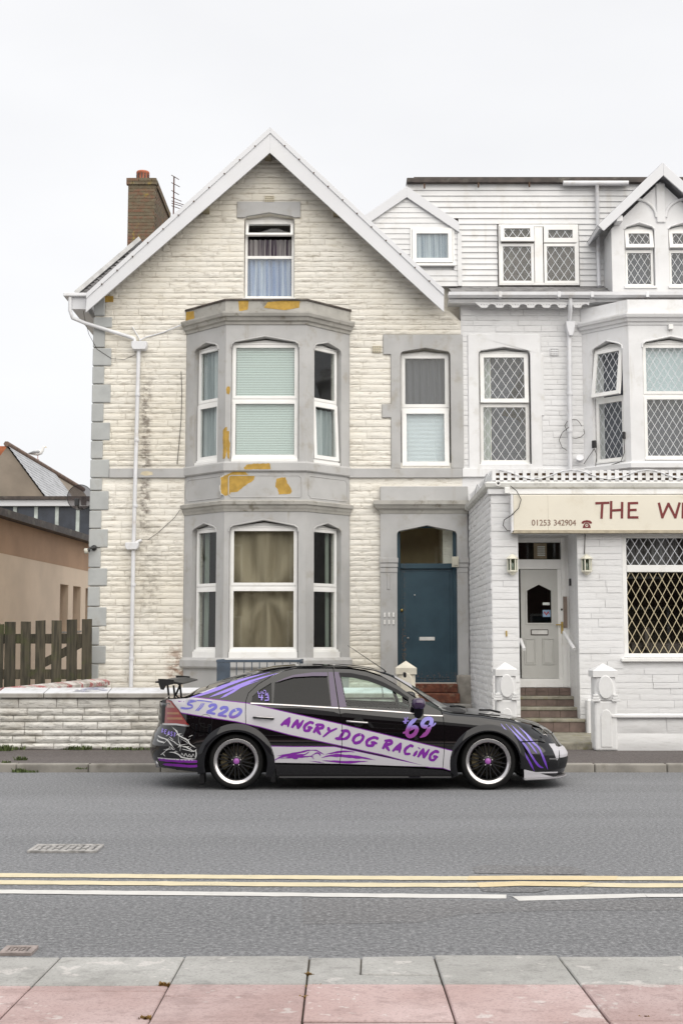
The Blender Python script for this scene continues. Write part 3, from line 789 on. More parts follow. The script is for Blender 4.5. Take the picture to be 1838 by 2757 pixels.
# ---- bay
ch = math.hypot(bayL - PX(606, 1200, YB), YF - YB)
cL, cR = PX(606, 1200, YB), PX(823, 1200, YB)
aL = math.atan2(YB - YF, cL - bayL); aR = math.atan2(YF - YB, bayR - cR)
chL, chR = math.hypot(cL - bayL, YF - YB), math.hypot(bayR - cR, YF - YB)
FL, FC, FRr = Fr(bayL, YF, aL), Fr(cL, YB, 0), Fr(cR, YB, aR)
path = [(bayL, YF), (cL, YB), (cR, YB), (bayR, YF)]
wC = cR - cL
NETC = curtain_mat('net_curtain', (.78, .84, .86), .3, 1, (.40, .46, .48), 10, alpha=.9)
for lvl, (zb, zt, vs0, vsp, vpk, vt0, vt1, c0, c1, vbs) in enumerate((
        (PZ(1267, YB), PZ(874, YB), 921.5, 921.5, 907, 1081, 1072, 620, 804, 1243),
        (PZ(1795, YB), PZ(1377, YB), 1416.5, 1416.5, 1400.6, 1585, 1575, 618.7, 803.7, 1776))):
    zs_, zp = PZ(vsp, YB), PZ(vpk, YB); zo = PZ(vbs, YB)
    for fr, wd, o0, o1, nm in ((FL, chL, .21 * chL, .81 * chL, 'l'), (FC, wC, PX(c0, 1200, YB) - cL, PX(c1, 1200, YB) - cL, 'c'), (FRr, chR, .18 * chR, .80 * chR, 'r')):
        m = MB(); zp2 = zp if nm == 'c' else zs_ + (zp - zs_) * .75
        m.plate([(0, zb), (wd, zb), (wd, zt), (0, zt)], [headpoly(o0, o1, zo, zs_, zp2)], 0, .17)
        m.obj('bay_wall', GREY, house, fr, bevel=.012 if False else 0)
        # roll moulding over the head
        xm = (o0 + o1) / 2
        m = MB(); m.tube([(o0 + .0, -.004, zs_ - .10), (o0 + .01, -.006, zs_ - .03), (o0 + .07, -.006, zs_ + .012), (xm, -.006, zp2 + .012), (o1 - .07, -.006, zs_ + .012), (o1 - .01, -.006, zs_ - .03), (o1, -.004, zs_ - .10)], .016, 6)
        m.obj('hood_mould', GREY, house, fr)
        std_window(house, fr, o0 + .012, o1 - .012, zo + (.07 if lvl == 0 else .15), zs_ - .01, zp2 - .012, .10, PZ(vt0, YB + .1), PZ(vt1, YB + .1), w=.07,
                   lower='open' if (lvl == 0 and nm != 'c') else 'fixed', tilt=.05 if (lvl == 0 and nm == 'r') else 0)
        m = MB(); m.box(o0 + .01, o1 - .01, .015, .16, zo, zo + (.06 if lvl == 0 else .14)); m.obj('window_board', UPVC, house, fr, bevel=.004)
    m = MB()      # the room behind the bay
    x0r, x1r, z0r, z1r = bayL + .1, bayR - .1, zo - .05, zp + .1
    m.add([(x0r, YF + .05, z0r), (x1r, YF + .05, z0r), (x1r, YF + 3, z0r), (x0r, YF + 3, z0r), (x0r, YF + .05, z1r), (x1r, YF + .05, z1r), (x1r, YF + 3, z1r), (x0r, YF + 3, z1r),
           (cL + .1, YB + .2, z0r), (cR - .1, YB + .2, z0r), (cL + .1, YB + .2, z1r), (cR - .1, YB + .2, z1r)],
          [(0, 1, 2, 3), (4, 7, 6, 5), (0, 3, 7, 4), (1, 5, 6, 2), (3, 2, 6, 7), (0, 8, 9, 1), (4, 5, 11, 10)])
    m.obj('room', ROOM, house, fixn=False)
z_a, z_b = PZ(1240, YB), PZ(925, YB)
BLND = curtain_mat('pale_green_blind', (.70, .80, .78), .2)
o0, o1 = PX(620, 1200, YB) - cL, PX(804, 1200, YB) - cL
venetian('venetian_blind', o0 + .09, o1 - .09, z_a + .12, z_b - .03, .165, 64, BLND, 'pale green venetian blind filling the upper bay middle window', FC, droop=0)
drape('net_curtain', .21 * chL + .03, .81 * chL - .03, z_a + .06, z_b - .05, .20, NETC, 'pale net curtain in the left side window of the upper bay', fr=FL, folds=6, amp=.02)
drape('net_curtain', .18 * chR + .04, .80 * chR - .03, z_a + .06, PZ(1090, YB), .20, NETC, 'short net curtain in the right side window of the upper bay', fr=FRr, folds=5, amp=.02, seed=3)
SHEETM = curtain_mat('brown_sheet', (.44, .38, .28), .3, 1, (.28, .235, .165), 3.0)
z_a, z_b = PZ(1760, YB), PZ(1412, YB)
def sheet_drape(name, x0, x1, z0, z1, y, mat, label, fr, knot=.42, seed=2):
    """a sheet hung from the top corners and gathered at a knot"""
    q = random.Random(seed); nx, nz = 40, 40; vs = []; fs = []
    for j in range(nz + 1):
        for i in range(nx + 1):
            t = i / nx; s_ = j / nz; x = x0 + (x1 - x0) * t; z = z0 + (z1 - z0) * s_
            d = (t - .52); r_ = math.hypot(d * 1.0, s_ - knot); a = math.atan2(s_ - knot, d)
            y_ = y + .085 * math.sin(a * 6 + 2.2 * r_) * min(1, r_ * 2.2) * (1.25 - r_) + .02 * math.sin(t * 31)
            vs.append((x, y_, z))
    for j in range(nz):
        for i in range(nx): fs.append((j * (nx + 1) + i, j * (nx + 1) + i + 1, (j + 1) * (nx + 1) + i + 1, (j + 1) * (nx + 1) + i))
    m = MB(); m.add(vs, fs, True); o = m.obj(name, mat, None, fr, fixn=False); tag(o, label, 'curtain'); return o
sheet_drape('hung_sheet', o0 + .05, o1 - .03, z_a + .08, z_b - .02, .26, SHEETM, 'brownish sheet hung as a curtain in the ground floor bay middle window', FC)
GREENC = curtain_mat('pale_side_curtain', (.42, .47, .42), .4)
drape('curtain', .21 * chL + .08, .21 * chL + .20, z_a + .1, z_b - .04, .24, GREENC, 'narrow pale curtain in the left side window of the ground floor bay', fr=FL, folds=2, amp=.012)
drape('curtain', .80 * chR - .18, .80 * chR - .09, z_a + .1, z_b - .04, .24, GREENC, 'narrow pale curtain in the right side window of the ground floor bay', fr=FRr, folds=2, amp=.012)

def cornice(name, z0, prof, mat=GREY):
    m = MB(); m.sweep(path, prof, z0); return m.obj(name, mat, house)
zc0, zc1 = PZ(874, YB), PZ(843, YB); h = zc1 - zc0
GREYC = plain('stained_grey_cornice', (.38, .37, .345), .65, var=.12, vs_=3, bump=.4, bs=45, dirt=(.12, .10, .06), dirtamt=.7, dscale=5)
cornice('cornice', zc0, [(-.15, 0), (.02, 0), (.03, h * .22), (.07, h * .30), (.09, h * .55), (.13, h * .62), (.15, h * .85), (.15, h), (-.15, h)], GREYC)
zp1 = PZ(808, YB); h2 = zp1 - zc1
cornice('parapet', zc1, [(-.15, .001), (.03, .001), (.03, h2 - .02), (-.15, h2 - .02)], GREYC)
cornice('parapet_flashing', zp1 - .02, [(-.15, .001), (.055, .001), (.05, .035), (-.15, .04)], DARKW)
m = MB(); m.add([(p[0], p[1], zp1 - .03) for p in path], [(0, 1, 2, 3)]); m.obj('bay_roof', DARKW, house, fixn=False)
z0, z1 = PZ(1267, YB), PZ(1243, YB)
cornice('sill_course', z0 - .02, [(-.15, 0), (.03, 0), (.05, .02), (.05, z1 - z0 - .01), (.03, z1 - z0 + .02), (-.15, z1 - z0 + .02)])
zq = PZ(1349, YB)
for fr, wd in ((FL, chL), (FC, wC), (FRr, chR)):
    m = MB(); m.box(0, wd, 0, .17, zq - .02, z0 - .019); m.obj('bay_panel', GREY, house, fr)
    a, b, c, d = .07, wd - .07, zq + .07, z0 - .09; k = .045
    m = MB(); m.tube([(a + k, -.001, c), (b - k, -.001, c), (b - k * .3, -.001, c + k * .3), (b, -.001, c + k), (b, -.001, d - k), (b - k, -.001, d - k * .3), (b - k, -.001, d), (a + k, -.001, d), (a + k * .3, -.001, d - k * .3), (a, -.001, d - k), (a, -.001, c + k), (a + k, -.001, c + k * .3), (a + k, -.001, c)], .010, 6)
    m.obj('panel_moulding', GREY, house, fr)
z3, z4 = PZ(1377, YB), PZ(1349, YB); h = z4 - z3
cornice('cornice', z3, [(-.15, 0), (.015, 0), (.03, h * .2), (.05, h * .35), (.06, h * .55), (.10, h * .65), (.11, h * .95), (.02, h * 1.12), (-.15, h * 1.12)], GREYC)
z5, z6 = PZ(1795, YB), PZ(1774, YB)
cornice('bay_sill', z5 - .03, [(-.15, 0), (.05, 0), (.07, .03), (.07, z6 - z5 - .0), (.02, z6 - z5 + .05), (-.15, z6 - z5 + .05)])
for fr, wd in ((FL, chL), (FC, wC), (FRr, chR)):
    m = MB(); m.box(.0, wd, .01, .17, .2, z5 - .029); m.obj('bay_plinth', GREY, house, fr)

PRIM = plain('old_paint_layer', (.47, .46, .43), .7, var=.15, vs_=14, bump=.4)
# bare render where the paint has come off
def peel(poly, Y, parent=house, d=.003, ox=0, oy=0, sc=1, mat=OCHRE):
    pts = [P(ox + a * sc, oy + b * sc, Y) for a, b in poly]
    # ragged edge
    res = []; q = random.Random(len(poly) * 7 + int(poly[0][0]))
    n = len(pts)
    for i in range(n):
        a, b = pts[i], pts[(i + 1) % n]; k = max(1, int((b - a).length / .03))
        for j in range(k):
            p = a.lerp(b, j / k); res.append((p.x + q.uniform(-.006, .006), p.z + q.uniform(-.006, .006)))
    m = MB(); m.plate(res, [], Y - d, Y + .01); m.obj('peeled_patch', mat, parent)
    cx_ = sum(p[0] for p in res) / len(res); cz_ = sum(p[1] for p in res) / len(res)
    m = MB(); m.plate([(cx_ + (x - cx_) * q.uniform(1.02, 1.12), cz_ + (z - cz_) * q.uniform(1.02, 1.14)) for x, z in res], [], Y - d * .5, Y + .01); m.obj('paint_flake_edge', PRIM, parent)
S = .3189
peel([(360, 1270), (420, 1245), (470, 1218), (560, 1215), (590, 1250), (645, 1260), (640, 1290), (560, 1345), (500, 1390), (440, 1400), (435, 1420), (395, 1425), (360, 1400)], YB, ox=480, oy=880, sc=S)
peel([(830, 1280), (905, 1268), (920, 1320), (940, 1345), (958, 1385), (945, 1410), (850, 1412), (838, 1370), (818, 1350)], YB, ox=480, oy=880, sc=S)
peel([(555, 1190), (575, 1165), (640, 1155), (775, 1152), (778, 1200), (700, 1203), (560, 1203)], YB - .05, ox=480, oy=880, sc=S)
def peel_fr(poly, fr, mat=OCHRE):
    res = []; q = random.Random(5); n = len(poly)
    for i in range(n):
        a, b = Vector(poly[i]), Vector(poly[(i + 1) % n]); k = max(1, int((b - a).length / .03))
        for j in range(k):
            p = a.lerp(b, j / k); res.append((p.x + q.uniform(-.005, .005), p.y + q.uniform(-.005, .005)))
    m = MB(); m.plate(res, [], -.004, .01); m.obj('peeled_patch', mat, house, fr)
zz = lambda zy: PZ(880 + zy * S, YB)
peel_fr([(-0.002, zz(850)), (.03, zz(845)), (.035, zz(880)), (.07, zz(880)), (.075, zz(960)), (.09, zz(980)), (.085, zz(1115)), (.05, zz(1110)), (.03, zz(1010)), (.02, zz(1090)), (-.002, zz(1110))], Fr(cL, YB - .001))
peel_fr([(chL - .06, zz(870)), (chL + .001, zz(850)), (chL + .001, zz(1110)), (chL - .05, zz(1110))], FL)
peel_fr([(.03, zz(505)), (.07, zz(505)), (.088, zz(535)), (.06, zz(570)), (.02, zz(560)), (.015, zz(525))], Fr(cL, YB - .001))
zz2 = lambda zy: PZ(780 + zy * .5102, YB - .03)
xx2 = lambda zx: PX(180 + zx * .5102, 825, YB - .03)
for pg in ([(905, 60), (960, 55), (955, 105), (910, 115)], [(1040, 95), (1060, 65), (1140, 58), (1230, 60), (1225, 95), (1150, 108), (1060, 98)]):
    m = MB(); m.plate([(xx2(a), zz2(b)) for a, b in pg], [], YB - .034, YB - .02); m.obj('peeled_patch', OCHRE, house)
fo = Fr(*FL.at(0, -.031, 0)[:2], FL.rz)
m = MB(); m.plate([(.0, zc1 + .01), (.26, zc1 + .02), (.24, zp1 - .05), (.02, zp1 - .03)], [], -.003, .01); m.obj('peeled_patch', OCHRE, house, fo)

# ---- door with grey surround
yd_ = YF - .10
x0, x1 = PX(1023.9, 1600, yd_), PX(1259, 1600, yd_)
zt = PZ(1383, yd_); zo1, zos, zop = PZ(1838, yd_), PZ(1430.5, yd_), PZ(1414, yd_)
ox0, ox1 = PX(1069, 1600, yd_), PX(1231, 1600, yd_)
m = MB(); m.plate([(x0, .3), (x1, .3), (x1, zt), (x0, zt)], [headpoly(ox0, ox1, .31, zos, zop)], yd_, YF + .12); m.obj('door_surround', GREY, house, bevel=.02, seg=2)
m = MB(); za, zb = PZ(1383, yd_), PZ(1349, yd_); h = zb - za
m.sweep([(x0, YF), (x0, yd_), (x1 + .02, yd_)], [(-.05, 0), (.01, 0), (.03, h * .25), (.08, h * .4), (.10, h * .55), (.13, h * .7), (.13, h), (-.05, h)], za); m.obj('door_cornice', GREYC, house)
m = MB(); m.box(x0 + .0, x1 + .02, yd_ + .0, YF + .1, zb + .001, PZ(1309, yd_)); m.obj('door_blocking', GREY, house, bevel=.012)
for a, b in ((x0, ox0), (ox1, x1)):
    z_, zz_ = PZ(1541, yd_), PZ(1502, yd_); h = zz_ - z_
    m = MB(); m.box(a - .012, b + .012, yd_ - .02, yd_ + .05, z_ + h * .35, z_ + h * .62); m.box(a - .02, b + .02, yd_ - .03, yd_ + .05, z_ + h * .66, z_ + h); m.box(a - .006, b + .006, yd_ - .012, yd_ + .05, z_, z_ + h * .30)
    m.obj('pilaster_cap', GREY, house, bevel=.005)
m = MB(); q = PR(1041, 1050, 1545, 1587, yd_ - .01); m.box(q[0], q[1], yd_ - .012, yd_ + .02, q[2], q[3]); m.obj('pilaster_flute', GREY, house, bevel=.008)
m = MB(); m.box(ox1 - .03, x1 + .05, yd_ - .06, YF, .3, PZ(1817, yd_)); m.obj('pilaster_base', plain('dirty_stone_base', (.30, .28, .25), .8, var=.2, vs_=6, bump=.8, bs=25, dirt=(.12, .10, .08)), house, bevel=.03, seg=2)
TEAL = None
def door_paint():
    n = NT('worn_teal_door_paint'); x, y, z = n.xyz()
    c = n.mix(n.ss(n.noise(3, 5), .3, .7), (.012, .040, .062), (.020, .056, .080))
    dx = n.math('ABSOLUTE', n.math('SUBTRACT', x, PX(1087, 1700, YF + .1)))
    e = n.math('MULTIPLY', n.ss(dx, .01, .06, 1, 0), n.ss(n.noise(24, 6, .7), .50, .58))
    e = n.math('MULTIPLY', e, n.ss(z, 1.0, 2.5, .85, .2))
    c = n.mix(e, c, (.16, .085, .04))
    lo = n.math('MULTIPLY', n.ss(z, .98, 1.10, 1, 0), n.ss(n.noise(30, 6, .7), .52, .60)); c = n.mix(n.math('MULTIPLY', lo, .45), c, (.22, .12, .08))
    n.bsdf(c, .42, 0, n.bump(n.noise(25, 5), .25, .004)); return n.m
TEAL = door_paint()
yl = YF + .06
tr0, tr1 = PZ(1531, yl), PZ(1517, yl); db = PZ(1838, yl)
m = MB(); frame_rect(m, ox0 - .02, ox1 + .02, db, zop + .05, .085, yl, yl + .08, wb=.01); m.box(ox0 + .065, ox1 - .065, yl - .015, yl + .08, tr0, tr1); m.obj('door_frame', TEAL, house, bevel=.006)
m = MB(); m.box(ox0 + .06, ox1 - .06, yl + .035, yl + .075, db + .005, tr0 - .004)
m.box(ox0 + .11, ox1 - .13, yl + .026, yl + .040, db + .075, tr0 - .05)
dr = m.obj('door', TEAL, house, bevel=.004)
BRASS = plain('worn_brass', (.55, .40, .14), .4, 1.0, var=.2, bump=.1)
METALW = plain('pale_metal', (.72, .72, .70), .35, .3, var=.1, bump=.05)
q = PR(1128.5, 1170, 1715, 1724.5, yl); m = MB(); m.box(q[0], q[1], yl + .012, yl + .028, q[2], q[3]); m.obj('letter_box', METALW, dr, bevel=.004)
for (u, v, rr_, mt) in ((1081, 1643, .03, BRASS), (1116, 1602, .014, METALW), (1098, 1718, .02, IRON)):
    c = P(u, v, yl); m = MB(); m.lathe([(0, -.025), (rr_ * .6, -.02), (rr_, 0), (rr_, .03)], (c.x, yl + (.01 if u < 1085 else .02), c.z), 'y', 14); m.obj('lock', mt, dr)
m = MB(); m.box(ox0 + .065, ox1 - .065, yl + .04, yl + .046, tr1, zop + .02); m.obj('fanlight', GLASS, house)
room(house, ox0 - .05, ox1 + .05, tr1 - .05, zop + .1, yl + .09, 1.1, plain('dim_hall', (.42, .35, .22), .9, var=.2, vs_=1.5, bump=0))
for i in range(3):
    for j in range(2):
        q = PR(980 + (205 + 46 * i) * .2551, 980 + (228 + 46 * i) * .2551, 1280 + (1448 + 78 * j) * .2551, 1280 + (1496 + 78 * j) * .2551, yd_)
        m = MB(); m.box(q[0] + .004, q[1] - .004, yd_ - .022, yd_ + .01, q[2], q[3]); m.obj('doorbell', UPVC, house, bevel=.006)
q = PR(1215, 1234, 1499, 1527, yd_); m = MB(); m.box(q[0], q[1], yd_ - .06, yd_ + .0, q[2], q[3]); m.box(q[0] + .02, q[1] - .02, yd_ - .075, yd_ - .06, q[2] + .03, q[3] - .04); m.obj('alarm_box', plain('yellowed_plastic', (.52, .50, .42), .5, var=.1), house, bevel=.012, seg=2)
REDST = plain('flaking_red_step', (.12, .036, .018), .75, var=.4, vs_=12, bump=.6, bs=40, dirt=(.30, .24, .16), dirtamt=.7, dscale=9)
st = thing('door_steps', ((ox0 + ox1) / 2, YF - .5, .42), 'flaking red painted steps below the dark teal door', 'steps')
za = PZ(1841, YF - .25)
m = MB(); m.box(ox0 - .02, ox1 - .03, YF - .32, YF + .14, za - .16, za); m.obj('step', REDST, st, bevel=.015)
m = MB(); m.box(ox0 - .06, ox1 - .02, YF - .62, YF - .32, za - .34, za - .162); m.obj('step', REDST, st, bevel=.015)
m = MB(); m.box(ox0 - .06, ox1 + .16, YF - 1.0, YF - .62, .42, za - .343); m.obj('step', CONC, st, bevel=.015)

m = MB(); m.box(XR - .35, XR + .6, YF + .31, 33, .3, PZ(766, YF + .3)); m.obj('party_wall', CREAM, house)
# ---- roof, bargeboards, chimney
def bpoly(pts): return [(P(u, v, YG).x, P(u, v, YG).z) for u, v in pts]
m = MB(); m.prism(bpoly([(727.7, 350), (233.6, 797), (231, 841), (726.6, 411)]), 'y', YG, YG + .035); m.obj('bargeboard', BARGE, house, bevel=.004)
m = MB(); m.prism(bpoly([(727.7, 350), (726.6, 411), (1194.5, 840), (1194.5, 786)]), 'y', YG, YG + .035); m.obj('bargeboard', BARGE, house, bevel=.004)
m = MB(); m.prism(bpoly([(727.7, 342.4), (233.6, 789), (233, 804), (727.7, 359)]), 'y', YG - .02, YG + .05); m.obj('barge_capping', BARGE, house, bevel=.004)
m = MB(); m.prism(bpoly([(727.7, 342.4), (727.7, 359), (1194.5, 796), (1194.5, 779)]), 'y', YG - .02, YG + .05); m.obj('barge_capping', BARGE, house, bevel=.004)
NAIL = plain('rusty_nail', (.10, .06, .04), .7, .5, var=.2)
for side, (ua, va, ub, vb) in enumerate(((727.7, 358, 233.6, 804), (727.7, 358, 1194.5, 795))):
    for i in range(1, 12):
        t = i / 12; c = P(ua + (ub - ua) * t, va + (vb - va) * t - 2, YG - .02); m = MB(); m.box(c.x - .012, c.x + .012, YG - .026, YG - .01, c.z - .012, c.z + .012); m.obj('nail_head', NAIL, house)
def slope(x0, z0, x1, z1, y0, y1, th, name, mat, par=house):
    d = Vector((x1 - x0, z1 - z0)).normalized(); nrm = Vector((-d.y, d.x)) * th
    if nrm.y > 0: nrm = -nrm
    m = MB(); m.prism([(x0, z0), (x1, z1), (x1 + nrm.x, z1 + nrm.y), (x0 + nrm.x, z0 + nrm.y)], 'y', y0, y1); return m.obj(name, mat, par)
slope(la.x, la.z - .03, ap.x, ap.z - .03, YG + .036, 33, .10, 'roof_slope', SLATE)
slope(ap.x, ap.z - .03, ra.x, ra.z - .03, YG + .036, 33, .10, 'roof_slope', SLATE)
# slates of the wider rear roof, seen past the bargeboard on the left
p0, p1 = P(200, 784, 24.3), P(345, 661, 24.3)
m = MB(); d = (p1 - p0); m.prism([(p0.x, p0.z), (p1.x + d.x * .2, p1.z + d.z * .2), (p1.x + d.x * .2 + .05, p1.z + d.z * .2 - .07), (p0.x + .05, p0.z - .07)], 'y', 24.3, 33); m.obj('verge_capping', plain('pale_verge_mortar', (.60, .60, .60), .7, var=.15, vs_=6, bump=.5, dirt=(.25, .24, .2)), house)
ns = 16
for i in range(ns):
    a = p0 + d * (i / ns); b = p0 + d * ((i + 1.25) / ns)
    m = MB(); k = Vector((.06, 0, -.085)) + Vector((R.uniform(-.01, .01), 0, R.uniform(-.01, .01)))
    m.prism([(a.x + k.x, a.z + k.z), (b.x + k.x, b.z + k.z - .035), (b.x + k.x + .17, b.z + k.z - .19), (a.x + k.x + .17, a.z + k.z - .155)], 'y', 24.31 + .01 * (i % 2), 24.6); m.obj('slate', SLATE, house)
# eaves gutter and box end on the left
c0, c1 = P(170, 788, YG + .1), P(233, 795, YG + .1)
m = MB(); m.box(c0.x, c1.x + .02, YG + .12, YG + .5, PZ(796, YG + .1), PZ(787, YG + .1)); m.obj('gutter', PIPE, house, bevel=.01)
m = MB(); m.box(PX(194, 815, YG + .2), PX(232, 815, YG + .2), YG + .2, 30, PZ(832, YG + .2), PZ(797, YG + .2)); m.obj('eaves_box', BARGE, house)
hop = P(376, 918, YF - .10)
pp = [P(190, 797, YG + .18), P(189, 835, YG + .18), P(196, 856, YG + .22), P(230, 870, YF - .12), P(352, 908, YF - .11), P(362, 913, YF - .11), P(364, 925, YF - .11)]
m = MB(); m.tube(pp, .036, 10); m.obj('drainpipe', PIPE, house)
m = MB(); q = PR(356, 397, 921, 943, YF - .11); m.prism([(q[0] + .03, q[2]), (q[1] - .03, q[2]), (q[1], q[2] + .06), (q[1], q[3]), (q[0], q[3]), (q[0], q[2] + .06)], 'y', YF - .2, YF - .03); m.obj('hopper', PIPE, house, bevel=.008)
pt, pm_, pb = P(374, 943, YF - .10), P(360, 1470, YF - .10), P(353, 1850, YF - .10)
m = MB(); m.tube([pt, pm_, pb], .038, 12); m.obj('drainpipe', PIPE, house)
for v in (1066, 1190, 1368, 1580, 1775):
    t = (v - 943) / (1850 - 943); c = pt.lerp(pb, t); m = MB(); m.lathe([(.045, -.03), (.048, -.02), (.048, .02), (.045, .03)], tuple(c), 'z', 12); m.obj('pipe_collar', PIPE, house)
q = PR(339, 375, 1461, 1480, YF - .11); m = MB(); m.prism([(q[0] + .03, q[2]), (q[1] - .04, q[2]), (q[1], q[2] + .06), (q[1], q[3]), (q[0], q[3]), (q[0], q[2] + .06)], 'y', YF - .19, YF - .03); m.obj('hopper', PIPE, house, bevel=.008)
m = MB(); m.tube([P(366, 1462, YF - .12), P(372, 1458, YF - .1), P(380, 1455, YF - .05)], .028, 8); m.obj('waste_pipe', PIPE, house)
m = MB(); m.tube([P(376, 916, YF - .08), P(392, 908, YF - .05), P(440, 895, YF - .03), P(490, 874, YF - .1)], .014, 6); m.obj('waste_pipe', PIPE, house)
m = MB(); m.tube([P(357, 880, YF - .04), P(381, 920, YF - .05)], .012, 6); m.obj('waste_pipe', PIPE, house)
CABLE = plain('dark_cable', (.05, .045, .04), .6, var=.1, bump=0)
def cable(pts, r=.006, parent=None, mat=CABLE, name='cable'):
    m = MB(); m.tube(pts, r, 5); return m.obj(name, mat, parent)
cable([P(488, 1000, YF - .04), P(490, 1060, YF - .04), P(488, 1130, YF - .04), P(483, 1190, YF - .04), P(477, 1250, YF - .04)], .006, house)
cable([P(484, 1374, YF - .06), P(470, 1394, YF - .04), P(450, 1412, YF - .04), P(425, 1435, YF - .04), P(400, 1452, YF - .04)], .005, house)
cable([P(225, 834, YG + .3), P(229, 860, YF + .02), P(240, 900, YF - .05), P(262, 940, YF - .05), P(300, 965, YF - .05), P(335, 968, YF - .05), P(365, 955, YF - .05)], .005, house)
# purlin ends under the bargeboards
for u, v in ((556, 565), (905, 572), (722, 422)):
    c = P(u, v, YF - .05); m = MB(); m.box(c.x - .06, c.x + .06, YG + .05, YF + .02, c.z - .08, c.z + .10); m.obj('purlin_end', plain('weathered_timber', (.27, .24, .17), .8, var=.2, bump=.4), house)

BRK = NT('chimney_brick'); _b = BRK
def brickmat():
    n = NT('weathered_chimney_brick')
    r = n.rand(); a = n.noise(9, 5, .65)
    c = n.mix(n.ss(r, .2, .8), (.165, .088, .055), (.125, .095, .06))
    c = n.mix(n.ss(a, .42, .60, 0, .85), c, (.15, .128, .085))
    c = n.mix(n.ss(n.noise(4, 5, .6), .60, .70, 0, .8), c, (.30, .22, .045))
    n.bsdf(c, .85, 0, n.bump(n.noise(40, 5), .6, .006)); return n.m
CHB = brickmat(); bpy.data.materials.remove(BRK.m)
CHM = plain('chimney_mortar', (.24, .20, .14), .9, var=.2, vs_=8, bump=.5)
yc0, yc1 = 26.0, 28.2
cx0, cx1 = PX(344, 560, yc0), PX(417, 560, yc0); ctop = PZ(477, yc0); cbot = PZ(690, yc0) - .3
m = MB(); m.box(cx0 + .01, cx1 - .01, yc0 + .01, yc1, cbot, ctop - .01); chim = m.obj('chimney', CHM, house)
hb = .0745; bl = (cx1 - cx0)
bmx = {}
def unitbox(name, mat):
    k = (name, mat.name)
    if k not in bmx:
        mb = MB(); mb.box(0, 1, 0, 1, 0, 1); bmx[k] = mb.mesh(name, mat)
    return bmx[k]
z = cbot; row = 0
while z < ctop - .02:
    out_ = .035 if z > ctop - .24 else 0
    n_ = 3; sft = (row % 2) * .5
    edges = sorted(set([0, 1] + [min(1, max(0, (i + sft) / 2.4)) for i in range(4)]))
    for a, b in zip(edges[:-1], edges[1:]):
        if b - a < .05: continue
        put('brick', unitbox('brick', CHB), chim, (cx0 - out_ + a * (bl + 2 * out_) + .005, yc0 - out_, z), (0, 0, 0), ((b - a) * (bl + 2 * out_) - .01, .1, hb - .011))
    y = yc0 + .1 + (.11 if row % 2 else 0)
    while y < yc1 - .05:
        put('brick', unitbox('brick', CHB), chim, (cx1 - .1 + out_, y, z), (0, 0, 0), (.1, min(.215, yc1 - y), hb - .011)); y += .226
    z += hb; row += 1
POT = plain('terracotta_pot', (.38, .12, .065), .7, var=.2, vs_=10, bump=.2, dirt=(.16, .08, .05))
def pot(x, y, z, r_, h, par):
    m = MB(); m.lathe([(r_ * 1.02, -.05), (r_ * 1.02, 0), (r_ * .9, .02), (r_, h * .8), (r_ * 1.06, h * .85), (r_ * 1.0, h), (r_ * .8, h), (r_ * .8, h * .2)], (x, y, z), 'z', 20); o = m.obj('chimney_pot', POT, par)
    for k in range(12):
        t = k * math.tau / 12; m = MB(); m.box(-.010, .010, -.012, .012, h * .12, h * .72)
        ob = m.obj('pot_slot', DARKW, o); 
        ob.location = (x + math.cos(t) * r_ * .97, y + math.sin(t) * r_ * .97, z); ob.rotation_euler = (0, 0, t)
pc = P(390, 470, yc0 + .3)
pot((cx0 + cx1) / 2 - .02, yc0 + .28, ctop, .135, .22, chim)
pot((cx0 + cx1) / 2 + .08, yc0 + .75, ctop, .12, .12, chim)
pot((cx0 + cx1) / 2 + .05, yc0 + 1.35, ctop, .12, .1, chim)
# aerial
ya2 = 28.6; a0, a1 = P(467, 575, ya2), P(469, 475, ya2)
t = thing('tv_aerial', (a0.x, ya2, a0.z - .8), 'rusty television aerial standing behind the brick chimney', 'aerial')
RUST = plain('rusty_steel', (.11, .045, .03), .7, .4, var=.3, vs_=30, bump=.2)
m = MB(); m.tube([a0 - Vector((0, 0, .9)), a1], .016, 6); m.obj('mast', RUST, t)
for i, v in enumerate((478, 498, 519, 537, 547, 553, 560)):
    c = P(468, v, ya2); L = (.10, .12, .10, .16, .22, .25, .2)[i]
    m = MB(); m.tube([c + Vector((-.03, -.15, 0)), c + Vector((L, .15, .01))], .009, 5); m.obj('element', RUST, t)
# ================================================================== WHITE GUEST HOUSE
YP = 20.2; YD = 21.0; YM = YF + .28
guest = thing('guest_house', (5.5, YF, .1), 'white painted guest house with boarded attic and projecting ground floor front', 'house')
XG = XR + .002; XE = 9.6
w1 = PR(1288.7, 1427.6, 945, 1249, YF); w1p = PZ(935, YF); w1s = PZ(946, YF)
b2L, b2c = PX(1568.7, 1080, YF), PX(1694.8, 1080, YF - .72)
b2m = PX(1783, 438, YF - .5); b2c2 = 2 * b2m - b2c; b2R = 2 * b2m - b2L
zev = PZ(800, YF)
m = MB(); m.plate([(XG, .2), (XE, .2), (XE, zev), (XG, zev)], [headpoly(w1[0], w1[1], w1[2], w1s, w1p), [(b2L + .4, 3.2), (b2R - .4, 3.2), (b2R - .4, PZ(900, YF)), (b2L + .4, PZ(900, YF))]], YF + .004, YF + .3)
gwall = m.obj('wall', WHITE, guest)
m = MB(); m.box(XE - .2, XE, YF + .3, 33, .2, zev); m.box(XG, XG + .12, YF + .3, 33, .2, zev); m.obj('side_wall', RENDER, guest)
rr = random.Random(21)
zA = PZ(1266, YF)
sm0, sm1 = PX(1262, 1000, YF), PX(1468, 1000, YF)
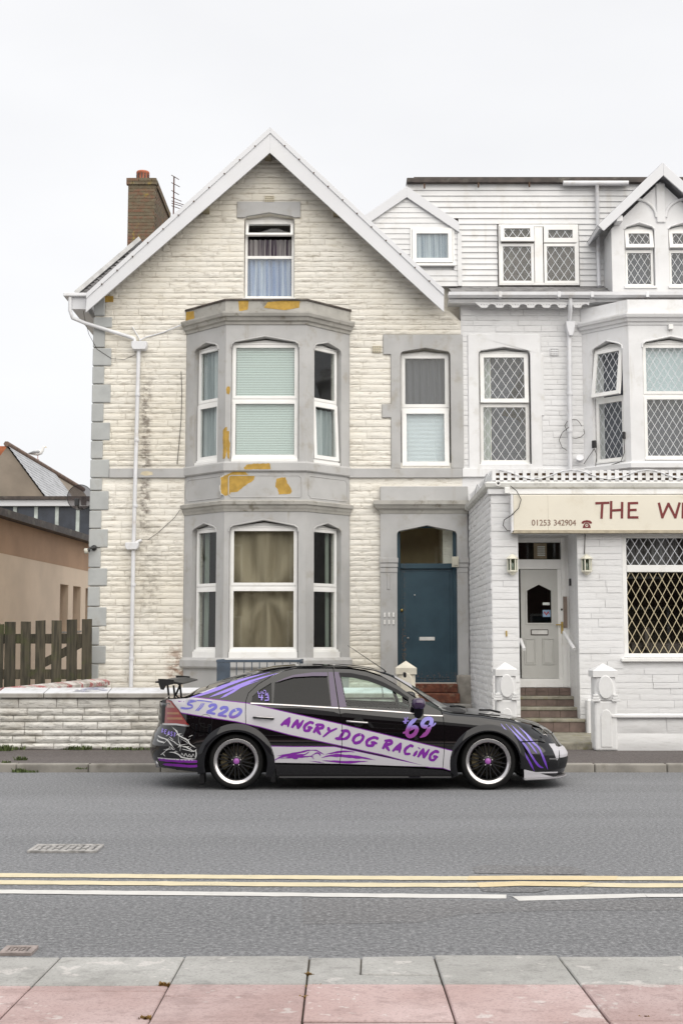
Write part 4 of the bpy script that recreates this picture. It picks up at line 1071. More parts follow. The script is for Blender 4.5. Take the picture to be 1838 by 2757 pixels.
rects = lay(zA, zev, lambda a, b: (XG + .02, b2L), [(w1[0] - .21, w1[1] + .21, PZ(1262, YF), PZ(902, YF)), (XG, b2L, PZ(1290, YF), PZ(1262, YF))], rr, .085, .125, .22, .5, .006)
GV = stone_variants('painted_stone', 4, 2, .004, .004, 10, 9, .002)
set_stones(rects, Fr(0, YF - .008), GV, WHITE, gwall, rr, limit=140)
m = MB(); m.plate([(w1[0] - .205, PZ(1262, YF)), (w1[1] + .205, PZ(1262, YF)), (w1[1] + .205, PZ(1120, YF)), (w1[1] + .255, PZ(1120, YF)), (w1[1] + .255, PZ(953, YF)), (w1[1] + .205, PZ(953, YF)), (w1[1] + .205, PZ(900, YF)), (w1[0] - .205, PZ(900, YF))], [headpoly(w1[0], w1[1], PZ(1250, YF), w1s, w1p)], YF - .03, YF + .1)
m.obj('window_surround', RENDER, guest, bevel=.01)
m = MB(); m.box(XG, b2L + .05, YF - .06, YF + .05, PZ(1285, YF), PZ(1262, YF)); m.obj('string_course', RENDER, guest, bevel=.008)
LD = (.166, .25); LDB = (.135, .225)
std_window(guest, W0, w1[0] + .012, w1[1] - .012, PZ(1248, YF), w1s - .012, w1p - .01, YF + .09, PZ(1088, YF), PZ(1082, YF), w=.075, upper='open', tilt=.055, leads=LD)
room(guest, w1[0], w1[1], w1[2], w1p, YF + .32)
m = MB(); m.prism([(w1[0] + .1, w1[2]), (w1[1], w1[2]), (w1[1], w1[2] + .75), (w1[1] - .25, w1[2] + .95), (w1[1] - .5, w1[2] + 1.0), (w1[1], w1s), (w1[0] + .02, w1s), (w1[0] + .02, w1[2] + .2)], 'y', YF + .40, YF + .41)
GREYB = curtain_mat('dim_grey_curtain', (.105, .112, .14), .25)
tag(m.obj('window_screen', GREYB, None), 'dim grey drape behind the leaded window beside the party wall', 'curtain')
PALEC = curtain_mat('pale_side_curtain_white', (.66, .70, .68), .4)
drape('curtain', w1[0] + .08, w1[0] + .25, w1[2] + .05, w1s - .05, YF + .25, PALEC, 'pale curtain at the left of the leaded window beside the party wall', folds=3, amp=.015)
# bay of the guest house
zb0 = PZ(1262, YF - .7)
aL2 = math.atan2(-.72, b2c - b2L); ch2 = math.hypot(.72, b2c - b2L)
GL, GC, GR = Fr(b2L, YF, aL2), Fr(b2c, YF - .72, 0), Fr(b2c2, YF - .72, -aL2)
path2 = [(b2L, YF), (b2c, YF - .72), (b2c2, YF - .72), (b2R, YF)]
Y2 = YF - .72
zt2 = PZ(875, Y2); hs_, hp_ = PZ(921, Y2), PZ(907, Y2); zo = PZ(1240, Y2)
cw0 = PX(1731, 1100, Y2) - b2c; wd2 = b2c2 - b2c
for fr, wd, o0, o1, nm in ((GL, ch2, .20 * ch2, .86 * ch2, 'l'), (GC, wd2, cw0, wd2 - cw0, 'c'), (GR, ch2, .14 * ch2, .8 * ch2, 'r')):
    m = MB(); m.plate([(0, zb0 - .1), (wd, zb0 - .1), (wd, zt2), (0, zt2)], [headpoly(o0, o1, zo, hs_, hp_)], 0, .17); m.obj('bay_wall', RENDER, guest, fr)
    xm = (o0 + o1) / 2
    m = MB(); m.tube([(o0, -.004, hs_ - .10), (o0 + .01, -.006, hs_ - .03), (o0 + .07, -.006, hs_ + .012), (xm, -.006, hp_ + .012), (o1 - .07, -.006, hs_ + .012), (o1 - .01, -.006, hs_ - .03), (o1, -.004, hs_ - .10)], .016, 6); m.obj('hood_mould', RENDER, guest, fr)
    std_window(guest, fr, o0 + .012, o1 - .012, zo + .03, hs_ - .02, hp_ - .012, .09, PZ(1067, Y2), PZ(1057, Y2), w=.07, upper='open' if nm == 'l' else 'fixed', tilt=.16 if nm == 'l' else 0, leads=LDB)
m = MB(); x0r, x1r, z0r, z1r = b2L + .1, b2R - .1, zo - .05, hp_ + .1
m.add([(x0r, YF + .05, z0r), (x1r, YF + .05, z0r), (x1r, YF + 3, z0r), (x0r, YF + 3, z0r), (x0r, YF + .05, z1r), (x1r, YF + .05, z1r), (x1r, YF + 3, z1r), (x0r, YF + 3, z1r),
       (b2c + .1, Y2 + .2, z0r), (b2c2 - .1, Y2 + .2, z0r), (b2c + .1, Y2 + .2, z1r), (b2c2 - .1, Y2 + .2, z1r)],
      [(0, 1, 2, 3), (4, 7, 6, 5), (0, 3, 7, 4), (1, 5, 6, 2), (3, 2, 6, 7), (0, 8, 9, 1), (4, 5, 11, 10)])
m.obj('room', ROOM, guest, fixn=False)
BLUEB = curtain_mat('pale_blue_blind', (.66, .76, .80), .3)
m = MB(); m.box(cw0 + .06, wd2 - cw0 - .06, .20, .21, PZ(1062, Y2), hs_ - .05); tag(m.obj('roller_blind', BLUEB, None, GC), 'pale blue blind in the top of the guest house bay window', 'blind')
m = MB(); m.box(cw0 + .06, wd2 - cw0 - .06, .30, .31, zo + .05, PZ(1062, Y2)); tag(m.obj('window_screen', GREYB, None, GC), 'dim grey drape behind the lower leaded pane of the guest house bay', 'curtain')
m = MB(); m.box(.20 * ch2 + .05, .86 * ch2 - .03, .30, .31, zo + .05, hs_); tag(m.obj('window_screen', GREYB, None, GL), 'dim grey drape behind the left side window of the guest house bay', 'curtain')
def corn2(name, z0, prof, mat=RENDER):
    m = MB(); m.sweep(path2, prof, z0); return m.obj(name, mat, guest)
zc0, zc1 = PZ(875, Y2), PZ(847, Y2); h = zc1 - zc0
corn2('cornice', zc0, [(-.15, 0), (.02, 0), (.03, h * .22), (.07, h * .30), (.09, h * .55), (.13, h * .62), (.15, h * .85), (.15, h), (-.15, h)])
zp1 = PZ(808, Y2); corn2('parapet', zc1, [(-.15, .001), (.04, .001), (.04, zp1 - zc1), (-.15, zp1 - zc1)])
m = MB(); m.add([(p[0], p[1], zp1 - .03) for p in path2], [(0, 1, 2, 3)]); m.obj('bay_roof', DARKW, guest, fixn=False)
corn2('sill_course', PZ(1262, Y2), [(-.15, 0), (.03, 0), (.05, .02), (.05, .10), (.02, .13), (-.15, .13)])
# small fittings on the bay
q = PR(1796, 1808, 876, 889, Y2); m = MB(); m.box(q[0], q[1], Y2 - .08, Y2, q[2], q[3]); m.obj('light_sensor', UPVC, guest, bevel=.006)
BLK = plain('black_plastic', (.02, .02, .022), .45, var=.1, bump=0)
def fit(fr, x, z, w, h, d, nm, mat): 
    m = MB(); m.box(x - w / 2, x + w / 2, -d, 0, z - h / 2, z + h / 2); return m.obj(nm, mat, guest, fr, bevel=.008)
fit(GL, .24 * ch2, PZ(1184, Y2), .08, .14, .06, 'cable_box', BLK); fit(GL, .87 * ch2, PZ(1170, Y2), .05, .13, .05, 'cable_box', BLK)
g0 = GL.at(.24 * ch2, -.03, PZ(1196, Y2)); g1 = GL.at(.02, -.05, PZ(1250, YF)); g2 = GL.at(.26 * ch2, -.03, PZ(1246, Y2))
cable([g0, g1], .006, guest); cable([g0, GL.at(.29 * ch2, -.03, PZ(1215, Y2)), g2], .006, guest)
cable([GL.at(.87 * ch2, -.03, PZ(1178, Y2)), GL.at(.88 * ch2, -.03, PZ(1215, Y2)), GL.at(.80 * ch2, -.03, PZ(1240, Y2)), GL.at(.6 * ch2, -.04, PZ(1247, Y2))], .007, guest)

# eaves: gutter, scalloped valance, strip of slates
zg0, zg1 = PZ(803, YF - .35), PZ(789, YF - .35)
gx0 = PX(1206, 795, YF - .35)
m = MB(); prof = [(YF - .45, zg1), (YF - .445, zg0 + .04), (YF - .40, zg0), (YF - .35, zg0), (YF - .31, zg0 + .03), (YF - .30, zg1), (YF - .32, zg1), (YF - .36, zg0 + .03), (YF - .42, zg0 + .05), (YF - .435, zg1)]
m.prism(prof, 'x', gx0, XE); m.obj('gutter', PIPE, guest)
for u in (1345, 1503, 1592, 1740):
    c = PX(u, 795, YF - .4); m = MB(); m.box(c - .03, c + .03, YF - .456, YF - .29, zg0 - .006, zg1 + .004); m.obj('gutter_bracket', PIPE, guest, bevel=.006)
m = MB(); m.box(gx0 + .02, XE, YF - .27, YF + .1, PZ(812, YF - .27), PZ(803, YF - .27)); m.obj('soffit_board', RENDER, guest)
va0, va1 = PZ(815, YF - .28), PZ(806.5, YF - .28); vx0, vx1 = PX(1207, 815, YF - .28), PX(1600, 815, YF - .28)
m = MB(); pts = [(vx0, va1), (vx0, va0)]; pit = .295
x = vx0 + .33
SCX0 = PX(1292, 820, YF - .28); zl = PZ(829, YF - .28)
pts += [(SCX0 - .10, va0)]
x = SCX0
while x < vx1 - .3:
    pts += [(x, zl + .012), (x + .03, zl), (x + .11, zl), (x + .14, zl + .012)]
    for k in range(1, 6):
        t = math.pi * k / 6; pts.append((x + .14 + (.155) * (1 - math.cos(t)) / 2, zl + .012 + .06 * math.sin(t)))
    x += pit
pts += [(x, va0), (vx1, va0 + .01), (vx1, va1)]
hl = []
x = SCX0
while x < vx1 - .3:
    for k in (.02, .07, .12):
        hl.append([(x + k - .008, zl + .05), (x + k + .008, zl + .05), (x + k + .008, zl + .066), (x + k - .008, zl + .066)])
    x += pit
m = MB(); m.plate(pts, hl, YF - .30, YF - .28); m.obj('scalloped_valance', RENDER, guest)
m = MB(); m.tube([(vx0, YF - .31, va1 - .02), (vx1, YF - .31, va1 - .02)], .022, 6); m.obj('valance_bead', RENDER, guest)
zs0, zs1 = PZ(789, YF - .33), PZ(767, YM)
m = MB(); m.add([(gx0 + .05, YF - .38, zs0), (XE, YF - .38, zs0), (XE, YM + .1, zs1), (gx0 + .05, YM + .1, zs1)], [(0, 1, 2, 3)]); m.obj('lower_roof', SLATE, guest, fixn=False)
x = gx0 + .05
while x < 5.0:
    for j in range(2):
        a, b = j * .5, j * .5 + .62
        y0, y1 = YF - .40 + (YM + .5 - YF) * a, YF - .40 + (YM + .5 - YF) * b
        z0, z1 = zs0 + (zs1 - zs0) * a + .012, zs0 + (zs1 - zs0) * b + .012
        m = MB(); xx = x + (.15 if j else 0); m.add([(xx, y0, z0), (xx + .29, y0, z0), (xx + .29, y1, z1 - .008), (xx, y1, z1 - .008), (xx, y0, z0 - .012), (xx + .29, y0, z0 - .012)], [(0, 1, 2, 3), (0, 4, 5, 1)]); m.obj('slate', SLATE, guest, fixn=False)
    x += .30

# boarded attic storey
CLAP = plain('white_weatherboard', (.72, .725, .735), .5, var=.05, vs_=2, bump=.1, dirt=(.50, .47, .42), dirtamt=.4, dscale=3, streak=.5)
mx0, mx1 = PX(1100, 600, YM), XE
mz0, mz1 = PZ(770, YM), PZ(487, YM)
m = MB(); m.box(mx0, mx1, YM + .03, YM + .2, mz0, mz1); m.obj('attic_wall', DARKW, guest)
tw0, tw1, tz0, tz1 = PR(1341, 1556, 606, 768, YM)
pitch = (PZ(480 + 0, YM) - PZ(480 + 15.1, YM)); z = mz0; k = 0
dl = PX(1234, 650, YM)
while z < mz1 - .02:
    ztop = min(z + pitch, mz1)
    xs = PX(1094, 500, YM) if z > PZ(600, YM) else dl
    segs = [(xs, mx1)]
    if z < tz1 - .03: segs = [(xs, tw0 - .02), (tw1 + .02, mx1)]
    for a, b in segs:
        m = MB(); m.prism([(YM - .002, z - .006), (YM + .022, ztop), (YM + .034, ztop), (YM + .034, z)], 'x', a, b - .003 * (k % 2)); m.obj('weatherboard', CLAP, guest)
    z += pitch; k += 1
# twin window in the boarding
m = MB(); frame_rect(m, tw0, tw1, tz0 - .01, tz1, .05, YM - .05, YM + .04); ma, mb_ = PX(1437, 690, YM), PX(1460, 690, YM); m.box(ma, mb_, YM - .045, YM + .04, tz0 + .04, tz1 - .05)
m.obj('window_frame', UPVC, guest, bevel=.006)
LD2 = (.165, .25)
for (u0, u1, opn) in ((1343.6, 1436.5, 1), (1461, 1553.6, 0)):
    a, b = PX(u0, 690, YM) + .01, PX(u1, 690, YM) - .01
    sash(guest, W0, a, b, PZ(655, YM), PZ(609, YM), .075 if opn else .09, YM - (.09 if opn else .06), lead=LD2, tilt=.16 if opn else 0)
    sash(guest, W0, a, b, tz0 + .02, PZ(658, YM), .055, YM - .055, lead=LD2)
room(guest, tw0, tw1, tz0, tz1, YM + .06, .5)
m = MB(); m.box(tw0 + .02, tw1 - .02, YM + .30, YM + .31, tz0, tz1); tag(m.obj('window_screen', GREYB, None), 'dim grey drape behind the paired leaded attic windows', 'curtain')
m = MB(); m.prism([(PX(1492, 690, YM), PZ(670, YM)), (PX(1550, 690, YM), PZ(668, YM)), (PX(1550, 690, YM), tz0), (PX(1510, 690, YM), tz0), (PX(1488, 690, YM), PZ(744, YM))], 'y', YM + .12, YM + .13); tag(m.obj('curtain', PALEC, None), 'pale crooked curtain in the right half of the boarded attic window', 'curtain')
# top fascia with its broken gutter
m = MB(); m.box(PX(1094, 485, YM), mx1, YM - .10, YM + .25, PZ(491, YM - .1), PZ(478, YM - .1)); m.obj('roof_fascia', DARKW, guest, bevel=.01)
m = MB(); m.box(mx0 + .1, mx1, YM - .06, YM + 3, PZ(478, YM - .1) - .002, PZ(477, YM - .1) + .02); m.obj('flat_roof', DARKW, guest)
m = MB(); m.tube([P(1515, 493, YM - .14), P(1690, 493, YM - .14)], .05, 8); m.obj('gutter', PIPE, guest)
m = MB(); m.tube([P(1606, 497, YM - .14), P(1606, 510, YM - .08), P(1611, 764, YM - .08), P(1613, 772, YM - .14)], .036, 10); m.obj('drainpipe', PIPE, guest)
for u, v in ((1142, 500), (1287, 497), (1424, 496)):
    c = P(u, v, YM - .11); m = MB(); m.box(c.x - .015, c.x + .015, YM - .12, YM - .08, c.z - .05, c.z + .04); m.obj('gutter_bracket', NAIL, guest)
# left dormer
YDm = YM - .14
apx = P(1094, 504, YDm); rt = P(1231.6, 599, YDm); lf = 2 * apx.x - rt.x
dwx0, dwx1, dwz0, dwz1 = PR(1109, 1217, 618, 707, YDm)
wz = PZ(770, YDm)
m = MB(); m.box(lf, rt.x - .02, YDm + .06, YDm + .16, wz, rt.z - .02); m.prism([(lf, rt.z - .02), (rt.x - .02, rt.z - .02), (apx.x, apx.z - .10)], 'y', YDm + .06, YDm + .16); m.obj('dormer_cheek', CLAP, guest)
dslope = (apx.z - rt.z) / (rt.x - apx.x)
z = wz; k = 0; dp = .105
while z < apx.z - .25:
    zt_ = z + dp; hw = min(rt.x - .01 - apx.x, (apx.z - .08 - zt_) / dslope + .02)
    if hw < .05: break
    a, b = apx.x - hw, apx.x + hw
    segs = [(a, b)] if (zt_ < dwz0 - .05 or z > dwz1 + .01) else [(a, dwx0 - .03), (dwx1 + .03, b)]
    for p_, q_ in segs:
        if q_ - p_ > .03:
            m = MB(); m.prism([(YDm - .002, z - .003), (YDm + .012, zt_), (YDm + .021, zt_), (YDm + .021, z)], 'x', p_, q_); m.obj('weatherboard', CLAP, guest)
    z += dp
for sx in (1, -1):
    ex = apx.x + sx * (rt.x + .02 - apx.x); ez = apx.z - (rt.x + .02 - apx.x) * dslope
    m = MB(); m.prism([(apx.x, apx.z), (ex, ez), (ex, ez - .20), (apx.x, apx.z - .22)], 'y', YDm - .06, YDm - .012 if sx > 0 else YDm - .011); m.obj('bargeboard', BARGE, guest, bevel=.004)
    m = MB(); m.prism([(apx.x, apx.z + .0), (ex, ez + .0), (ex, ez - .05), (apx.x, apx.z - .05)], 'y', YDm - .01, YDm + 2.5); m.obj('dormer_roof', SLATE, guest)
m = MB(); m.box(rt.x - .01, rt.x + .07, YDm - .02, YM + .03, wz, rt.z - .17); m.obj('corner_board', CLAP, guest)
sash(guest, W0, dwx0, dwx1, dwz0, dwz1, .085, YDm - .03)
m = MB(); frame_rect(m, dwx0 - .04, dwx1 + .04, dwz0 - .05, dwz1 + .03, .035, YDm - .02, YDm + .03); m.box(dwx0 - .06, dwx1 + .06, YDm - .06, YDm + .0, dwz0 - .075, dwz0 - .03); m.obj('window_frame', UPVC, guest, bevel=.004)
drape('curtain', dwx0 + .03, dwx1 - .03, dwz0 + .03, dwz1 - .03, YDm + .03, curtain_mat('grey_blue_curtain', (.22, .28, .36), .2, 1, (.50, .56, .62), 12), 'blue grey curtain in the small dormer window behind the gable', folds=6, amp=.008, seed=8)

# gabled dormer over the bay
YQ = YF - .45
qa, ql = P(1783, 438, YQ - .25), P(1607.5, 607, YQ - .25); qi = PZ(473, YQ - .25); qb_ = P(1623.6, 622, YQ - .25)
gwl = PX(1646, 700, YQ); gwr = 2 * qa.x - gwl; gz0 = PZ(785, YQ)
gs = (qa.z - ql.z) / (qa.x - ql.x)
zf = lambda x: qa.z - .28 - abs(x - qa.x) * gs
dw = [(PR(1680.6, 1762, 611, 769.7, YQ), PZ(601.5, YQ)), None]
a0_, a1_, a2_, a3_ = dw[0][0]; dw[1] = ((2 * qa.x - a1_, 2 * qa.x - a0_, a2_, a3_), dw[0][1])
hls = [headpoly(q[0], q[1], q[2], q[3], pk) for q, pk in dw]
m = MB(); m.plate([(gwl, gz0), (gwr, gz0), (gwr, zf(gwr)), (qa.x, qa.z - .28), (gwl, zf(gwl))], hls, YQ, YQ + .2); m.obj('dormer_front', RENDER, guest)
m = MB(); m.box(gwl, gwl + .12, YQ + .2, YM + .3, gz0, zf(gwl)); m.box(gwr - .12, gwr, YQ + .2, YM + .3, gz0, zf(gwr)); m.obj('dormer_side', CLAP, guest)
for q, pk in dw:
    x0, x1, z0, z1 = q
    m = MB(); frame_rect(m, x0 + .012, x1 - .012, z0 + .01, z1 - .01, .04, YQ + .08, YQ + .15); m.box(x0 + .05, x1 - .05, YQ + .08, YQ + .15, PZ(676, YQ), PZ(668, YQ)); m.prism([(x0 + .02, z1 - .01), (x1 - .02, z1 - .01), ((x0 + x1) / 2, pk - .015)], 'y', YQ + .1, YQ + .14); m.box(x0 - .02, x1 + .02, YQ - .03, YQ + .08, z0 - .05, z0 - .002); m.obj('window_frame', UPVC, guest, bevel=.004)
    sash(guest, W0, x0 + .02, x1 - .02, PZ(667, YQ), PZ(617, YQ), .07, YQ + .05, lead=(.13, .215), tilt=.18)
    sash(guest, W0, x0 + .03, x1 - .03, z0 + .02, PZ(673, YQ), .035, YQ + .07, lead=(.13, .215))
    xm = (x0 + x1) / 2
    m = MB(); m.tube([(x0, YQ - .004, z1 - .04), (x0 + .05, YQ - .006, z1 + .012), (xm, YQ - .006, pk + .02), (x1 - .05, YQ - .006, z1 + .012), (x1, YQ - .004, z1 - .04)], .015, 6); m.obj('hood_mould', RENDER, guest)
    m = MB(); m.box(x0 + .05, x1 - .05, YQ + .20, YQ + .21, z0 + .02, z1); tag(m.obj('window_screen', GREYB, None), ('dim grey drape in the left window of the gabled dormer' if q[0] < qa.x - .3 and q is dw[0][0] else 'dim grey drape in the right window of the gabled dormer'), 'curtain')
m = MB(); m.box(qa.x - .085, qa.x + .085, YQ - .035, YQ + .02, PZ(600, YQ), qa.z - .32); m.obj('king_post', RENDER, guest, bevel=.012)
for sx in (1, -1):
    pts = []
    for k in range(9):
        t = math.pi / 2 * k / 8; pts.append((qa.x + sx * (.09 + .40 * (1 - math.cos(t))), YQ - .01, PZ(586, YQ) + .36 * math.sin(t)))
    m = MB(); m.tube(pts, .03, 6); m.obj('curved_brace', RENDER, guest)
    e = qa.x + sx * (qa.x - ql.x); f_ = qa.x + sx * (qa.x - qb_.x)
    yo = 0 if sx < 0 else .002
    m = MB(); m.prism([(qa.x, qa.z), (e, ql.z), (f_, qb_.z), (qa.x, qi)], 'y', YQ - .27 + yo, YQ - .23 + yo); m.obj('bargeboard', BARGE, guest, bevel=.006)
    m = MB(); m.prism([(qa.x, qa.z - .005), (e, ql.z - .005), (e + sx * -.02, ql.z - .07), (qa.x, qa.z - .09)], 'y', YQ - .229 + yo, YM + 2.5); m.obj('dormer_roof', BARGE, guest)
    m = MB(); m.prism([(qa.x, qa.z + .012), (e, ql.z + .012), (e, ql.z - .003), (qa.x, qa.z - .003)], 'y', YQ - .22 + yo, YM + 2.5); m.obj('roof_slates', SLATE, guest)
    m = MB(); c_ = qa.x + sx * (qa.x - P(1660, 598, YQ).x); m.box(c_ - .06, c_ + .06, YQ - .22, YQ + .02, PZ(606, YQ), PZ(590, YQ)); m.obj('bracket', RENDER, guest, bevel=.01)
# downpipe of the front
yy = YF - .12
m = MB(); m.tube([P(1534, 803, YF - .34), P(1534, 838, YF - .34), P(1531, 862, yy), P(1531, 870, yy)], .04, 10); m.obj('drainpipe', PIPE, guest)
q = PR(1520, 1546, 868, 900, yy); m = MB(); m.prism([(q[0] + .06, q[2] - .05), (q[1] - .06, q[2] - .05), (q[1] - .02, q[2] + .08), (q[1], q[3]), (q[0], q[3]), (q[0] + .02, q[2] + .08)], 'y', yy - .1, yy + .08); m.obj('hopper', PIPE, guest, bevel=.01)
m = MB(); m.tube([P(1531, 900, yy), P(1534, 1270, yy)], .042, 10); m.obj('drainpipe', PIPE, guest)
for v in (1060, 1160): c = P(1532.5, v, yy); m = MB(); m.lathe([(.05, -.035), (.053, -.02), (.053, .02), (.05, .035)], tuple(c), 'z', 12); m.obj('pipe_collar', PIPE, guest)
m = MB(); m.tube([P(1560, 1238, YF - .1), P(1560, 1232, YF - .16)], .07, 12); m.obj('flue_vent', PIPE, guest)
lp = [P(1546 + 24 * math.cos(t) * (1 + .3 * math.sin(2 * t)), 1155 + 26 * math.sin(t), YF - .07) for t in [k * .5 for k in range(13)]]
cable(lp, .006, guest); cable([P(1530, 1150, YF - .16), P(1512, 1165, YF - .05), P(1504, 1185, YF - .04), P(1512, 1205, YF - .05), P(1525, 1213, YF - .1)], .006, guest)
airbrick(1480, 1502, 938, 957, guest, YF - .015, RENDER)

# ---- projecting ground floor front
XS = PX(1322, 1500, YP); zpt = PZ(1300, YP)
rx0, rx1, _, rzt = PR(1396, 1554.6, 1431, 1800, YP)
wx0, _, wz0, wz1 = PR(1676, 1838, 1435.6, 1772, YP); wx1 = wx0 + 2.3
m = MB(); m.plate([(XS, .1), (rx0, .1), (rx0, rzt), (rx1, rzt), (rx1, .1), (XE, .1), (XE, zpt), (XS, zpt)], [[(wx0, wz0), (wx1, wz0), (wx1, wz1), (wx0, wz1)]], YP, YP + .22); pw = m.obj('porch_wall', WHITE, guest)
m = MB(); m.box(XS, XS + .2, YP + .22, YF, .1, zpt); m.obj('porch_side_wall', WHITE, guest)
ps = bpy.data.objects['porch_side_wall'] if 'porch_side_wall' in bpy.data.objects else None
rr = random.Random(31)
BV = stone_variants('painted_block', 4, 2, .002, .003, 10, 19, .001)
rects = lay(.3, zpt, lambda a, b: (XS + .001, XE), [(rx0, rx1, 0, rzt), (wx0 - .02, wx1 + .02, wz0 - .08, wz1 + .02), (rx0 - .1, XE, PZ(1432, YP), zpt + 1)], rr, .085, .135, .35, .9, .006)
rects = [q for q in rects if q[0] < 6.2]
set_stones(rects, Fr(0, YP - .012), BV, WHITE, pw, rr, name='block', limit=150)
rects = lay(.3, zpt, lambda a, b: (0, YF - YP), [], rr, .085, .12, .22, .45, .012)
BVs = stone_variants('painted_side_block', 4, 2, .004, .006, 8, 23, .002)
set_stones(rects, Fr(XS - .012, YF, -math.pi / 2), BVs, WHITE, ps, rr, name='block', limit=200)
# recess: reveals, ceiling
m = MB(); m.box(rx1, rx1 + .2, YP + .22, YD + .1, .1, rzt + .3); m.box(rx0 - .2, rx0, YP + .22, YD + .1, .1, rzt + .3); m.obj('porch_reveal', WHITE, guest)
rects = lay(.5, rzt, lambda a, b: (.22, YD - YP), [], rr, .1, .15, .25, .5, .008)
m = MB(); m.box(rx0, rx1, YP + .22, YD + .1, rzt + .001, rzt + .2); m.obj('porch_ceiling', RENDER, guest)
# door of the recess
DOORG = plain('grey_white_door', (.52, .52, .50), .4, var=.03, bump=.03, dirt=(.42, .40, .36), dirtamt=.3)
df0, df1 = rx0 - .01, PX(1524, 1650, YD); dzt = PZ(1448, YD); dzb = PZ(1851, YD)
m = MB(); frame_rect(m, df0, df1, dzb, dzt, .075, YD, YD + .09, wb=PZ(1826.6, YD) - dzb - .004); m.box(df0 + .075, df1 - .075, YD, YD + .09, PZ(1532, YD), PZ(1506, YD)); m.box(df1 - .14, df1 - .075, YD + .012, YD + .09, dzb + .075, PZ(1532, YD)); m.obj('porch_door_frame', UPVC, guest, bevel=.006)
m = MB(); m.box(df1, rx1 + .01, YD + .02, YD + .1, dzb, rzt); m.box(df0, rx1, YD + .03, YD + .1, dzt, rzt); m.obj('door_surround', UPVC, guest)
m = MB(); m.box(df0 + .075, df1 - .075, YD + .03, YD + .036, PZ(1506, YD), dzt - .07); m.obj('fanlight', GLASS, guest)
m = MB(); q = PR(1437, 1472, 1462, 1504, YD); m.box(q[0], q[1], YD + .045, YD + .05, q[2], q[3]); m.obj('notice_card', plain('brown_card', (.33, .25, .17), .7, var=.15), guest)
m = MB(); [m.box(q[0] + .06, q[1] - .03, YD + .042, YD + .0455, q[2] + .05 + .035 * i, q[2] + .07 + .035 * i) for i in range(5)]; m.obj('notice_lines', UPVC, guest)
lx0, lx1, lz0, lz1 = PR(1402, 1502, 1533, 1826.6, YD)
gx = [(1419, 1677), (1483.6, 1677), (1483.6, 1590), (1451, 1573.8), (1419, 1590)]
gp = [(PX(u, 1640, YD), PZ(v, YD)) for u, v in gx]
m = MB(); m.plate([(lx0, lz0), (lx1, lz0), (lx1, lz1), (lx0, lz1)], [gp], YD + .02, YD + .065); gd = m.obj('porch_door', DOORG, guest, bevel=.004)
cxg = sum(p[0] for p in gp) / 5; czg = sum(p[1] for p in gp) / 5
big = [(cxg + (p[0] - cxg) * 1.16, czg + (p[1] - czg) * 1.09) for p in gp]
m = MB(); m.plate(big, [gp], YD + .010, YD + .019); m.obj('glazing_bead', DOORG, gd, bevel=.003)
m = MB(); m.plate(gp, [], YD + .04, YD + .045); m.obj('pane', GLASS, gd)
for (u0, u1) in ((1411, 1441), (1459, 1491)):
    q = PR(u0, u1, 1719, 1790, YD); m = MB(); frame_rect(m, q[0], q[1], q[2], q[3], .012, YD + .008, YD + .021); m.box(q[0] + .03, q[1] - .03, YD + .012, YD + .021, q[2] + .03, q[3] - .03); m.obj('door_panel', DOORG, gd, bevel=.004)
q = PR(1430.5, 1473, 1696.7, 1708, YD); m = MB(); m.box(q[0], q[1], YD + .0, YD + .02, q[2], q[3]); o = m.obj('letter_box', METALW, gd, bevel=.004)
m = MB(); frame_rect(m, q[0] - .012, q[1] + .012, q[2] - .012, q[3] + .012, .010, YD + .006, YD + .02); m.obj('letter_box_trim', DARKW, gd)
q = PR(1509, 1515, 1674, 1706, YD); m = MB(); m.box(q[0], q[1], YD - .012, YD + .0, q[2], q[3]); m.box(q[0] - .09, q[0] + .012, YD - .04, YD - .022, q[3] - .06, q[3] - .04); m.box(q[0] + .0, q[0] + .014, YD - .04, YD + .0, q[3] - .06, q[3] - .04); m.obj('door_handle', BRASS, gd, bevel=.003)
c = P(1511, 1641, YD); m = MB(); m.lathe([(0, -.012), (.016, -.01), (.018, 0)], (c.x, YD, c.z), 'y', 12); m.obj('spy_hole', DARKW, gd)
q = PR(1460, 1481, 1642, 1661, YD + .04); m = MB(); m.box(q[0], q[1], YD + .050, YD + .053, q[2], q[3]); m.obj('window_sticker', plain('blue_sticker', (.30, .42, .62), .5, bump=0), gd)
m = MB(); m.plate([(q[0] + .01, q[2] + .04), (q[0] + .03, q[3] - .02), (q[0] + .06, q[2] + .05), (q[0] + .09, q[3] - .02), (q[1] - .005, q[2] + .03), (q[0] + .09, q[3] - .05), (q[0] + .06, q[2] + .02), (q[0] + .03, q[3] - .05)], [], YD + .0475, YD + .0495); m.obj('sticker_print', plain('red_print', (.5, .06, .06), .5, bump=0), gd)
q = PR(1460, 1479, 1622, 1629, YD + .04); m = MB(); m.box(q[0], q[1], YD + .050, YD + .053, q[2], q[3]); m.obj('window_sticker', UPVC, gd)
room(guest, df0, df1, lz0, dzt, YD + .11, 1.8)
q = PR(1516, 1526, 1606, 1690, YD - .03); m = MB(); m.box(q[0], q[1], YD - .03, YD + .02, q[2], q[3]); m.obj('cable_trunking', plain('brown_trunking', (.22, .17, .14), .6, var=.1), guest)
q = PR(1525, 1532, 1558, 1577, YD - .2); m = MB(); m.box(rx1 - .03, rx1 + .01, YD - .25, YD - .17, q[2], q[3]); m.obj('doorbell', BLK, guest, bevel=.006)
m = MB(); m.tube([P(1517, 1702, YD - .25), P(1519, 1706, YD - .3), P(1545, 1748, YP + .1)], .03, 10); m.obj('handrail', RENDER, guest)
m = MB(); m.tube([P(1400, 1722, YP + .4), P(1410, 1748, YP + .1)], .028, 10); m.obj('handrail', RENDER, guest)
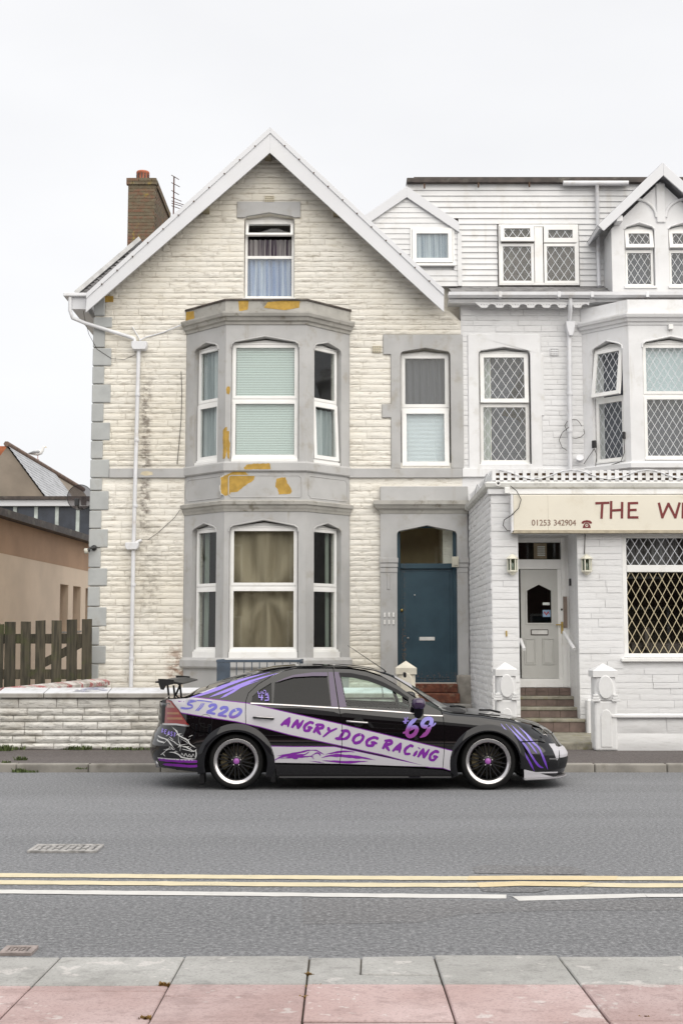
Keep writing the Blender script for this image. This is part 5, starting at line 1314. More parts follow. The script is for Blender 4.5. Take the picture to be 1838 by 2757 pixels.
# shop-type leaded window
m = MB(); frame_rect(m, wx0 + .005, wx1 - .005, wz0 + .005, wz1 - .005, .07, YP + .03, YP + .12); tz_a, tz_b = PZ(1540, YP), PZ(1521, YP); m.box(wx0 + .075, wx1 - .075, YP + .02, YP + .12, tz_a, tz_b); m.obj('window_frame', UPVC, guest, bevel=.006)
m = MB(); m.box(wx0 - .06, wx1 + .06, YP - .08, YP + .04, wz0 - .055, wz0 - .001); m.obj('window_sill', UPVC, guest, bevel=.008)
LEADY = plain('yellowed_lead_strip', (.62, .54, .36), .45, var=.1, bump=0)
for (a, b, lm, pxz) in ((wz0 + .075, tz_a, LEADY, (.142, .262)), (tz_b, wz1 - .075, LEAD, (.142, .225))):
    m = MB(); m.box(wx0 + .07, wx1 - .07, YP + .065, YP + .071, a, b); pg = m.obj('pane', GLASS, guest)
    m = MB(); lattice(m, wx0 + .075, wx1 - .075, a, b, pxz[0], pxz[1], .009, YP + .060); m.obj('lead_lattice', lm, pg)
room(guest, wx0 - .2, wx1 + .2, wz0 - .2, wz1 + .1, YP + .221, 2.4)
GREYS = curtain_mat('grey_pleated_curtain', (.30, .29, .30), .3, 1, (.10, .09, .09), 9)
drape('curtain', wx0 + .08, wx1 - .1, tz_b - .02, wz1 - .04, YP + .30, GREYS, 'grey pleated pelmet curtain at the top of the leaded front window', folds=16, amp=.03)
m = MB(); m.box(wx0 + .3, wx0 + 1.9, YP + .9, YP + 1.5, wz0 - .2, wz0 + .25); m.box(wx0 + .5, wx0 + .62, YP + .8, YP + .9, wz0 + .1, wz0 + .5); tag(m.obj('table', plain('dim_table', (.10, .08, .07), .5), None, bevel=.03), 'dark table inside the leaded front window', 'table')
# fascia, trellis
m = MB(); fz0, fz1 = PZ(1330, YP - .08), PZ(1316, YP - .08); m.box(XS - .05, XE, YP - .06, YP + .1, fz0, fz1 - .001); m.obj('fascia_board', RENDER, guest, bevel=.006)
m = MB(); m.sweep([(XS, YF), (XS, YP), (XE, YP)], [(-.05, 0), (.05, 0), (.09, .03), (.10, .09), (.06, .12), (-.05, .12)], fz1); m.obj('porch_cornice', plain('mossy_white_cornice', (.60, .60, .58), .6, var=.1, vs_=4, bump=.3, dirt=(.25, .24, .20), dirtamt=.6, dscale=6), guest)
zt0 = fz1 + .121; zt1 = PZ(1264, YP)
m = MB(); m.box(XS + .1, XE, YP + .15, YF - .02, zt0 - .12, zt0 - .02); m.obj('porch_roof', DARKW, guest)
m = MB(); m.box(XS + .1, XE, YP + .10, YP + .14, zt0 - .02, zt0 + .19); m.obj('timber_upstand', plain('brown_upstand', (.13, .08, .045), .8, var=.2), guest)
tre = MB(); tre.box(XS + .02, XE, YP + .03, YP + .05, zt0, zt0 + .03); tro = tre.obj('trellis', RENDER, guest)
def slat(x0, x1, y0, y1, z0, z1): put('slat', unitbox('slat', RENDER), tro, (x0, y0, z0), (0, 0, 0), (x1 - x0, y1 - y0, z1 - z0))
x = XS + .03; th = zt1 - zt0
while x < 6.4:
    slat(x, x + .062, YP + .03, YP + .045, zt0, zt1 - R.uniform(0, .01)); x += .124
for k in (.08, .45, .84): slat(XS + .02, 6.4, YP + .046, YP + .058, zt0 + th * k - .018, zt0 + th * k + .018)
y = YP + .1
while y < YF - .1:
    slat(XS + .02, XS + .035, y, y + .062, zt0, zt1); y += .124
for k in (.08, .45, .84): slat(XS + .036, XS + .046, YP + .05, YF - .05, zt0 + th * k - .03, zt0 + th * k + .028)
wv = [(XS + .1 + i * .12, YP + .015, zt0 + th * (.62 + .38 * math.cos(i * .62))) for i in range(34)]
cable(wv, .008, guest, PIPE)
wv = [(XS - .01, YF - .2 - i * .25, zt0 + th * (.55 + .4 * math.cos(i * 1.1))) for i in range(14)]
cable(wv, .008, guest, PIPE)
m = MB(); [m.box(5.0 + k * .9, 5.06 + k * .9, YP + .06, YP + .9, zt0 - .01, zt0 + .02) for k in range(2)]; m.obj('trellis_stay', RENDER, guest)

# ---- sign
SIGNM = plain('cream_sign_board', (.74, .70, .60), .45, var=.03, vs_=1.2, bump=.03, dirt=(.55, .48, .36), dirtamt=.4, dscale=2.5)
REDL = plain('dark_red_lettering', (.16, .018, .018), .5, var=.1, bump=0)
BRWL = plain('faded_brown_lettering', (.20, .11, .08), .5, var=.1, bump=0)
ys = YP - .20
sx0, _, sz0, sz1 = PR(1381, 1838, 1332, 1429, ys); sx1 = 7.6
sign = thing('shop_sign', ((sx0 + sx1) / 2, ys, sz0), 'long cream sign board with dark red lettering above the porch', 'sign')
m = MB(); m.box(sx0, sx1, ys, YP - .062, sz0, sz1); m.obj('board', SIGNM, sign, bevel=.01)
m = MB(); m.box(sx0 - .02, sx1, ys - .012, YP - .06, sz0 - .035, sz0 - .001); m.obj('bottom_rail', plain('stained_rail', (.42, .37, .28), .6, var=.2, vs_=8, dirt=(.12, .08, .06)), sign)
m = MB(); m.box(sx0 - .035, sx0 - .001, ys - .012, YP - .06, sz0 - .03, sz1); m.obj('end_rail', RENDER, sign)
m = MB(); q = PX(1474, 1390, ys); m.box(q, q + .004, ys - .001, ys + .01, sz0 + .01, sz1 - .01); m.obj('board_joint', plain('joint_line', (.45, .41, .33), .7), sign)  # thin strip in a darker tone marks where the sign boards meet
Z7 = lambda zx, zy: (PX(1340 + zx * .3176, 1280 + zy * .3176, ys), PZ(1280 + zy * .3176, ys))
def strokes(mb, lines, wpx, y0, y1, conv, round_=True):
    kk = [0]
    for ln in lines:
        for k, (a, b) in enumerate(zip(ln[:-1], ln[1:])):
            ax, az = conv(*a); bx, bz = conv(*b); L = math.hypot(bx - ax, bz - az)
            if L < 1e-6: continue
            w = wpx; dx, dz = (bx - ax) / L, (bz - az) / L
            e = w * .35
            ax -= dx * e; az -= dz * e; bx += dx * e; bz += dz * e
            q = w * .5
            kk[0] += 1; yy = y0 - .0006 * kk[0]
            mb.prism([(ax - dz * q, az + dx * q), (ax + dz * q, az - dx * q), (bx + dz * q, bz - dx * q), (bx - dz * q, bz + dx * q)], 'y', yy, y1)
letters = {'T': [[(830, 236), (935, 232)], [(882, 240), (875, 360)]], 'H': [[(957, 224), (955, 360)], [(1050, 232), (1048, 358)], [(955, 298), (1050, 292)]],
           'E': [[(1178, 234), (1107, 236), (1105, 356), (1180, 356)], [(1106, 294), (1165, 292)]], 'W': [[(1362, 238), (1390, 356), (1442, 240), (1500, 356), (1535, 236)]], 'I': [[(1566, 238), (1563, 358)]]}
for ch, ln in letters.items():
    m = MB(); strokes(m, ln, .038, ys - .004, ys + .003, Z7); m.obj('letter', REDL, sign)
def text_mesh(body, size, mat, name, parent, loc, italic=0.0, ext=.002):
    cu = bpy.data.curves.new('txt', 'FONT'); cu.body = body; cu.size = size; cu.extrude = ext; cu.shear = italic
    ob = bpy.data.objects.new('txt', cu); C.objects.link(ob); bpy.context.view_layer.update()
    me = bpy.data.meshes.new_from_object(ob.evaluated_get(bpy.context.evaluated_depsgraph_get()))
    bpy.data.objects.remove(ob, do_unlink=True); me.name = name
    me.materials.clear(); me.materials.append(mat)
    return put(name, me, parent, loc, (math.pi / 2, 0, 0))
for zx0, zx1, ch_s in ((283, 447, '01253'), (468, 660, '342904')):
    for ci, ch in enumerate(ch_s):
        a, b = Z7(zx0 + (zx1 - zx0) * ci / len(ch_s), 424); o = text_mesh(ch, .118, BRWL, 'digit', sign, (a, ys - .003, b)); o.scale = (1.05, 1.12, 1)
m = MB(); ph = [(708, 408), (706, 396), (722, 384), (750, 379), (778, 383), (794, 396), (792, 408), (774, 410), (770, 400), (730, 400), (726, 410)]
m.plate([Z7(*p) for p in ph], [], ys - .004, ys + .002)
m.plate([Z7(*p) for p in [(735, 404), (765, 404), (780, 426), (784, 446), (716, 446), (720, 426)]], [[Z7(750 + 13 * math.cos(t), 424 + 13 * math.sin(t)) for t in [k * math.tau / 14 for k in range(14)]]], ys - .004, ys + .002)
m.plate([Z7(750 + 6 * math.cos(t), 424 + 6 * math.sin(t)) for t in [k * math.tau / 10 for k in range(10)]], [], ys - .004, ys + .002)
m.obj('telephone_symbol', REDL, sign)
cable([P(1373, 1308, YP - .15), P(1390, 1322, YP - .22), P(1402, 1345, YP - .23), P(1395, 1368, YP - .23), P(1375, 1388, YP - .22), P(1356, 1400, YP - .1), P(1353, 1414, YP - .06), P(1364, 1428, YP - .08), P(1395, 1432, YP - .1), P(1480, 1436, YP - .1), P(1570, 1433, YP - .1), P(1574, 1440, YP - .05), P(1572, 1492, YP - .03)], .007, guest)

# ---- porch lanterns
LCRM = plain('cream_lantern_paint', (.70, .68, .58), .4, var=.05, bump=.05)
LGL = glass_mat('lantern_glass', (.55, .60, .56), ior=1.5, rough=.1)
def lantern(u, label):
    c = P(u, 1520, YP - .07); t = thing('wall_lantern', (c.x, YP, c.z), label, 'lantern', 'lanterns either side of the porch door')
    r_, zb, zt_ = .075, c.z - .105, c.z + .085
    m = MB(); m.lathe([(0, .085), (.03, .07), (.055, .05), (.10, .012), (.10, 0), (0, 0)], (c.x, YP - .085, zt_), 'z', 6, smooth=False); m.obj('cap', LCRM, t)
    m = MB(); m.lathe([(0, -.07), (.03, -.06), (.055, -.03), (.085, -.01), (.085, .012), (0, .012)], (c.x, YP - .085, zb), 'z', 6, smooth=False); m.obj('base', LCRM, t)
    for k in range(6):
        a = k * math.tau / 6; x, y = c.x + r_ * math.cos(a), YP - .085 + r_ * math.sin(a)
        m = MB(); m.box(x - .008, x + .008, y - .008, y + .008, zb, zt_); m.obj('bar', LCRM, t)
    m = MB(); m.lathe([(r_ * .9, 0), (r_ * .9, zt_ - zb)], (c.x, YP - .085, zb), 'z', 6, smooth=False); m.obj('glass', LGL, t)
    m = MB(); m.lathe([(0, 0), (.02, 0), (.022, .05), (.018, .1), (0, .12)], (c.x, YP - .085, zb + .02), 'z', 10); m.obj('bulb', METALW, t)
    m = MB(); m.box(c.x - .035, c.x + .035, YP - .025, YP - .005, zb - .01, zt_ + .03); m.obj('back_plate', LCRM, t)
lantern(1378, 'cream wall lantern on the left of the porch door')
lantern(1577.5, 'cream wall lantern between the porch door and the leaded window')
# CCTV
c = P(1340, 1302, YP - .2); t = thing('security_camera', tuple(c), 'small white security camera at the corner of the porch', 'camera')
m = MB(); m.lathe([(0, .02), (.036, .02), (.040, .0), (.040, -.02), (.03, -.02), (.03, -.012), (0, -.012)], tuple(c), 'y', 18); m.obj('housing', UPVC, t)
m = MB(); m.lathe([(0, -.015), (.018, -.014), (.02, -.01), (0, -.01)], tuple(c), 'y', 14); m.obj('lens', BLK, t)
m = MB(); m.tube([c + Vector((0, .02, 0)), c + Vector((.03, .12, -.02)), (c.x + .05, YP - .06, c.z - .03)], .014, 8); m.obj('bracket', UPVC, t)
c = P(1363, 1322, YP - .05); m = MB(); m.box(c.x - .045, c.x + .045, YP - .14, YP - .06, c.z - .05, c.z + .05); m.obj('junction_box', UPVC, guest, bevel=.008)
c = P(1362, 1705, YP); m = MB(); m.box(c.x - .012, c.x + .012, YP - .03, YP, c.z - .05, c.z + .04); m.obj('hook', BRASS, guest)

# ---- steps of the porch
TILE = plain('brown_quarry_tile', (.15, .108, .092), .6, var=.22, vs_=7, bump=.2, dirt=(.09, .07, .05), dirtamt=.6)
NOSE = plain('mossy_step_edge', (.25, .235, .19), .8, var=.25, vs_=9, bump=.6, bs=30, dirt=(.16, .15, .035), dirtamt=.8, dscale=8)
steps = thing('porch_steps', (rx0 + .5, YP, .1), 'brown tiled steps with mossy edges leading up to the porch door', 'steps')
sz = [.20, PZ(1935.3, YP - .04), PZ(1904, YP + .24), PZ(1874.7, YP + .52), dzb - .002]; sy = [YP - .04, YP + .24, YP + .52, YD - .03]
sxr = [PX(1574, 1950, YP), PX(1565, 1920, YP + .2), PX(1553, 1890, YP + .5), rx1]
for i in range(4):
    y0 = sy[i]; z0, z1 = sz[i], sz[i + 1]; x0, x1 = rx0 + .003, sxr[i] - .003
    yb_ = sy[i + 1] + .02 if i < 3 else YD + .02
    m = MB(); m.box(x0, x1, y0 + .02, yb_, .1, z1 - .05); m.obj('step_core', NOSE, steps)
    if i < 3:
        m = MB(); m.box(x0 - .001, x1 + .001, y0 - .015, yb_, z1 - .052, z1); m.obj('step_edge', NOSE, steps, bevel=.010)
        top = z1 - .054
    else: top = z1
    n = (4, 3, 3, 5)[i]; e = x0 if i < 3 else x0
    rows = ((z0 + .002, top),) if i < 3 else ((z0 + .002, (z0 + top) / 2), ((z0 + top) / 2, top))
    for (za, zb) in rows:
        for k in range(n):
            a = x0 + (x1 - x0) * k / n; b = x0 + (x1 - x0) * (k + 1) / n
            put('tile', unitbox('tile', TILE), steps, (a + .003, y0 + R.uniform(0, .003), za + .002), (0, 0, 0), (b - a - .006, .03, zb - za - .004))
m = MB(); m.box(rx0 - .35, sxr[0] + .33, BWY + .02, YP - .02, .05, .2); m.obj('bottom_landing', NOSE, steps, bevel=.02, seg=2)
m = MB(); m.box(sxr[0] + .004, sxr[0] + .20, YP - .16, YP - .016, .15, .72); m.obj('step_cheek', WHITE, steps, bevel=.02)
# low wall and gate posts
WY = 17.95
lw = thing('low_front_wall', (7, WY, .1), 'low rough white wall below the leaded front window', 'wall')
lx = PX(1663, 1980, WY); lzt = PZ(1923, WY)
m = MB(); m.box(lx - .1, 9.5, WY + .02, WY + .22, .05, lzt - .05); m.obj('core', WHITE, lw)
rects = []; zm = PZ(1975, WY)
for (za, zb) in ((.08, zm), (zm, lzt - .052)):
    x = lx - .05
    while x < 6.6:
        w = rr.uniform(.7, 1.3); rects.append((x, x + w - .012, za + .004, zb - .004)); x += w
LV = stone_variants('rough_block', 4, 3, .02, .012, 6, 41, .01)
set_stones(rects, Fr(0, WY + .01), LV, WALLW if False else WHITE, lw, rr, name='block', limit=60)
m = MB(); m.box(lx - .1, 9.5, WY - .05, WY + .25, lzt - .05, lzt); m.obj('coping', RENDER, lw, bevel=.012)
POSTW = plain('white_post_paint', (.74, .745, .75), .55, var=.05, vs_=3, bump=.5, bs=25, dirt=(.52, .51, .48), dirtamt=.35)
POSTC = plain('weathered_post_stone', (.56, .53, .45), .7, var=.12, vs_=5, bump=.6, bs=25, dirt=(.33, .30, .24), dirtamt=.6)
def gatepost(u0, u1, vtop, yfr, label, mat, zb=.1):
    x0, x1 = PX(u0, 1900, yfr), PX(u1, 1900, yfr); w = x1 - x0; cx = (x0 + x1) / 2; cy = yfr + w / 2
    zt_ = PZ(vtop, yfr + w / 2); h = zt_ - zb
    t = thing('gate_post', (cx, cy, zb), label, 'gate post', 'gate posts along the pavement')
    hw = w / 2
    m = MB(); m.box(cx - hw * .92, cx + hw * .92, yfr + .02, yfr + w - .02, zb, zt_ - .52); m.obj('shaft', mat, t, bevel=.03, seg=2)
    m = MB(); m.box(cx - hw, cx + hw, yfr, yfr + w, zt_ - .19, zt_ - .10); m.add([(cx - hw, yfr, zt_ - .10), (cx + hw, yfr, zt_ - .10), (cx + hw, yfr + w, zt_ - .10), (cx - hw, yfr + w, zt_ - .10), (cx, cy, zt_)], [(0, 1, 4), (1, 2, 4), (2, 3, 4), (3, 0, 4)]); m.obj('cap', mat, t)
    m = MB(); c_ = hw * .72     # necked upper shaft with hollow chamfers
    pts = [(-hw * .95, -c_), (-c_, -hw * .95), (c_, -hw * .95), (hw * .95, -c_), (hw * .95, c_), (c_, hw * .95), (-c_, hw * .95), (-hw * .95, c_)]
    m.prism([(cx + a * .92, cy + b * .92) for a, b in pts], 'z', zt_ - .52, zt_ - .19); m.obj('neck', mat, t, bevel=.012)
    m = MB()
    k = [(cx + hw * .62 * math.cos(a), zt_ - .33 + .165 * math.sin(a)) for a in [i * math.tau / 20 for i in range(20)]]
    m.prism(k, 'y', yfr - .012, yfr + .05); m.obj('round_boss', mat, t, bevel=.01)
    for sx in (-1, 1):
        for i in range(3):
            m = MB(); m.box(cx + sx * hw * .80 - .035 - .012 * i, cx + sx * hw * .80 + .035 + .012 * i, yfr - .006 * i, yfr + .05, zt_ - .46 - .035 * i, zt_ - .43 - .035 * i); m.obj('carved_step', mat, t, bevel=.004)
    m = MB(); k = [(cx - hw * .45, zb + .05)] + [(cx + hw * .45 * math.cos(a), zt_ - .75 + .11 * math.sin(a)) for a in [math.pi - i * math.pi / 10 for i in range(11)]] + [(cx + hw * .45, zb + .05)]
    m.prism(k, 'y', yfr + .008, yfr + .03); m.obj('arched_panel', mat, t, bevel=.008)
gatepost(1334, 1394, 1783, 18.0, 'white painted gate post to the left of the tiled porch steps', POSTW)
gatepost(1597, 1664, 1786, 17.9, 'white painted gate post between the porch steps and the low wall', POSTW)
gatepost(1066, 1122, 1779, 18.05, 'weathered pale gate post in front of the dark teal door', POSTC)
# ================================================================== BOUNDARY WALL, FENCE, NEIGHBOURS
rr = random.Random(51)
bwx0 = PX(-2, 1880, BWY); bwx1 = PX(1062, 1950, BWY)
zc_f0, zc_f1 = PZ(1879, BWY), PZ(1865, BWY); zc_b = PZ(1851, BWY + .34)
bw = thing('front_boundary_wall', (-2, BWY, .1), 'low grimy white stone wall with grey coping behind the parked car', 'wall')
m = MB(); m.box(bwx0 + .03, bwx1, BWY + .05, BWY + .30, .02, zc_f0); bcore = m.obj('core', WALLW, bw)
BVr = stone_variants('rubble_stone', 6, 4, .018, .011, 14, 57, .011)
rects = lay(.1, zc_f0 - .004, lambda a, b: (bwx0, bwx1), [], rr, .08, .12, .2, .55, .010)
set_stones(rects, Fr(0, BWY + .022), BVr, WALLW, bcore, rr, limit=300)
COP = plain('grey_stone_coping', (.40, .385, .36), .75, var=.12, vs_=3, bump=.5, bs=40, dirt=(.22, .20, .17), dirtamt=.5)
def coping(x0, x1, lab=None):
    m = MB(); m.prism([(BWY - .035, zc_f0), (BWY + .36, zc_f0), (BWY + .36, zc_b - .02), (BWY + .33, zc_b), (BWY - .02, zc_f1 + .003), (BWY - .035, zc_f1 - .01)], 'x', x0, x1); return m.obj('coping_stone', COPW, bw, bevel=.008)
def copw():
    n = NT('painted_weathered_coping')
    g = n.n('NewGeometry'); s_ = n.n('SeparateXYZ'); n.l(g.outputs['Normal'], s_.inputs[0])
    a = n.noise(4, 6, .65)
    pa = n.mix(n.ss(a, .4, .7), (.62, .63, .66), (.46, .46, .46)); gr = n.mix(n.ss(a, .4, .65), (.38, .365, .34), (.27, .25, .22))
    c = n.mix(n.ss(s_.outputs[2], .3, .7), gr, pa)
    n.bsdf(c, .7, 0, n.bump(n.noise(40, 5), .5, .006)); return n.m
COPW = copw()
xs = [bwx0 - .02, PX(218, 1870, BWY), PX(292, 1870, BWY) - .0, 0, 0]
cuts = [bwx0 - .02, PX(186, 1870, BWY) - .35, PX(291, 1870, BWY), PX(291, 1870, BWY) + 1.3, PX(291, 1870, BWY) + 2.6, PX(291, 1870, BWY) + 3.9, bwx1]
for a, b in zip(cuts[:-1], cuts[1:]):
    coping(a + .004, b - .006)
def spray(name, polys, mat, parent):
    for pg in polys:
        pts = [PG(*p) if False else p for p in pg]
# graffiti smears on the sloping coping
slo = (zc_b - zc_f1) / .35
def smear(u0, u1, n, mat, seed):
    q = random.Random(seed)
    for i in range(n):
        m = MB(); x = PX(q.uniform(u0, u1), 1858, BWY + .15); y = BWY + q.uniform(.03, .28); w, h = q.uniform(.03, .09), q.uniform(.015, .05)
        pts = []
        for k in range(10):
            t = k * math.tau / 10; px, py = x + w * math.cos(t) * q.uniform(.6, 1.2), y + h * math.sin(t) * q.uniform(.6, 1.2)
            pts.append((px, py, zc_f1 + slo * (py - BWY + .02) + .0085))
        m.add(pts, [tuple(range(10))]); m.obj('paint_smear', mat, bw, fixn=False)
smear(206, 290, 12, plain('faded_blue_graffiti', (.36, .37, .47), .6, bump=0), 3)
smear(206, 270, 9, plain('white_graffiti', (.74, .74, .74), .6, bump=0), 4)
# return wall running back to the house corner
ra0, ra1 = Vector((PX(2, 1860, BWY + .2), BWY + .34)), Vector((PX(268, 1838, YF - .8), YF - .75))
dv = (ra1 - ra0); L = dv.length; ang = math.atan2(dv.y, dv.x)
rw = thing('return_wall', (ra0.x, ra0.y, .1), 'low side wall with red paint smears running back to the house corner', 'wall')
fr = Fr(ra0.x, ra0.y, ang)
zr0, zr1 = PZ(1851, BWY + .34), PZ(1826, YF - .8)
m = MB(); m.add([(0, -.14, .02), (L, -.14, .02), (L, .14, .02), (0, .14, .02), (0, -.14, zr0 - .12), (L, -.14, zr1 - .12), (L, .14, zr1 - .12), (0, .14, zr0 - .12)], [(0, 3, 2, 1), (4, 5, 6, 7), (0, 1, 5, 4), (1, 2, 6, 5), (2, 3, 7, 6), (3, 0, 4, 7)]); m.obj('core', WALLW, rw, fr)
m = MB(); vs = []
for i in range(9):
    t = i / 8; zt_ = zr0 + (zr1 - zr0) * t
    for (yy, dz) in ((-.19, -.12), (-.19, -.055), (-.13, -.02), (0, 0), (.13, -.02), (.19, -.055), (.19, -.12)): vs.append((L * t, yy, zt_ + dz))
fs = [(i * 7 + k, i * 7 + (k + 1) % 7, (i + 1) * 7 + (k + 1) % 7, (i + 1) * 7 + k) for i in range(8) for k in range(7)] + [tuple(range(7)), tuple(56 + k for k in range(7))]
def redcop():
    n = NT('graffiti_coping'); x, y, z = n.xyz()
    c = n.mix(n.ss(n.noise(5, 6, .65), .4, .65), (.55, .52, .50), (.30, .27, .24))
    m_ = n.math('MULTIPLY', n.ss(n.noise(3.2, 3, .5), .54, .57), n.ss(n.noise(18, 5, .6), .40, .46))
    c = n.mix(n.math('MULTIPLY', m_, .85), c, (.33, .055, .06))
    n.bsdf(c, .7, 0, n.bump(n.noise(40, 5), .5, .006)); return n.m
m.add(vs, fs); m.obj('coping', redcop(), rw, fr)

# picket fence across the alley
WOOD = NT('weathered_green_timber')
n = WOOD; c = n.mix(n.ss(n.noise(3, 5, .6, stretch=(8, 8, .6)), .35, .65), (.030, .027, .018), (.080, .068, .046))
c = n.mix(n.ss(n.noise(2.5, 4), .50, .66, 0, .55), c, (.060, .072, .018)); r_ = n.math('MULTIPLY_ADD', n.rand(), .5, .75); c = n.mix(1.0, c, n_rgb(n, r_), 'MULTIPLY')
n.bsdf(c, .85, 0, n.bump(n.noise(6, 5, .6, stretch=(10, 10, .5)), .5, .006)); WOOD = n.m
FY = YF - .5
fence = thing('picket_fence', (-5, FY, .1), 'dark weathered timber picket fence across the alley left of the house', 'fence')
S2 = .3189
def q2(zx, zy, Y=FY): return P(zx * S2, 1540 + zy * S2, Y)
for i, (a, b, t_) in enumerate(((-55, 8, 440), (45, 137, 420), (180, 265, 417), (305, 388, 412), (440, 525, 407), (568, 655, 402), (695, 780, 398))):
    A, B = q2(a, t_), q2(b, t_); A2, B2 = q2(a - 2, 930), q2(b, 930)
    m = MB(); m.prism([(A2.x, .35), (B2.x, .35), (B.x, B.z + R.uniform(-.01, .01)), (A.x, A.z)], 'y', FY - .022 - .004 * (i % 2), FY); m.obj('picket', WOOD, fence, bevel=.004)
m = MB(); A = q2(-5, 432); B = q2(40, 432); m.box(A.x - .3, B.x, FY - .02, FY, .35, A.z - .02); m.obj('picket', WOOD, fence)
for (t_, b_) in ((520, 605), (820, 905)):
    A, B = q2(-60, t_ + 2), q2(745, b_); m = MB(); m.box(A.x - .6, B.x + .02, FY + .002, FY + .06, B.z, A.z); m.obj('rail', WOOD, fence, bevel=.005)
A, B = q2(330, 790), q2(735, 575); m = MB(); d_ = Vector((B.x - A.x, B.z - A.z)).normalized(); nn = Vector((-d_.y, d_.x)) * .075
m.prism([(A.x + nn.x, A.z + nn.y), (A.x - nn.x, A.z - nn.y), (B.x - nn.x, B.z - nn.y), (B.x + nn.x, B.z + nn.y)], 'y', FY + .004, FY + .058); m.obj('brace', WOOD, fence)
al = sheet('alley_ground', [(-40, 18.2), (-4.7, 18.7), (-4.7, 60), (-40, 60)], .104, CONC); tag(al, kind='structure')

# ochre-pink outbuilding behind the fence
PINK = plain('buff_render', (.68, .555, .44), .8, var=.08, vs_=.7, bump=.4, bs=30, dirt=(.60, .475, .365), dirtamt=.45, dscale=.8)
PINKD = plain('brown_painted_band', (.42, .27, .175), .75, var=.10, vs_=1, bump=.3)
Y0 = 30.0; e0 = P(0, 1395, Y0)
ob = thing('outbuilding', (e0.x, Y0, .1), 'buff rendered outbuilding with brown upper band behind the picket fence', 'outbuilding')
dirv = Vector((math.tan(math.radians(4.1)), 1.0)).normalized()
ang = math.atan2(dirv.y, dirv.x)         # local x runs away from us
fo = Fr(e0.x - dirv.x * 4, Y0 - dirv.y * 4, ang)
# local y of this frame points left (into the wall)
ez = e0.z; Lw = 26
def hit(u, v=1600):
    k = (u - CX) / F; t = 1.0
    # X/Y on the ground of the ray (tilt shifts Y slightly, solve by iteration)
    s_ = 5.0
    for _ in range(30):
        x, y = fo.o[0] + dirv.x * s_, fo.o[1] + dirv.y * s_
        px = PX(u, v, y); s_ += (px - x) / (dirv.x - (PX(u, v, y + 1) - px))
    return s_
wins = []
for (a, b, va, vb) in ((162.6, 184.5, 1572, 1699.5), (197.5, 218, 1577, 1697), (231, 248, 1583, 1692)):
    s0, s1 = hit(a), hit(b); y_ = fo.o[1] + dirv.y * s0; wins.append((s0, s1, PZ(vb, y_), PZ(va, y_)))
hs = [[(a, c), (b, c), (b, d), (a, d)] for a, b, c, d in wins]
zbnd = PZ(1488, Y0)
m = MB(); m.plate([(0, 0), (Lw, 0), (Lw, zbnd), (0, zbnd)], hs, 0, .25); m.obj('wall', PINK, ob, fo)
m = MB(); m.box(0, Lw, -.003, .25, zbnd, ez); m.obj('upper_wall', PINKD, ob, fo)
BROWN = plain('brown_window_reveal', (.10, .055, .03), .7, var=.15, bump=.2)
for a, b, c, d in wins:
    m = MB(); m.box(a - .05, b + .05, .251, .30, c, d); o = m.obj('window_boarding', BROWN, ob, fo)
    m = MB(); m.box(a - .03, b + .03, -.04, .1, c - .05, c - .002); m.obj('window_sill', KERB, o, fo)
m = MB(); m.box(-.2, Lw, -.30, .3, ez, ez + .06); m.box(-.2, Lw, -.34, -.24, ez - .02, ez + .16); m.obj('gutter', DARKW, ob, fo)
m = MB(); m.add([(-.2, -.3, ez + .07), (Lw, -.3, ez + .07), (Lw, 1.2, ez + .42), (-.2, 1.2, ez + .42)], [(0, 1, 2, 3)]); m.obj('roof', plain('mossy_felt_roof', (.17, .16, .12), .85, var=.3, vs_=6, bump=.4), ob, fo, fixn=False)
# clerestory building
CY_ = 43.0
cl = thing('clerestory_block', (-10, CY_, .1), 'flat roofed block with a row of dark glazed panels and white fascia', 'building')
x0, x1 = PX(-60, 1350, CY_), PX(300, 1350, CY_)
m = MB(); m.box(x0, x1, CY_ + .1, CY_ + 5, .1, PZ(1347, CY_)); m.obj('wall', DARKW, cl)
m = MB(); m.box(x0, x1, CY_ - .2, CY_ + 5, PZ(1363.5, CY_), PZ(1347.5, CY_)); m.obj('fascia', BARGE, cl)
m = MB(); m.box(x0, x1, CY_ - .3, CY_ + 5, PZ(1347, CY_), PZ(1338.5, CY_)); m.obj('roof_edge', DARKW, cl)
PANL = plain('blue_black_panel', (.035, .042, .058), .35, var=.35, vs_=1.5, bump=.05)
us = [-16, 41, 97.6, 154, 210, 266]
for a, b in zip(us[:-1], us[1:]):
    xa, xb = PX(a, 1400, CY_), PX(b, 1400, CY_); m = MB(); m.box(xa + .02, xb - .02, CY_ + .02, CY_ + .09, 2.5, PZ(1365, CY_)); m.obj('panel', PANL, cl)
    m = MB(); m.box(xb - .06, xb + .06, CY_ - .03, CY_ + .08, 2.5, PZ(1364, CY_)); m.obj('mullion', plain('pale_mullion', (.45, .50, .48), .6, var=.2, vs_=4), cl)
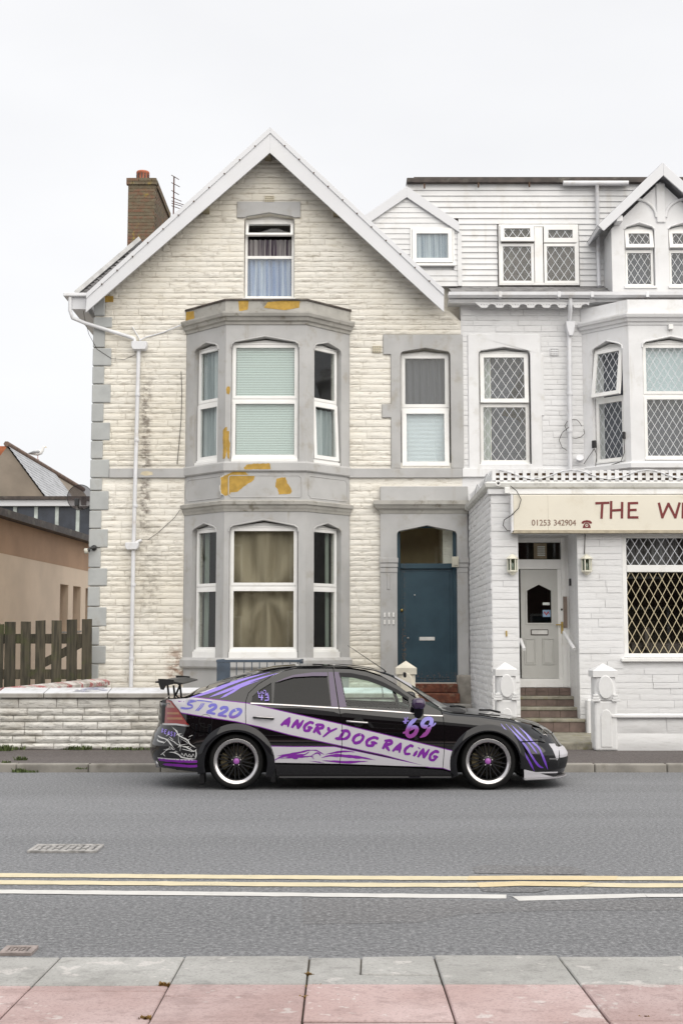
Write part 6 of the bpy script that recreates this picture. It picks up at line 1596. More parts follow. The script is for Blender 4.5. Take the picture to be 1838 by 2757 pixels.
# distant gabled house
HY = 60.0
fh = thing('distant_house', (-16, HY, .1), 'distant pebbledashed gable end with pale slate roof and ridge', 'house')
A, Bp = P(20, 1203, HY), P(121, 1340, HY); sl = (A.z - Bp.z) / (Bp.x - A.x)
eb = Bp.x + 1.2; ebz = A.z - (eb - A.x) * sl
PEB = plain('brown_pebbledash', (.22, .185, .15), .9, var=.12, vs_=1, bump=.6, bs=20)
m = MB(); m.prism([(2 * A.x - eb, .1), (eb, .1), (eb, ebz), (A.x, A.z), (2 * A.x - eb, ebz)], 'y', HY, HY + 9.5); m.obj('wall', PEB, fh)
Rg = PX(197, 1321, HY + 10)
PSL = plain('pale_slate', (.36, .37, .39), .5, var=.22, vs_=2, bump=.3, bs=8)
rows = 20; y1 = 10.0
for i in range(rows):
    t0, t1 = i / rows, (i + 1.3) / rows
    xa, za = A.x + (eb - A.x) * t0, A.z - (A.z - ebz) * t0; xb, zb = A.x + (eb - A.x) * t1, A.z - (A.z - ebz) * t1
    m = MB(); m.add([(xa, HY - .1, za + .10), (xa, HY + y1, za + .10), (xb, HY + y1, zb + .16), (xb, HY - .1, zb + .16), (xb, HY - .1, zb + .10), (xb, HY + y1, zb + .10)], [(0, 1, 2, 3), (3, 2, 5, 4)]); m.obj('slate_course', PSL, fh, fixn=False)
m = MB(); m.prism([(2 * A.x - eb, .1), (eb, .1), (eb, ebz), (A.x, A.z), (2 * A.x - eb, ebz)], 'y', HY + 10, HY + 18); m.obj('rear_wall', PEB, fh)
m = MB(); m.tube([(A.x, HY - .15, A.z + .12), (A.x, HY + 18, A.z + .12)], .14, 6); m.obj('ridge_tiles', plain('terracotta_ridge', (.13, .085, .065), .8, var=.3, vs_=2), fh)
m = MB(); c = P(0, 1200, HY + 3); m.box(c.x - 1.0, c.x + .30, HY + 3, HY + 4, A.z - 3, PZ(1201, HY + 3)); m.obj('chimney', plain('orange_brick', (.33, .10, .04), .8, var=.2, vs_=4), fh)
# gull
gy = HY + 7; c = P(105, 1258, gy); gc = Vector((A.x, gy, A.z + .27)); gc = Vector((A.x, HY + 6.0, A.z + .26))
GW = plain('gull_white', (.70, .70, .70), .7, bump=0); GG = plain('gull_grey', (.30, .31, .33), .7, bump=0)
gl = thing('seagull', tuple(gc), 'seagull standing on the distant roof ridge', 'bird')
m = MB(); pr = []
m.tube([gc + Vector((-.42, 0, .30)), gc + Vector((-.25, 0, .33)), gc + Vector((0, 0, .36)), gc + Vector((.18, 0, .40)), gc + Vector((.27, 0, .50)), gc + Vector((.30, 0, .62)), gc + Vector((.34, 0, .67)), gc + Vector((.40, 0, .67))], [.02, .09, .16, .14, .085, .075, .08, .03], 12); m.obj('body', GW, gl)
m = MB(); m.tube([gc + Vector((-.5, -.06, .31)), gc + Vector((-.2, -.11, .37)), gc + Vector((.1, -.12, .40)), gc + Vector((.2, -.09, .40))], [.01, .07, .08, .02], 8); m.obj('wing', GG, gl)
m = MB(); m.tube([gc + Vector((.40, 0, .67)), gc + Vector((.50, 0, .65))], [.025, .005], 6); m.obj('beak', plain('beak_yellow', (.6, .4, .05), .5, bump=0), gl)
for s_ in (-.04, .04):
    m = MB(); m.tube([gc + Vector((.03, s_, .25)), gc + Vector((.03, s_, 0)), gc + Vector((.10, s_, 0))], .012, 5); m.obj('leg', plain('leg_pink', (.5, .3, .28), .6, bump=0), gl)

# satellite dish, security lamp on the house corner
def mesh_dish():
    n = NT('perforated_dish'); t = n.n('BsdfTransparent'); d = n.n('BsdfPrincipled'); d.inputs['Base Color'].default_value = (.055, .04, .04, 1); d.inputs['Roughness'].default_value = .6
    m = n.n('MixShader'); m.inputs[0].default_value = .72; n.l(t.outputs[0], m.inputs[1]); n.l(d.outputs[0], m.inputs[2]); n.l(m.outputs[0], n.out.inputs['Surface']); return n.m
DY = YF + .45; dc = P(216, 1339, DY)
ds = thing('satellite_dish', tuple(dc), 'dark perforated satellite dish fixed to the side of the house', 'satellite dish')
rD = .245
m = MB(); m.lathe([(.0, .07)] + [(rD * k / 6, .07 - .07 * (k / 6) ** 2) for k in range(1, 7)], tuple(dc), 'y', 32); m.obj('dish', mesh_dish(), ds)
m = MB(); m.lathe([(rD - .006, 0), (rD + .006, -.004), (rD + .006, .006), (rD - .006, .006)], tuple(dc), 'y', 32); m.obj('rim', BLK, ds)
m = MB(); m.tube([dc + Vector((.02, .08, -.02)), dc + Vector((.16, .15, -.05)), (XL + .05, DY + .15, dc.z - .05)], .018, 8); m.obj('wall_arm', BLK, ds)
m = MB(); m.tube([dc + Vector((.04, .06, -.20)), dc + Vector((.03, -.22, -.24)), dc + Vector((.01, -.30, -.16))], .014, 6); m.obj('feed_arm', BLK, ds)
m = MB(); m.box(dc.x - .03, dc.x + .05, DY - .36, DY - .26, dc.z - .20, dc.z - .06); m.obj('receiver', BLK, ds, bevel=.01)
m = MB(); m.box(dc.x + .0, dc.x + .10, DY + .07, DY + .16, dc.z - .14, dc.z + .02); m.obj('mount', BLK, ds, bevel=.01)
fc = P(230, 1484, YF - .15); fl = thing('security_lamp', tuple(P(252, 1476, YF - .05)), 'small black spotlight on the house corner quoins', 'lamp')
b0 = P(254, 1475, YF - .05)
m = MB(); m.lathe([(0, -.05), (.05, -.045), (.055, 0), (.05, .02)], (b0.x, YF - .045, b0.z), 'y', 14); m.obj('base', BLK, fl)
m = MB(); m.tube([(b0.x, YF - .1, b0.z), (b0.x - .06, YF - .14, b0.z - .02), fc + Vector((.05, 0, .01))], [.025, .02, .05], 10); m.obj('lamp_body', BLK, fl)
m = MB(); m.tube([fc + Vector((.05, 0, .01)), fc + Vector((.0, -.01, -.0)), fc + Vector((-.015, -.012, -.003))], [.045, .055, .035], 12); m.obj('lamp_glass', plain('frosted_lamp_glass', (.60, .58, .50), .3, bump=0), fl)

# blue railing in the front yard
BLUER = plain('dark_blue_railing_paint', (.055, .075, .105), .5, var=.2, vs_=6, bump=.2, bs=40, dirt=(.10, .10, .10))
RY = 21.3; x0, x1 = PX(584, 1780, RY), PX(812, 1780, RY); zr = PZ(1776, RY)
rl = thing('yard_railing', ((x0 + x1) / 2, RY, .42), 'dark blue metal railing in the front yard behind the car', 'railing')
m = MB(); m.box(x0 - .01, x1, RY - .02, RY + .02, zr - .045, zr); m.obj('top_rail', BLUER, rl, bevel=.006)
m = MB(); m.box(x0, x0 + .225, RY - .012, RY + .012, .42, zr - .046); m.obj('end_panel', BLUER, rl)
for xx in (x0, x1 - .045):
    m = MB(); m.box(xx, xx + .045, RY + .021, RY + 1.0, zr - .04, zr + .002); m.obj('side_rail', BLUER, rl, bevel=.005)
    m = MB(); m.box(xx, xx + .04, RY + .98, RY + 1.02, .42, zr - .041); m.obj('post', BLUER, rl)
m = MB(); m.box(x1 - .04, x1, RY - .02, RY + .02, .42, zr - .046); m.obj('post', BLUER, rl)
x = x0 + .33
while x < x1 - .06:
    m = MB(); m.box(x - .008, x + .008, RY - .008, RY + .008, .52, zr - .046); m.obj('bar', BLUER, rl); x += .128
m = MB(); m.box(x0 + .226, x1 - .041, RY - .015, RY + .015, .50, .54); m.obj('bottom_rail', BLUER, rl)

# weeds: countless blades
GRASSM = plain('weed_green', (.075, .105, .03), .7, var=.35, vs_=20, bump=0)
DRYM = plain('dry_weed', (.22, .13, .035), .8, var=.3, vs_=20, bump=0)
def weeds(name, spots, mat, label, seed):
    q = random.Random(seed); m = MB()
    for (x, y, z, r_, n_, h) in spots:
        for _ in range(n_):
            a = q.uniform(0, math.tau); d = r_ * math.sqrt(q.random()); bx, by = x + d * math.cos(a) * 1.4, y + d * math.sin(a) * .5
            hh = h * q.uniform(.4, 1); la_ = q.uniform(0, math.tau); lean = q.uniform(.2, .9) * hh; w = q.uniform(.004, .009)
            tx, ty = bx + lean * math.cos(la_), by + lean * math.sin(la_)
            px, py = -math.sin(la_) * w, math.cos(la_) * w
            m.add([(bx - px, by - py, z), (bx + px, by + py, z), ((bx + tx) / 2 + px, (by + ty) / 2 + py, z + hh * .75), (tx, ty, z + hh), ((bx + tx) / 2 - px, (by + ty) / 2 - py, z + hh * .75)], [(0, 1, 2, 4), (4, 2, 3)])
    o = m.obj(name, mat, None, fixn=False); tag(o, label, 'weeds', kind='stuff')
S3 = .3189
sp = []
for (zx, zy, r_, n_, h) in ((30, 1510, .10, 130, .10), (140, 1500, .10, 70, .06), (730, 1480, .13, 130, .07), (1000, 1495, .16, 80, .05), (1180, 1490, .25, 110, .05), (620, 1495, .1, 40, .04), (180, 1590, .06, 60, .06), (50, 1615, .05, 30, .04), (690, 1665, .05, 30, .03)):
    c = PG(zx * S3, 1540 + zy * S3, .1); sp.append((c.x, min(c.y, BWY - .02) if zy < 1540 else c.y, .1, r_, n_, h))
for (zx, zy, r_, n_, h) in ((140, 1705, .07, 70, .065), (230, 1705, .08, 45, .035)):
    c = PG(zx * S3, 1540 + zy * S3, 0.0); sp.append((c.x, KY - .02 + (0 if c.x > XC else .1 * (XC - c.x)), 0.0, r_, n_, h))
weeds('weeds', sp, GRASSM, 'small green weeds along the wall foot and far kerb', 3)
zsl = lambda y: .10 + SL * (KN - y) - .01
sp = []
for (u, v, n_, h) in ((443, 2655, 40, .026), (390, 2752, 26, .02), (828, 2622, 30, .02), (838, 2655, 25, .015), (820, 2690, 20, .02), (855, 2655, 15, .015), (1730, 2752, 20, .02)):
    c = PG(u, v, .11); sp.append((c.x, c.y, zsl(c.y), .018, n_, h))
weeds('dry_weeds', sp, DRYM, 'dry brown weeds in the joints of the near paving', 8)

# terrace on the camera's side of the street, seen only as the dark reflection in windows and paintwork
BRKO = plain('dark_red_brick', (.075, .042, .034), .85, var=.2, vs_=3, bump=.3)
for k in range(7):
    xo = -21 + k * 6.0; yo = -5.0
    t = thing('terrace_house', (xo + 3, yo, .1), 'dark brick house across the street seen only as a reflection, %s from the left' % ('first', 'second', 'third', 'fourth', 'fifth', 'sixth', 'seventh')[k], 'house', 'brick houses across the street')
    m = MB(); hs = [[(xo + .8, .9), (xo + 2.8, .9), (xo + 2.8, 2.9), (xo + .8, 2.9)], [(xo + 4, .12), (xo + 5, .12), (xo + 5, 2.7), (xo + 4, 2.7)], [(xo + .9, 3.9), (xo + 2.6, 3.9), (xo + 2.6, 5.6), (xo + .9, 5.6)], [(xo + 3.9, 3.9), (xo + 5, 3.9), (xo + 5, 5.6), (xo + 3.9, 5.6)]]
    m.plate([(xo + .003, .1), (xo + 5.997, .1), (xo + 5.997, 6.4), (xo + .003, 6.4)], hs, yo - .3, yo); m.obj('wall', BRKO, t)
    for i, h in enumerate(hs):
        m = MB(); m.box(h[0][0], h[1][0], yo - .2, yo - .15, h[0][1], h[2][1]); m.obj('door' if i == 1 else 'window', TEAL if i == 1 else UPVC if False else ROOM, t)
        m = MB(); frame_rect(m, h[0][0], h[1][0], h[0][1], h[2][1], .09, yo - .14, yo - .08); m.obj('frame', UPVC, t)
    m = MB(); m.add([(xo + .003, yo + .3, 6.4), (xo + 5.997, yo + .3, 6.4), (xo + 5.997, yo - 4, 9.2), (xo + .003, yo - 4, 9.2), (xo + .003, yo - 8, 6.4), (xo + 5.997, yo - 8, 6.4)], [(0, 1, 2, 3), (3, 2, 5, 4)]); m.obj('roof', SLATE, t, fixn=False)
# ================================================================== CAR
YW = 14.05; YBD = 14.03; HW = .905; YCC = YBD + HW
KX = Vector
def paint(name, col, rough=.28, flake=.0, metal=.0, coat=1.0, var=.0):
    n = NT(name)
    c = col
    if flake:
        f = n.noise(900, 2, .5); c = n.mix(n.ss(f, .5, .75, 0, flake), col, (.16, .09, .26))
    n.bsdf(c, rough, metal, None, coat, .0 if max(col) < .02 else .25, .02); return n.m
BLACK = paint('black_purple_flake_paint', (.0035, .0030, .0040), .45, 0, .0)
PURP = paint('deep_purple_paint', (.030, .010, .052), .35, .2, .2)
STRIPE = paint('silver_white_vinyl', (.52, .51, .545), .42, 0, .0, .3)
VIOL = paint('violet_vinyl', (.19, .02, .30), .45, 0, 0, .25)
LILAC = paint('lilac_vinyl', (.27, .20, .62), .45, 0, 0, .25)
WHV = paint('white_vinyl', (.60, .60, .60), .5, 0, 0, .2)
CHROME = plain('chrome_trim', (.52, .50, .50), .2, 1.0, var=.03, bump=0)
RUB = plain('black_rubber', (.009, .009, .009), .8, var=.2, vs_=8, bump=.15, bs=80, spec=.2)
TRIM = plain('black_trim', (.007, .007, .008), .5, var=.1, bump=0, spec=.25)
DARKI = plain('dark_interior', (.03, .03, .032), .8, var=.1, bump=0)
TINT = glass_mat('privacy_glass', (.035, .035, .04), ior=1.45, gloss=.8)
CLEAR = glass_mat('green_tint_glass', (.84, .95, .90), ior=1.45)
def gradmat(name, z0, z1, lo, hi):
    n = NT(name); x, y, z = n.xyz(); c = n.mix(n.ss(z, z0, z1), lo, hi); n.bsdf(c, .45, 0, None, .25); return n.m

car = thing('racing_saloon', (.23, YCC, 0), 'lowered black saloon car with white and purple racing livery parked at the kerb', 'car')
# control curves (pixels of the photograph)
def curve(pts, Y):
    a = sorted([(P(u, v, Y).x, P(u, v, Y).z) for u, v in pts]); return np.array([p[0] for p in a]), np.array([p[1] for p in a])
EDGE = [(430, 1884), (451, 1882), (505, 1877), (550, 1861), (600, 1841), (650, 1824), (700, 1808), (750, 1799), (780, 1796), (905, 1794), (960, 1798), (1005, 1805), (1055, 1822), (1105, 1852), (1155, 1888), (1190, 1911), (1215, 1919), (1300, 1926), (1375, 1937), (1437, 1952), (1470, 1965), (1490, 1985), (1505, 2003), (1519, 2020)]
def edgeY(u): return YBD + (.04 if (u > 1190 or u < 500) else .30)
_e = sorted([(P(u, v, edgeY(u)).x, P(u, v, edgeY(u)).z) for u, v in EDGE]); EX, EZ = np.array([p[0] for p in _e]), np.array([p[1] for p in _e])
TOP = [(430, 1884), (445, 1881), (502, 1874), (540, 1851), (600, 1829), (650, 1814), (700, 1800), (737, 1792), (790, 1788), (830, 1786), (905, 1789), (980, 1796), (1030, 1807), (1055, 1817), (1105, 1842), (1150, 1870), (1187, 1892), (1215, 1908), (1250, 1907), (1290, 1912), (1350, 1922), (1400, 1932), (1437, 1942), (1462, 1954), (1480, 1967), (1500, 1996), (1519, 2019)]
TX, TZ = curve(TOP, YCC)
BX, BZ = curve([(430, 1885), (505, 1880), (600, 1885), (674, 1893), (790, 1898), (912, 1906), (1122, 1919), (1190, 1923), (1300, 1931), (1400, 1950), (1519, 2030)], YBD + .04)
FRONT = [(1462, 1954), (1480, 1967.5), (1500, 1997), (1512, 2008), (1519, 2020), (1519, 2040), (1513, 2062), (1510, 2078), (1508, 2100)]
REAR = [(437, 1884), (435, 1897), (431, 1949), (420, 1967), (411, 1993), (410, 2010), (414, 2030), (421, 2042), (432, 2066), (440, 2090)]
_f = sorted([(P(u, v, YCC).z, P(u, v, YCC).x) for u, v in FRONT]); FZ, FXx = np.array([p[0] for p in _f]), np.array([p[1] for p in _f])
_r = sorted([(P(u, v, YCC).z, P(u, v, YCC).x) for u, v in REAR]); RZ, RXx = np.array([p[0] for p in _r]), np.array([p[1] for p in _r])
XF0, XR0 = PX(1300, 2000, YW), PX(585, 2000, YW); PN = 2.7
zedge = lambda x: float(np.interp(x, EX, EZ)); ztop = lambda x: float(np.interp(x, TX, TZ)); zbelt = lambda x: float(np.interp(x, BX, BZ))
xfront = lambda z: float(np.interp(z, FZ, FXx)); xrear = lambda z: float(np.interp(z, RZ, RXx))
XCOWL, XDECK = PX(1190, 1915, YW), PX(505, 1880, YW)
def inset(x, z):
    zb = zbelt(x)
    d = 0.0
    if z < .5: d += .03 * ((.5 - z) / .35) ** 2
    elif z <= zb: d += .045 * ((z - .5) / max(.1, zb - .5)) ** 2
    else:
        q = z - zb; d += .045 + .50 * q + .40 * q * q
    ze = zedge(x); rr_ = .075 if (x > XCOWL or x < XDECK) else .035
    if z > ze - rr_:
        q = min(.96, (z - ze + rr_) / rr_); d += rr_ * (1 - math.sqrt(1 - q * q)) * (1.0 if rr_ > .05 else .6)
    w = HW - d
    if x > XF0:
        q = min(.995, (x - XF0) / max(.05, xfront(z) - XF0)); w *= (1 - q ** PN) ** (1 / PN)
    elif x < XR0:
        q = min(.995, (XR0 - x) / max(.05, XR0 - xrear(z))); w *= (1 - q ** PN) ** (1 / PN)
    return HW - w
def c2(u, v):
    Y = YBD + .03
    for _ in range(5):
        p = P(u, v, Y); Y = YBD + min(.42, inset(p.x, p.z))
    return (p.x, p.z)
def inpoly(p, L):
    x, y = p; c = False; n = len(L); j = n - 1
    for i in range(n):
        if (L[i][1] > y) != (L[j][1] > y) and x < (L[j][0] - L[i][0]) * (y - L[i][1]) / (L[j][1] - L[i][1]) + L[i][0]: c = not c
        j = i
    return c
def area(L): return sum(L[i][0] * L[(i + 1) % len(L)][1] - L[(i + 1) % len(L)][0] * L[i][1] for i in range(len(L))) / 2
def shrink(L, d):
    if abs(d) < 1e-9: return L
    s = 1 if area(L) > 0 else -1; n = len(L); res = []
    for i in range(n):
        a, b, c = Vector(L[i - 1]), Vector(L[i]), Vector(L[(i + 1) % n])
        e1, e2 = (b - a), (c - b)
        if e1.length < 1e-9 or e2.length < 1e-9: res.append(tuple(b)); continue
        e1.normalize(); e2.normalize()
        n1, n2 = Vector((-e1.y, e1.x)) * s, Vector((-e2.y, e2.x)) * s
        k = n1 + n2; k = k / max(.35, k.dot(n1) if k.length > 1e-6 else 1) if k.length > 1e-6 else n1
        res.append((b.x + k.x * d, b.y + k.y * d))
    return res
def densify(L, step):
    res = []; n = len(L)
    for i in range(n):
        a, b = L[i], L[(i + 1) % n]; k = max(1, int(math.hypot(b[0] - a[0], b[1] - a[1]) / step))
        for j in range(k): res.append((a[0] + (b[0] - a[0]) * j / k, a[1] + (b[1] - a[1]) * j / k))
    return res
def tri2d(keep, holes, step):
    """triangulate the region inside every loop of keep and outside the holes"""
    loops = [densify(L, step) for L in keep + holes]
    vs = []; es = []
    for L in loops:
        b = len(vs); vs += [Vector(p) for p in L]; es += [(b + i, b + (i + 1) % len(L)) for i in range(len(L))]
    L0 = loops[0]; x0, x1 = min(p[0] for p in L0), max(p[0] for p in L0); y0, y1 = min(p[1] for p in L0), max(p[1] for p in L0)
    y = y0 + step * .5; row = 0
    while y < y1:
        x = x0 + step * (.25 + .5 * (row % 2))
        while x < x1:
            if inpoly((x, y), L0): vs.append(Vector((x, y)))
            x += step
        y += step * .87; row += 1
    r = delaunay_2d_cdt(vs, es, [], 0, 1e-6)
    ov, of = r[0], r[2]; fs = []
    for f in of:
        if len(f) != 3: continue
        c = ((ov[f[0]].x + ov[f[1]].x + ov[f[2]].x) / 3, (ov[f[0]].y + ov[f[1]].y + ov[f[2]].y) / 3)
        if all(inpoly(c, L) for L in loops[:len(keep)]) and not any(inpoly(c, L) for L in loops[len(keep):]):
            a = (ov[f[1]].x - ov[f[0]].x) * (ov[f[2]].y - ov[f[0]].y) - (ov[f[1]].y - ov[f[0]].y) * (ov[f[2]].x - ov[f[0]].x)
            if abs(a) > 1e-10: fs.append(tuple(f) if a > 0 else (f[0], f[2], f[1]))
    used = sorted({i for f in fs for i in f}); mp_ = {o: i for i, o in enumerate(used)}
    return [(ov[i].x, ov[i].y) for i in used], [tuple(mp_[i] for i in f) for f in fs]
def fnormal(x, z):
    e = .006; wx = (inset(x + e, z) - inset(x - e, z)) / (2 * e); wz = (inset(x, z + e) - inset(x, z - e)) / (2 * e)
    return Vector((wx, -1, wz)).normalized()      # surface Y = YBD + inset
def skin(name, keep, holes, mat, parent, off=0.0, step=.06, flange=0.0, far=False, extra=0.0):
    vs2, fs = tri2d(keep, holes, step)
    if not fs: return None
    n = len(vs2); V = []; N = []
    for (x, z) in vs2:
        y = YBD + inset(x, z) - off; nr = fnormal(x, z)
        V.append((x, y, z)); N.append(nr)
    F_ = list(fs); nfront = len(F_)
    if flange:
        cnt = {}
        for f in fs:
            for i in range(3):
                a, b = f[i], f[(i + 1) % 3]; cnt[(min(a, b), max(a, b))] = cnt.get((min(a, b), max(a, b)), 0) + 1
        bd = [(f[i], f[(i + 1) % 3]) for f in fs for i in range(3) if cnt[(min(f[i], f[(i + 1) % 3]), max(f[i], f[(i + 1) % 3]))] == 1]
        for a, b in bd:
            k = len(V); A, B = V[a], V[b]
            V += [A, B, (B[0], B[1] + flange, B[2]), (A[0], A[1] + flange, A[2])]
            nn = Vector((B[2] - A[2], 0, -(B[0] - A[0])));  nn = nn.normalized() if nn.length > 1e-9 else Vector((0, 0, 1)); N += [nn] * 4
            F_.append((k + 1, k, k + 3, k + 2))
    # front faces are counter-clockwise in xz seen from -y
    if far:
        V = [(x, 2 * YCC - y, z) for x, y, z in V]; N = [Vector((a.x, -a.y, a.z)) for a in N]; F_ = [tuple(reversed(f)) for f in F_]
    me = bpy.data.meshes.new(name); me.from_pydata(V, [], F_); me.polygons.foreach_set('use_smooth', [True] * len(F_)); me.update()
    me.normals_split_custom_set_from_vertices([tuple(a) for a in N])
    me.materials.append(mat)
    return put(name, me, parent)
cc = lambda L: [c2(u, v) for u, v in L]
def arcpx(u, v, r, a0, a1, n=18): return [(u + r * math.cos(math.radians(a0 + (a1 - a0) * i / n)), v - r * math.sin(math.radians(a0 + (a1 - a0) * i / n))) for i in range(n + 1)]
RWC, FWC = (635.5, 2055), (1314, 2057)
dr_front = [(914, 2057), (920, 2010), (921, 1943), (912, 1906), (897, 1800)]
fd = dr_front + [(940, 1801), (985, 1808), (1030, 1823), (1075, 1849), (1110, 1874), (1150, 1897), (1186, 1914), (1193, 1935), (1196, 1975), (1195, 2020), (1191, 2070), (1100, 2064), (1000, 2060)]
fg = [(916, 1821), (955, 1824), (992, 1832.5), (1030, 1846), (1067, 1864), (1092, 1878), (1100, 1890), (1102, 1909), (932, 1902)]
rd_top = [(842, 1799), (790, 1801), (762, 1807), (725, 1824), (695, 1842), (669, 1866), (662, 1887), (661, 1920), (662, 1950), (669, 1966)]
rd = list(reversed(dr_front))[::1]
rd = [(914, 2057), (920, 2010), (921, 1943), (912, 1906), (897, 1800)] + rd_top + arcpx(*RWC, 100, 69, 2, 10) + [(739, 2054)]
rg = [(740, 1838), (765, 1828), (790, 1821), (840, 1819), (880, 1821), (891, 1901), (736, 1893)]
qg = [(731, 1838), (732, 1892), (677, 1890), (680, 1875), (700, 1857)]
quarter = [(451, 1883), (505, 1879), (550, 1863), (600, 1843), (650, 1826), (700, 1810), (750, 1801), (790, 1798), (842, 1797), (897, 1797), (897, 1800)] + rd_top + arcpx(*RWC, 87, 66, 132, 14) + [(560, 1972), (540, 1970), (520, 1965), (511, 1954), (504, 1947), (482, 1912), (462, 1887)]
rbump = [(437, 1950), (511, 1956), (520, 1967), (540, 1972), (560, 1974)] + arcpx(*RWC, 87, 132, 188, 12) + [(541, 2080), (500, 2076), (440, 2066), (430, 2050), (424, 2040), (419, 2010), (424, 1985), (428, 1967)]
lamp = [(446, 1884), (452, 1883), (463, 1888), (482, 1912), (505, 1947), (511, 1953), (437, 1947), (440, 1915)]
wing = [(1187, 1913), (1215, 1920), (1300, 1927), (1375, 1938), (1432, 1952), (1430, 1960), (1454, 1976), (1470, 1999), (1445, 1995), (1382, 1997)] + arcpx(*FWC, 89, 42, 188, 24) + [(1224, 2080), (1191, 2070), (1195, 2020), (1196, 1975), (1193, 1935)]
hlamp = [(1432, 1958), (1455, 1961), (1480, 1968), (1490, 1982), (1499, 1998), (1472, 1999), (1455, 1976)]
fbump = [(1382, 1999), (1445, 1996), (1471, 2001), (1498, 2000), (1503, 2010), (1506, 2025), (1506, 2045), (1502, 2065), (1498, 2090), (1409, 2096), (1409, 2080), (1405, 2060)] + arcpx(*FWC, 89, 8, 42, 8)
skirt = [(739, 2057), (914, 2060), (1000, 2063), (1100, 2067), (1191, 2073), (1224, 2082), (1224, 2094), (1000, 2093), (745, 2090)]
panels = {}
for nm, px, hl, st in (('front_door', fd, [fg], .055), ('rear_door', rd, [rg, qg], .055), ('rear_wing', quarter, [], .055), ('rear_bumper', rbump, [], .045), ('front_wing', wing, [], .05), ('front_bumper', fbump, [], .035), ('side_skirt', skirt, [], .06)):
    L = shrink(cc(px), .0035); H_ = [cc(h) for h in hl]
    panels[nm] = (L, H_, skin(nm, [L], H_, BLACK, car, 0, st, .018))
    skin(nm, [L], H_, BLACK, car, 0, .09, .018, far=True)
# glass, trims
for nm, px, mat, par in (('front_window', fg, CLEAR, 'front_door'), ('rear_window', rg, TINT, 'rear_door'), ('quarter_window', qg, TINT, 'rear_door')):
    L = shrink(cc(px), -.006)
    skin(nm, [L], [], mat, panels[par][2], -.010, .07); skin(nm, [L], [], mat, car, -.010, .1, far=True)
pp = [(896, 1812), (907, 1812), (930, 1901), (912, 1903)]
skin('pillar_panel', [cc([(884, 1809), (896, 1809), (910, 1905), (892, 1902)])], [], PURP, panels['rear_door'][2], .003, .05)
skin('pillar_panel', [cc([(899, 1809), (912, 1809), (933, 1903), (914, 1905)])], [], PURP, panels['front_door'][2], .003, .05)
DEFL = glass_mat('smoked_deflector', (.20, .17, .26), ior=1.7)
skin('wind_deflector', [cc([(740, 1838), (765, 1826), (790, 1817), (840, 1810), (881, 1810), (882, 1820), (840, 1820), (790, 1823), (765, 1830)])], [], PURP, panels['rear_door'][2], .008, .05)
skin('wind_deflector', [cc([(912, 1811), (945, 1812), (990, 1821), (1030, 1836), (1070, 1857), (1100, 1878), (1099, 1885), (1067, 1866), (1030, 1848), (992, 1834), (950, 1825), (915, 1822)])], [], TRIM, panels['front_door'][2], .008, .05)
def strip(name, pts, w, mat, parent, off=.012, far=False):
    top = [(u, v - w / 2) for u, v in pts]; bot = [(u, v + w / 2) for u, v in reversed(pts)]
    return skin(name, [cc(top + bot)], [], mat, parent, off, .05, off)
strip('chrome_strip', [(675, 1893), (732, 1896), (790, 1899), (850, 1902.5), (911, 1906)], 3.2, CHROME, panels['rear_door'][2])
strip('chrome_strip', [(914, 1906.5), (980, 1910.5), (1050, 1915), (1122, 1920.5)], 3.2, CHROME, panels['front_door'][2])
strip('chrome_strip', [(1140, 1925), (1170, 1926.5), (1191, 1927)], 2.6, CHROME, panels['front_door'][2])
# rear lamp in bands
LRED = paint('lamp_red', (.22, .014, .012), .2, 0, 0, .8); LAMB = paint('lamp_amber', (.30, .12, .05), .25, 0, 0, .8); LCLR = paint('lamp_clear', (.30, .17, .14), .2, 0, 0, .8)
Ll = shrink(cc(lamp), .003); lo = skin('tail_lamp', [Ll], [], LRED, car, 0, .03, .02); skin('tail_lamp', [Ll], [], LRED, car, 0, .05, .02, far=True)
for (va, vb, mt) in ((1884, 1905, LCLR), (1917, 1923, LAMB), (1931, 1937, LAMB)):
    skin('lamp_band', [cc([(450, va), (512, va), (512, vb), (450, vb)]), shrink(Ll, .014)], [], mt, lo, .003, .02)
skin('lamp_housing', [cc([(434, 1884), (447, 1884), (444, 1948), (431, 1948)]), Ll] if False else [cc([(437, 1884), (448, 1884), (443, 1947), (436, 1947)])], [], TRIM, lo, .002, .03)
strip('chrome_strip', [(438, 1949), (475, 1950), (511, 1954.5)], 5, CHROME, panels['rear_bumper'][2], .008)
Lh = shrink(cc(hlamp), .003); HG = glass_mat('headlight_lens', (.55, .56, .58), ior=1.6)
ho = skin('headlight', [Lh], [], HG, car, .002, .03, .0); skin('headlight_bowl', [Lh], [], plain('headlight_dark_bowl', (.10, .10, .105), .25, .6, bump=0), ho, -.03, .03)
skin('headlight', [Lh], [], HG, car, .002, .05, .0, far=True)
for (u, v, r_) in ((1466, 1984, .030),):
    x, z = c2(u, v); m = MB(); m.lathe([(0, .02), (r_, .0), (r_, -.012), (r_ * .8, -.012), (0, .012)], (x, YBD + inset(x, z) + .012, z), 'y', 16); m.obj('projector', CHROME, ho)
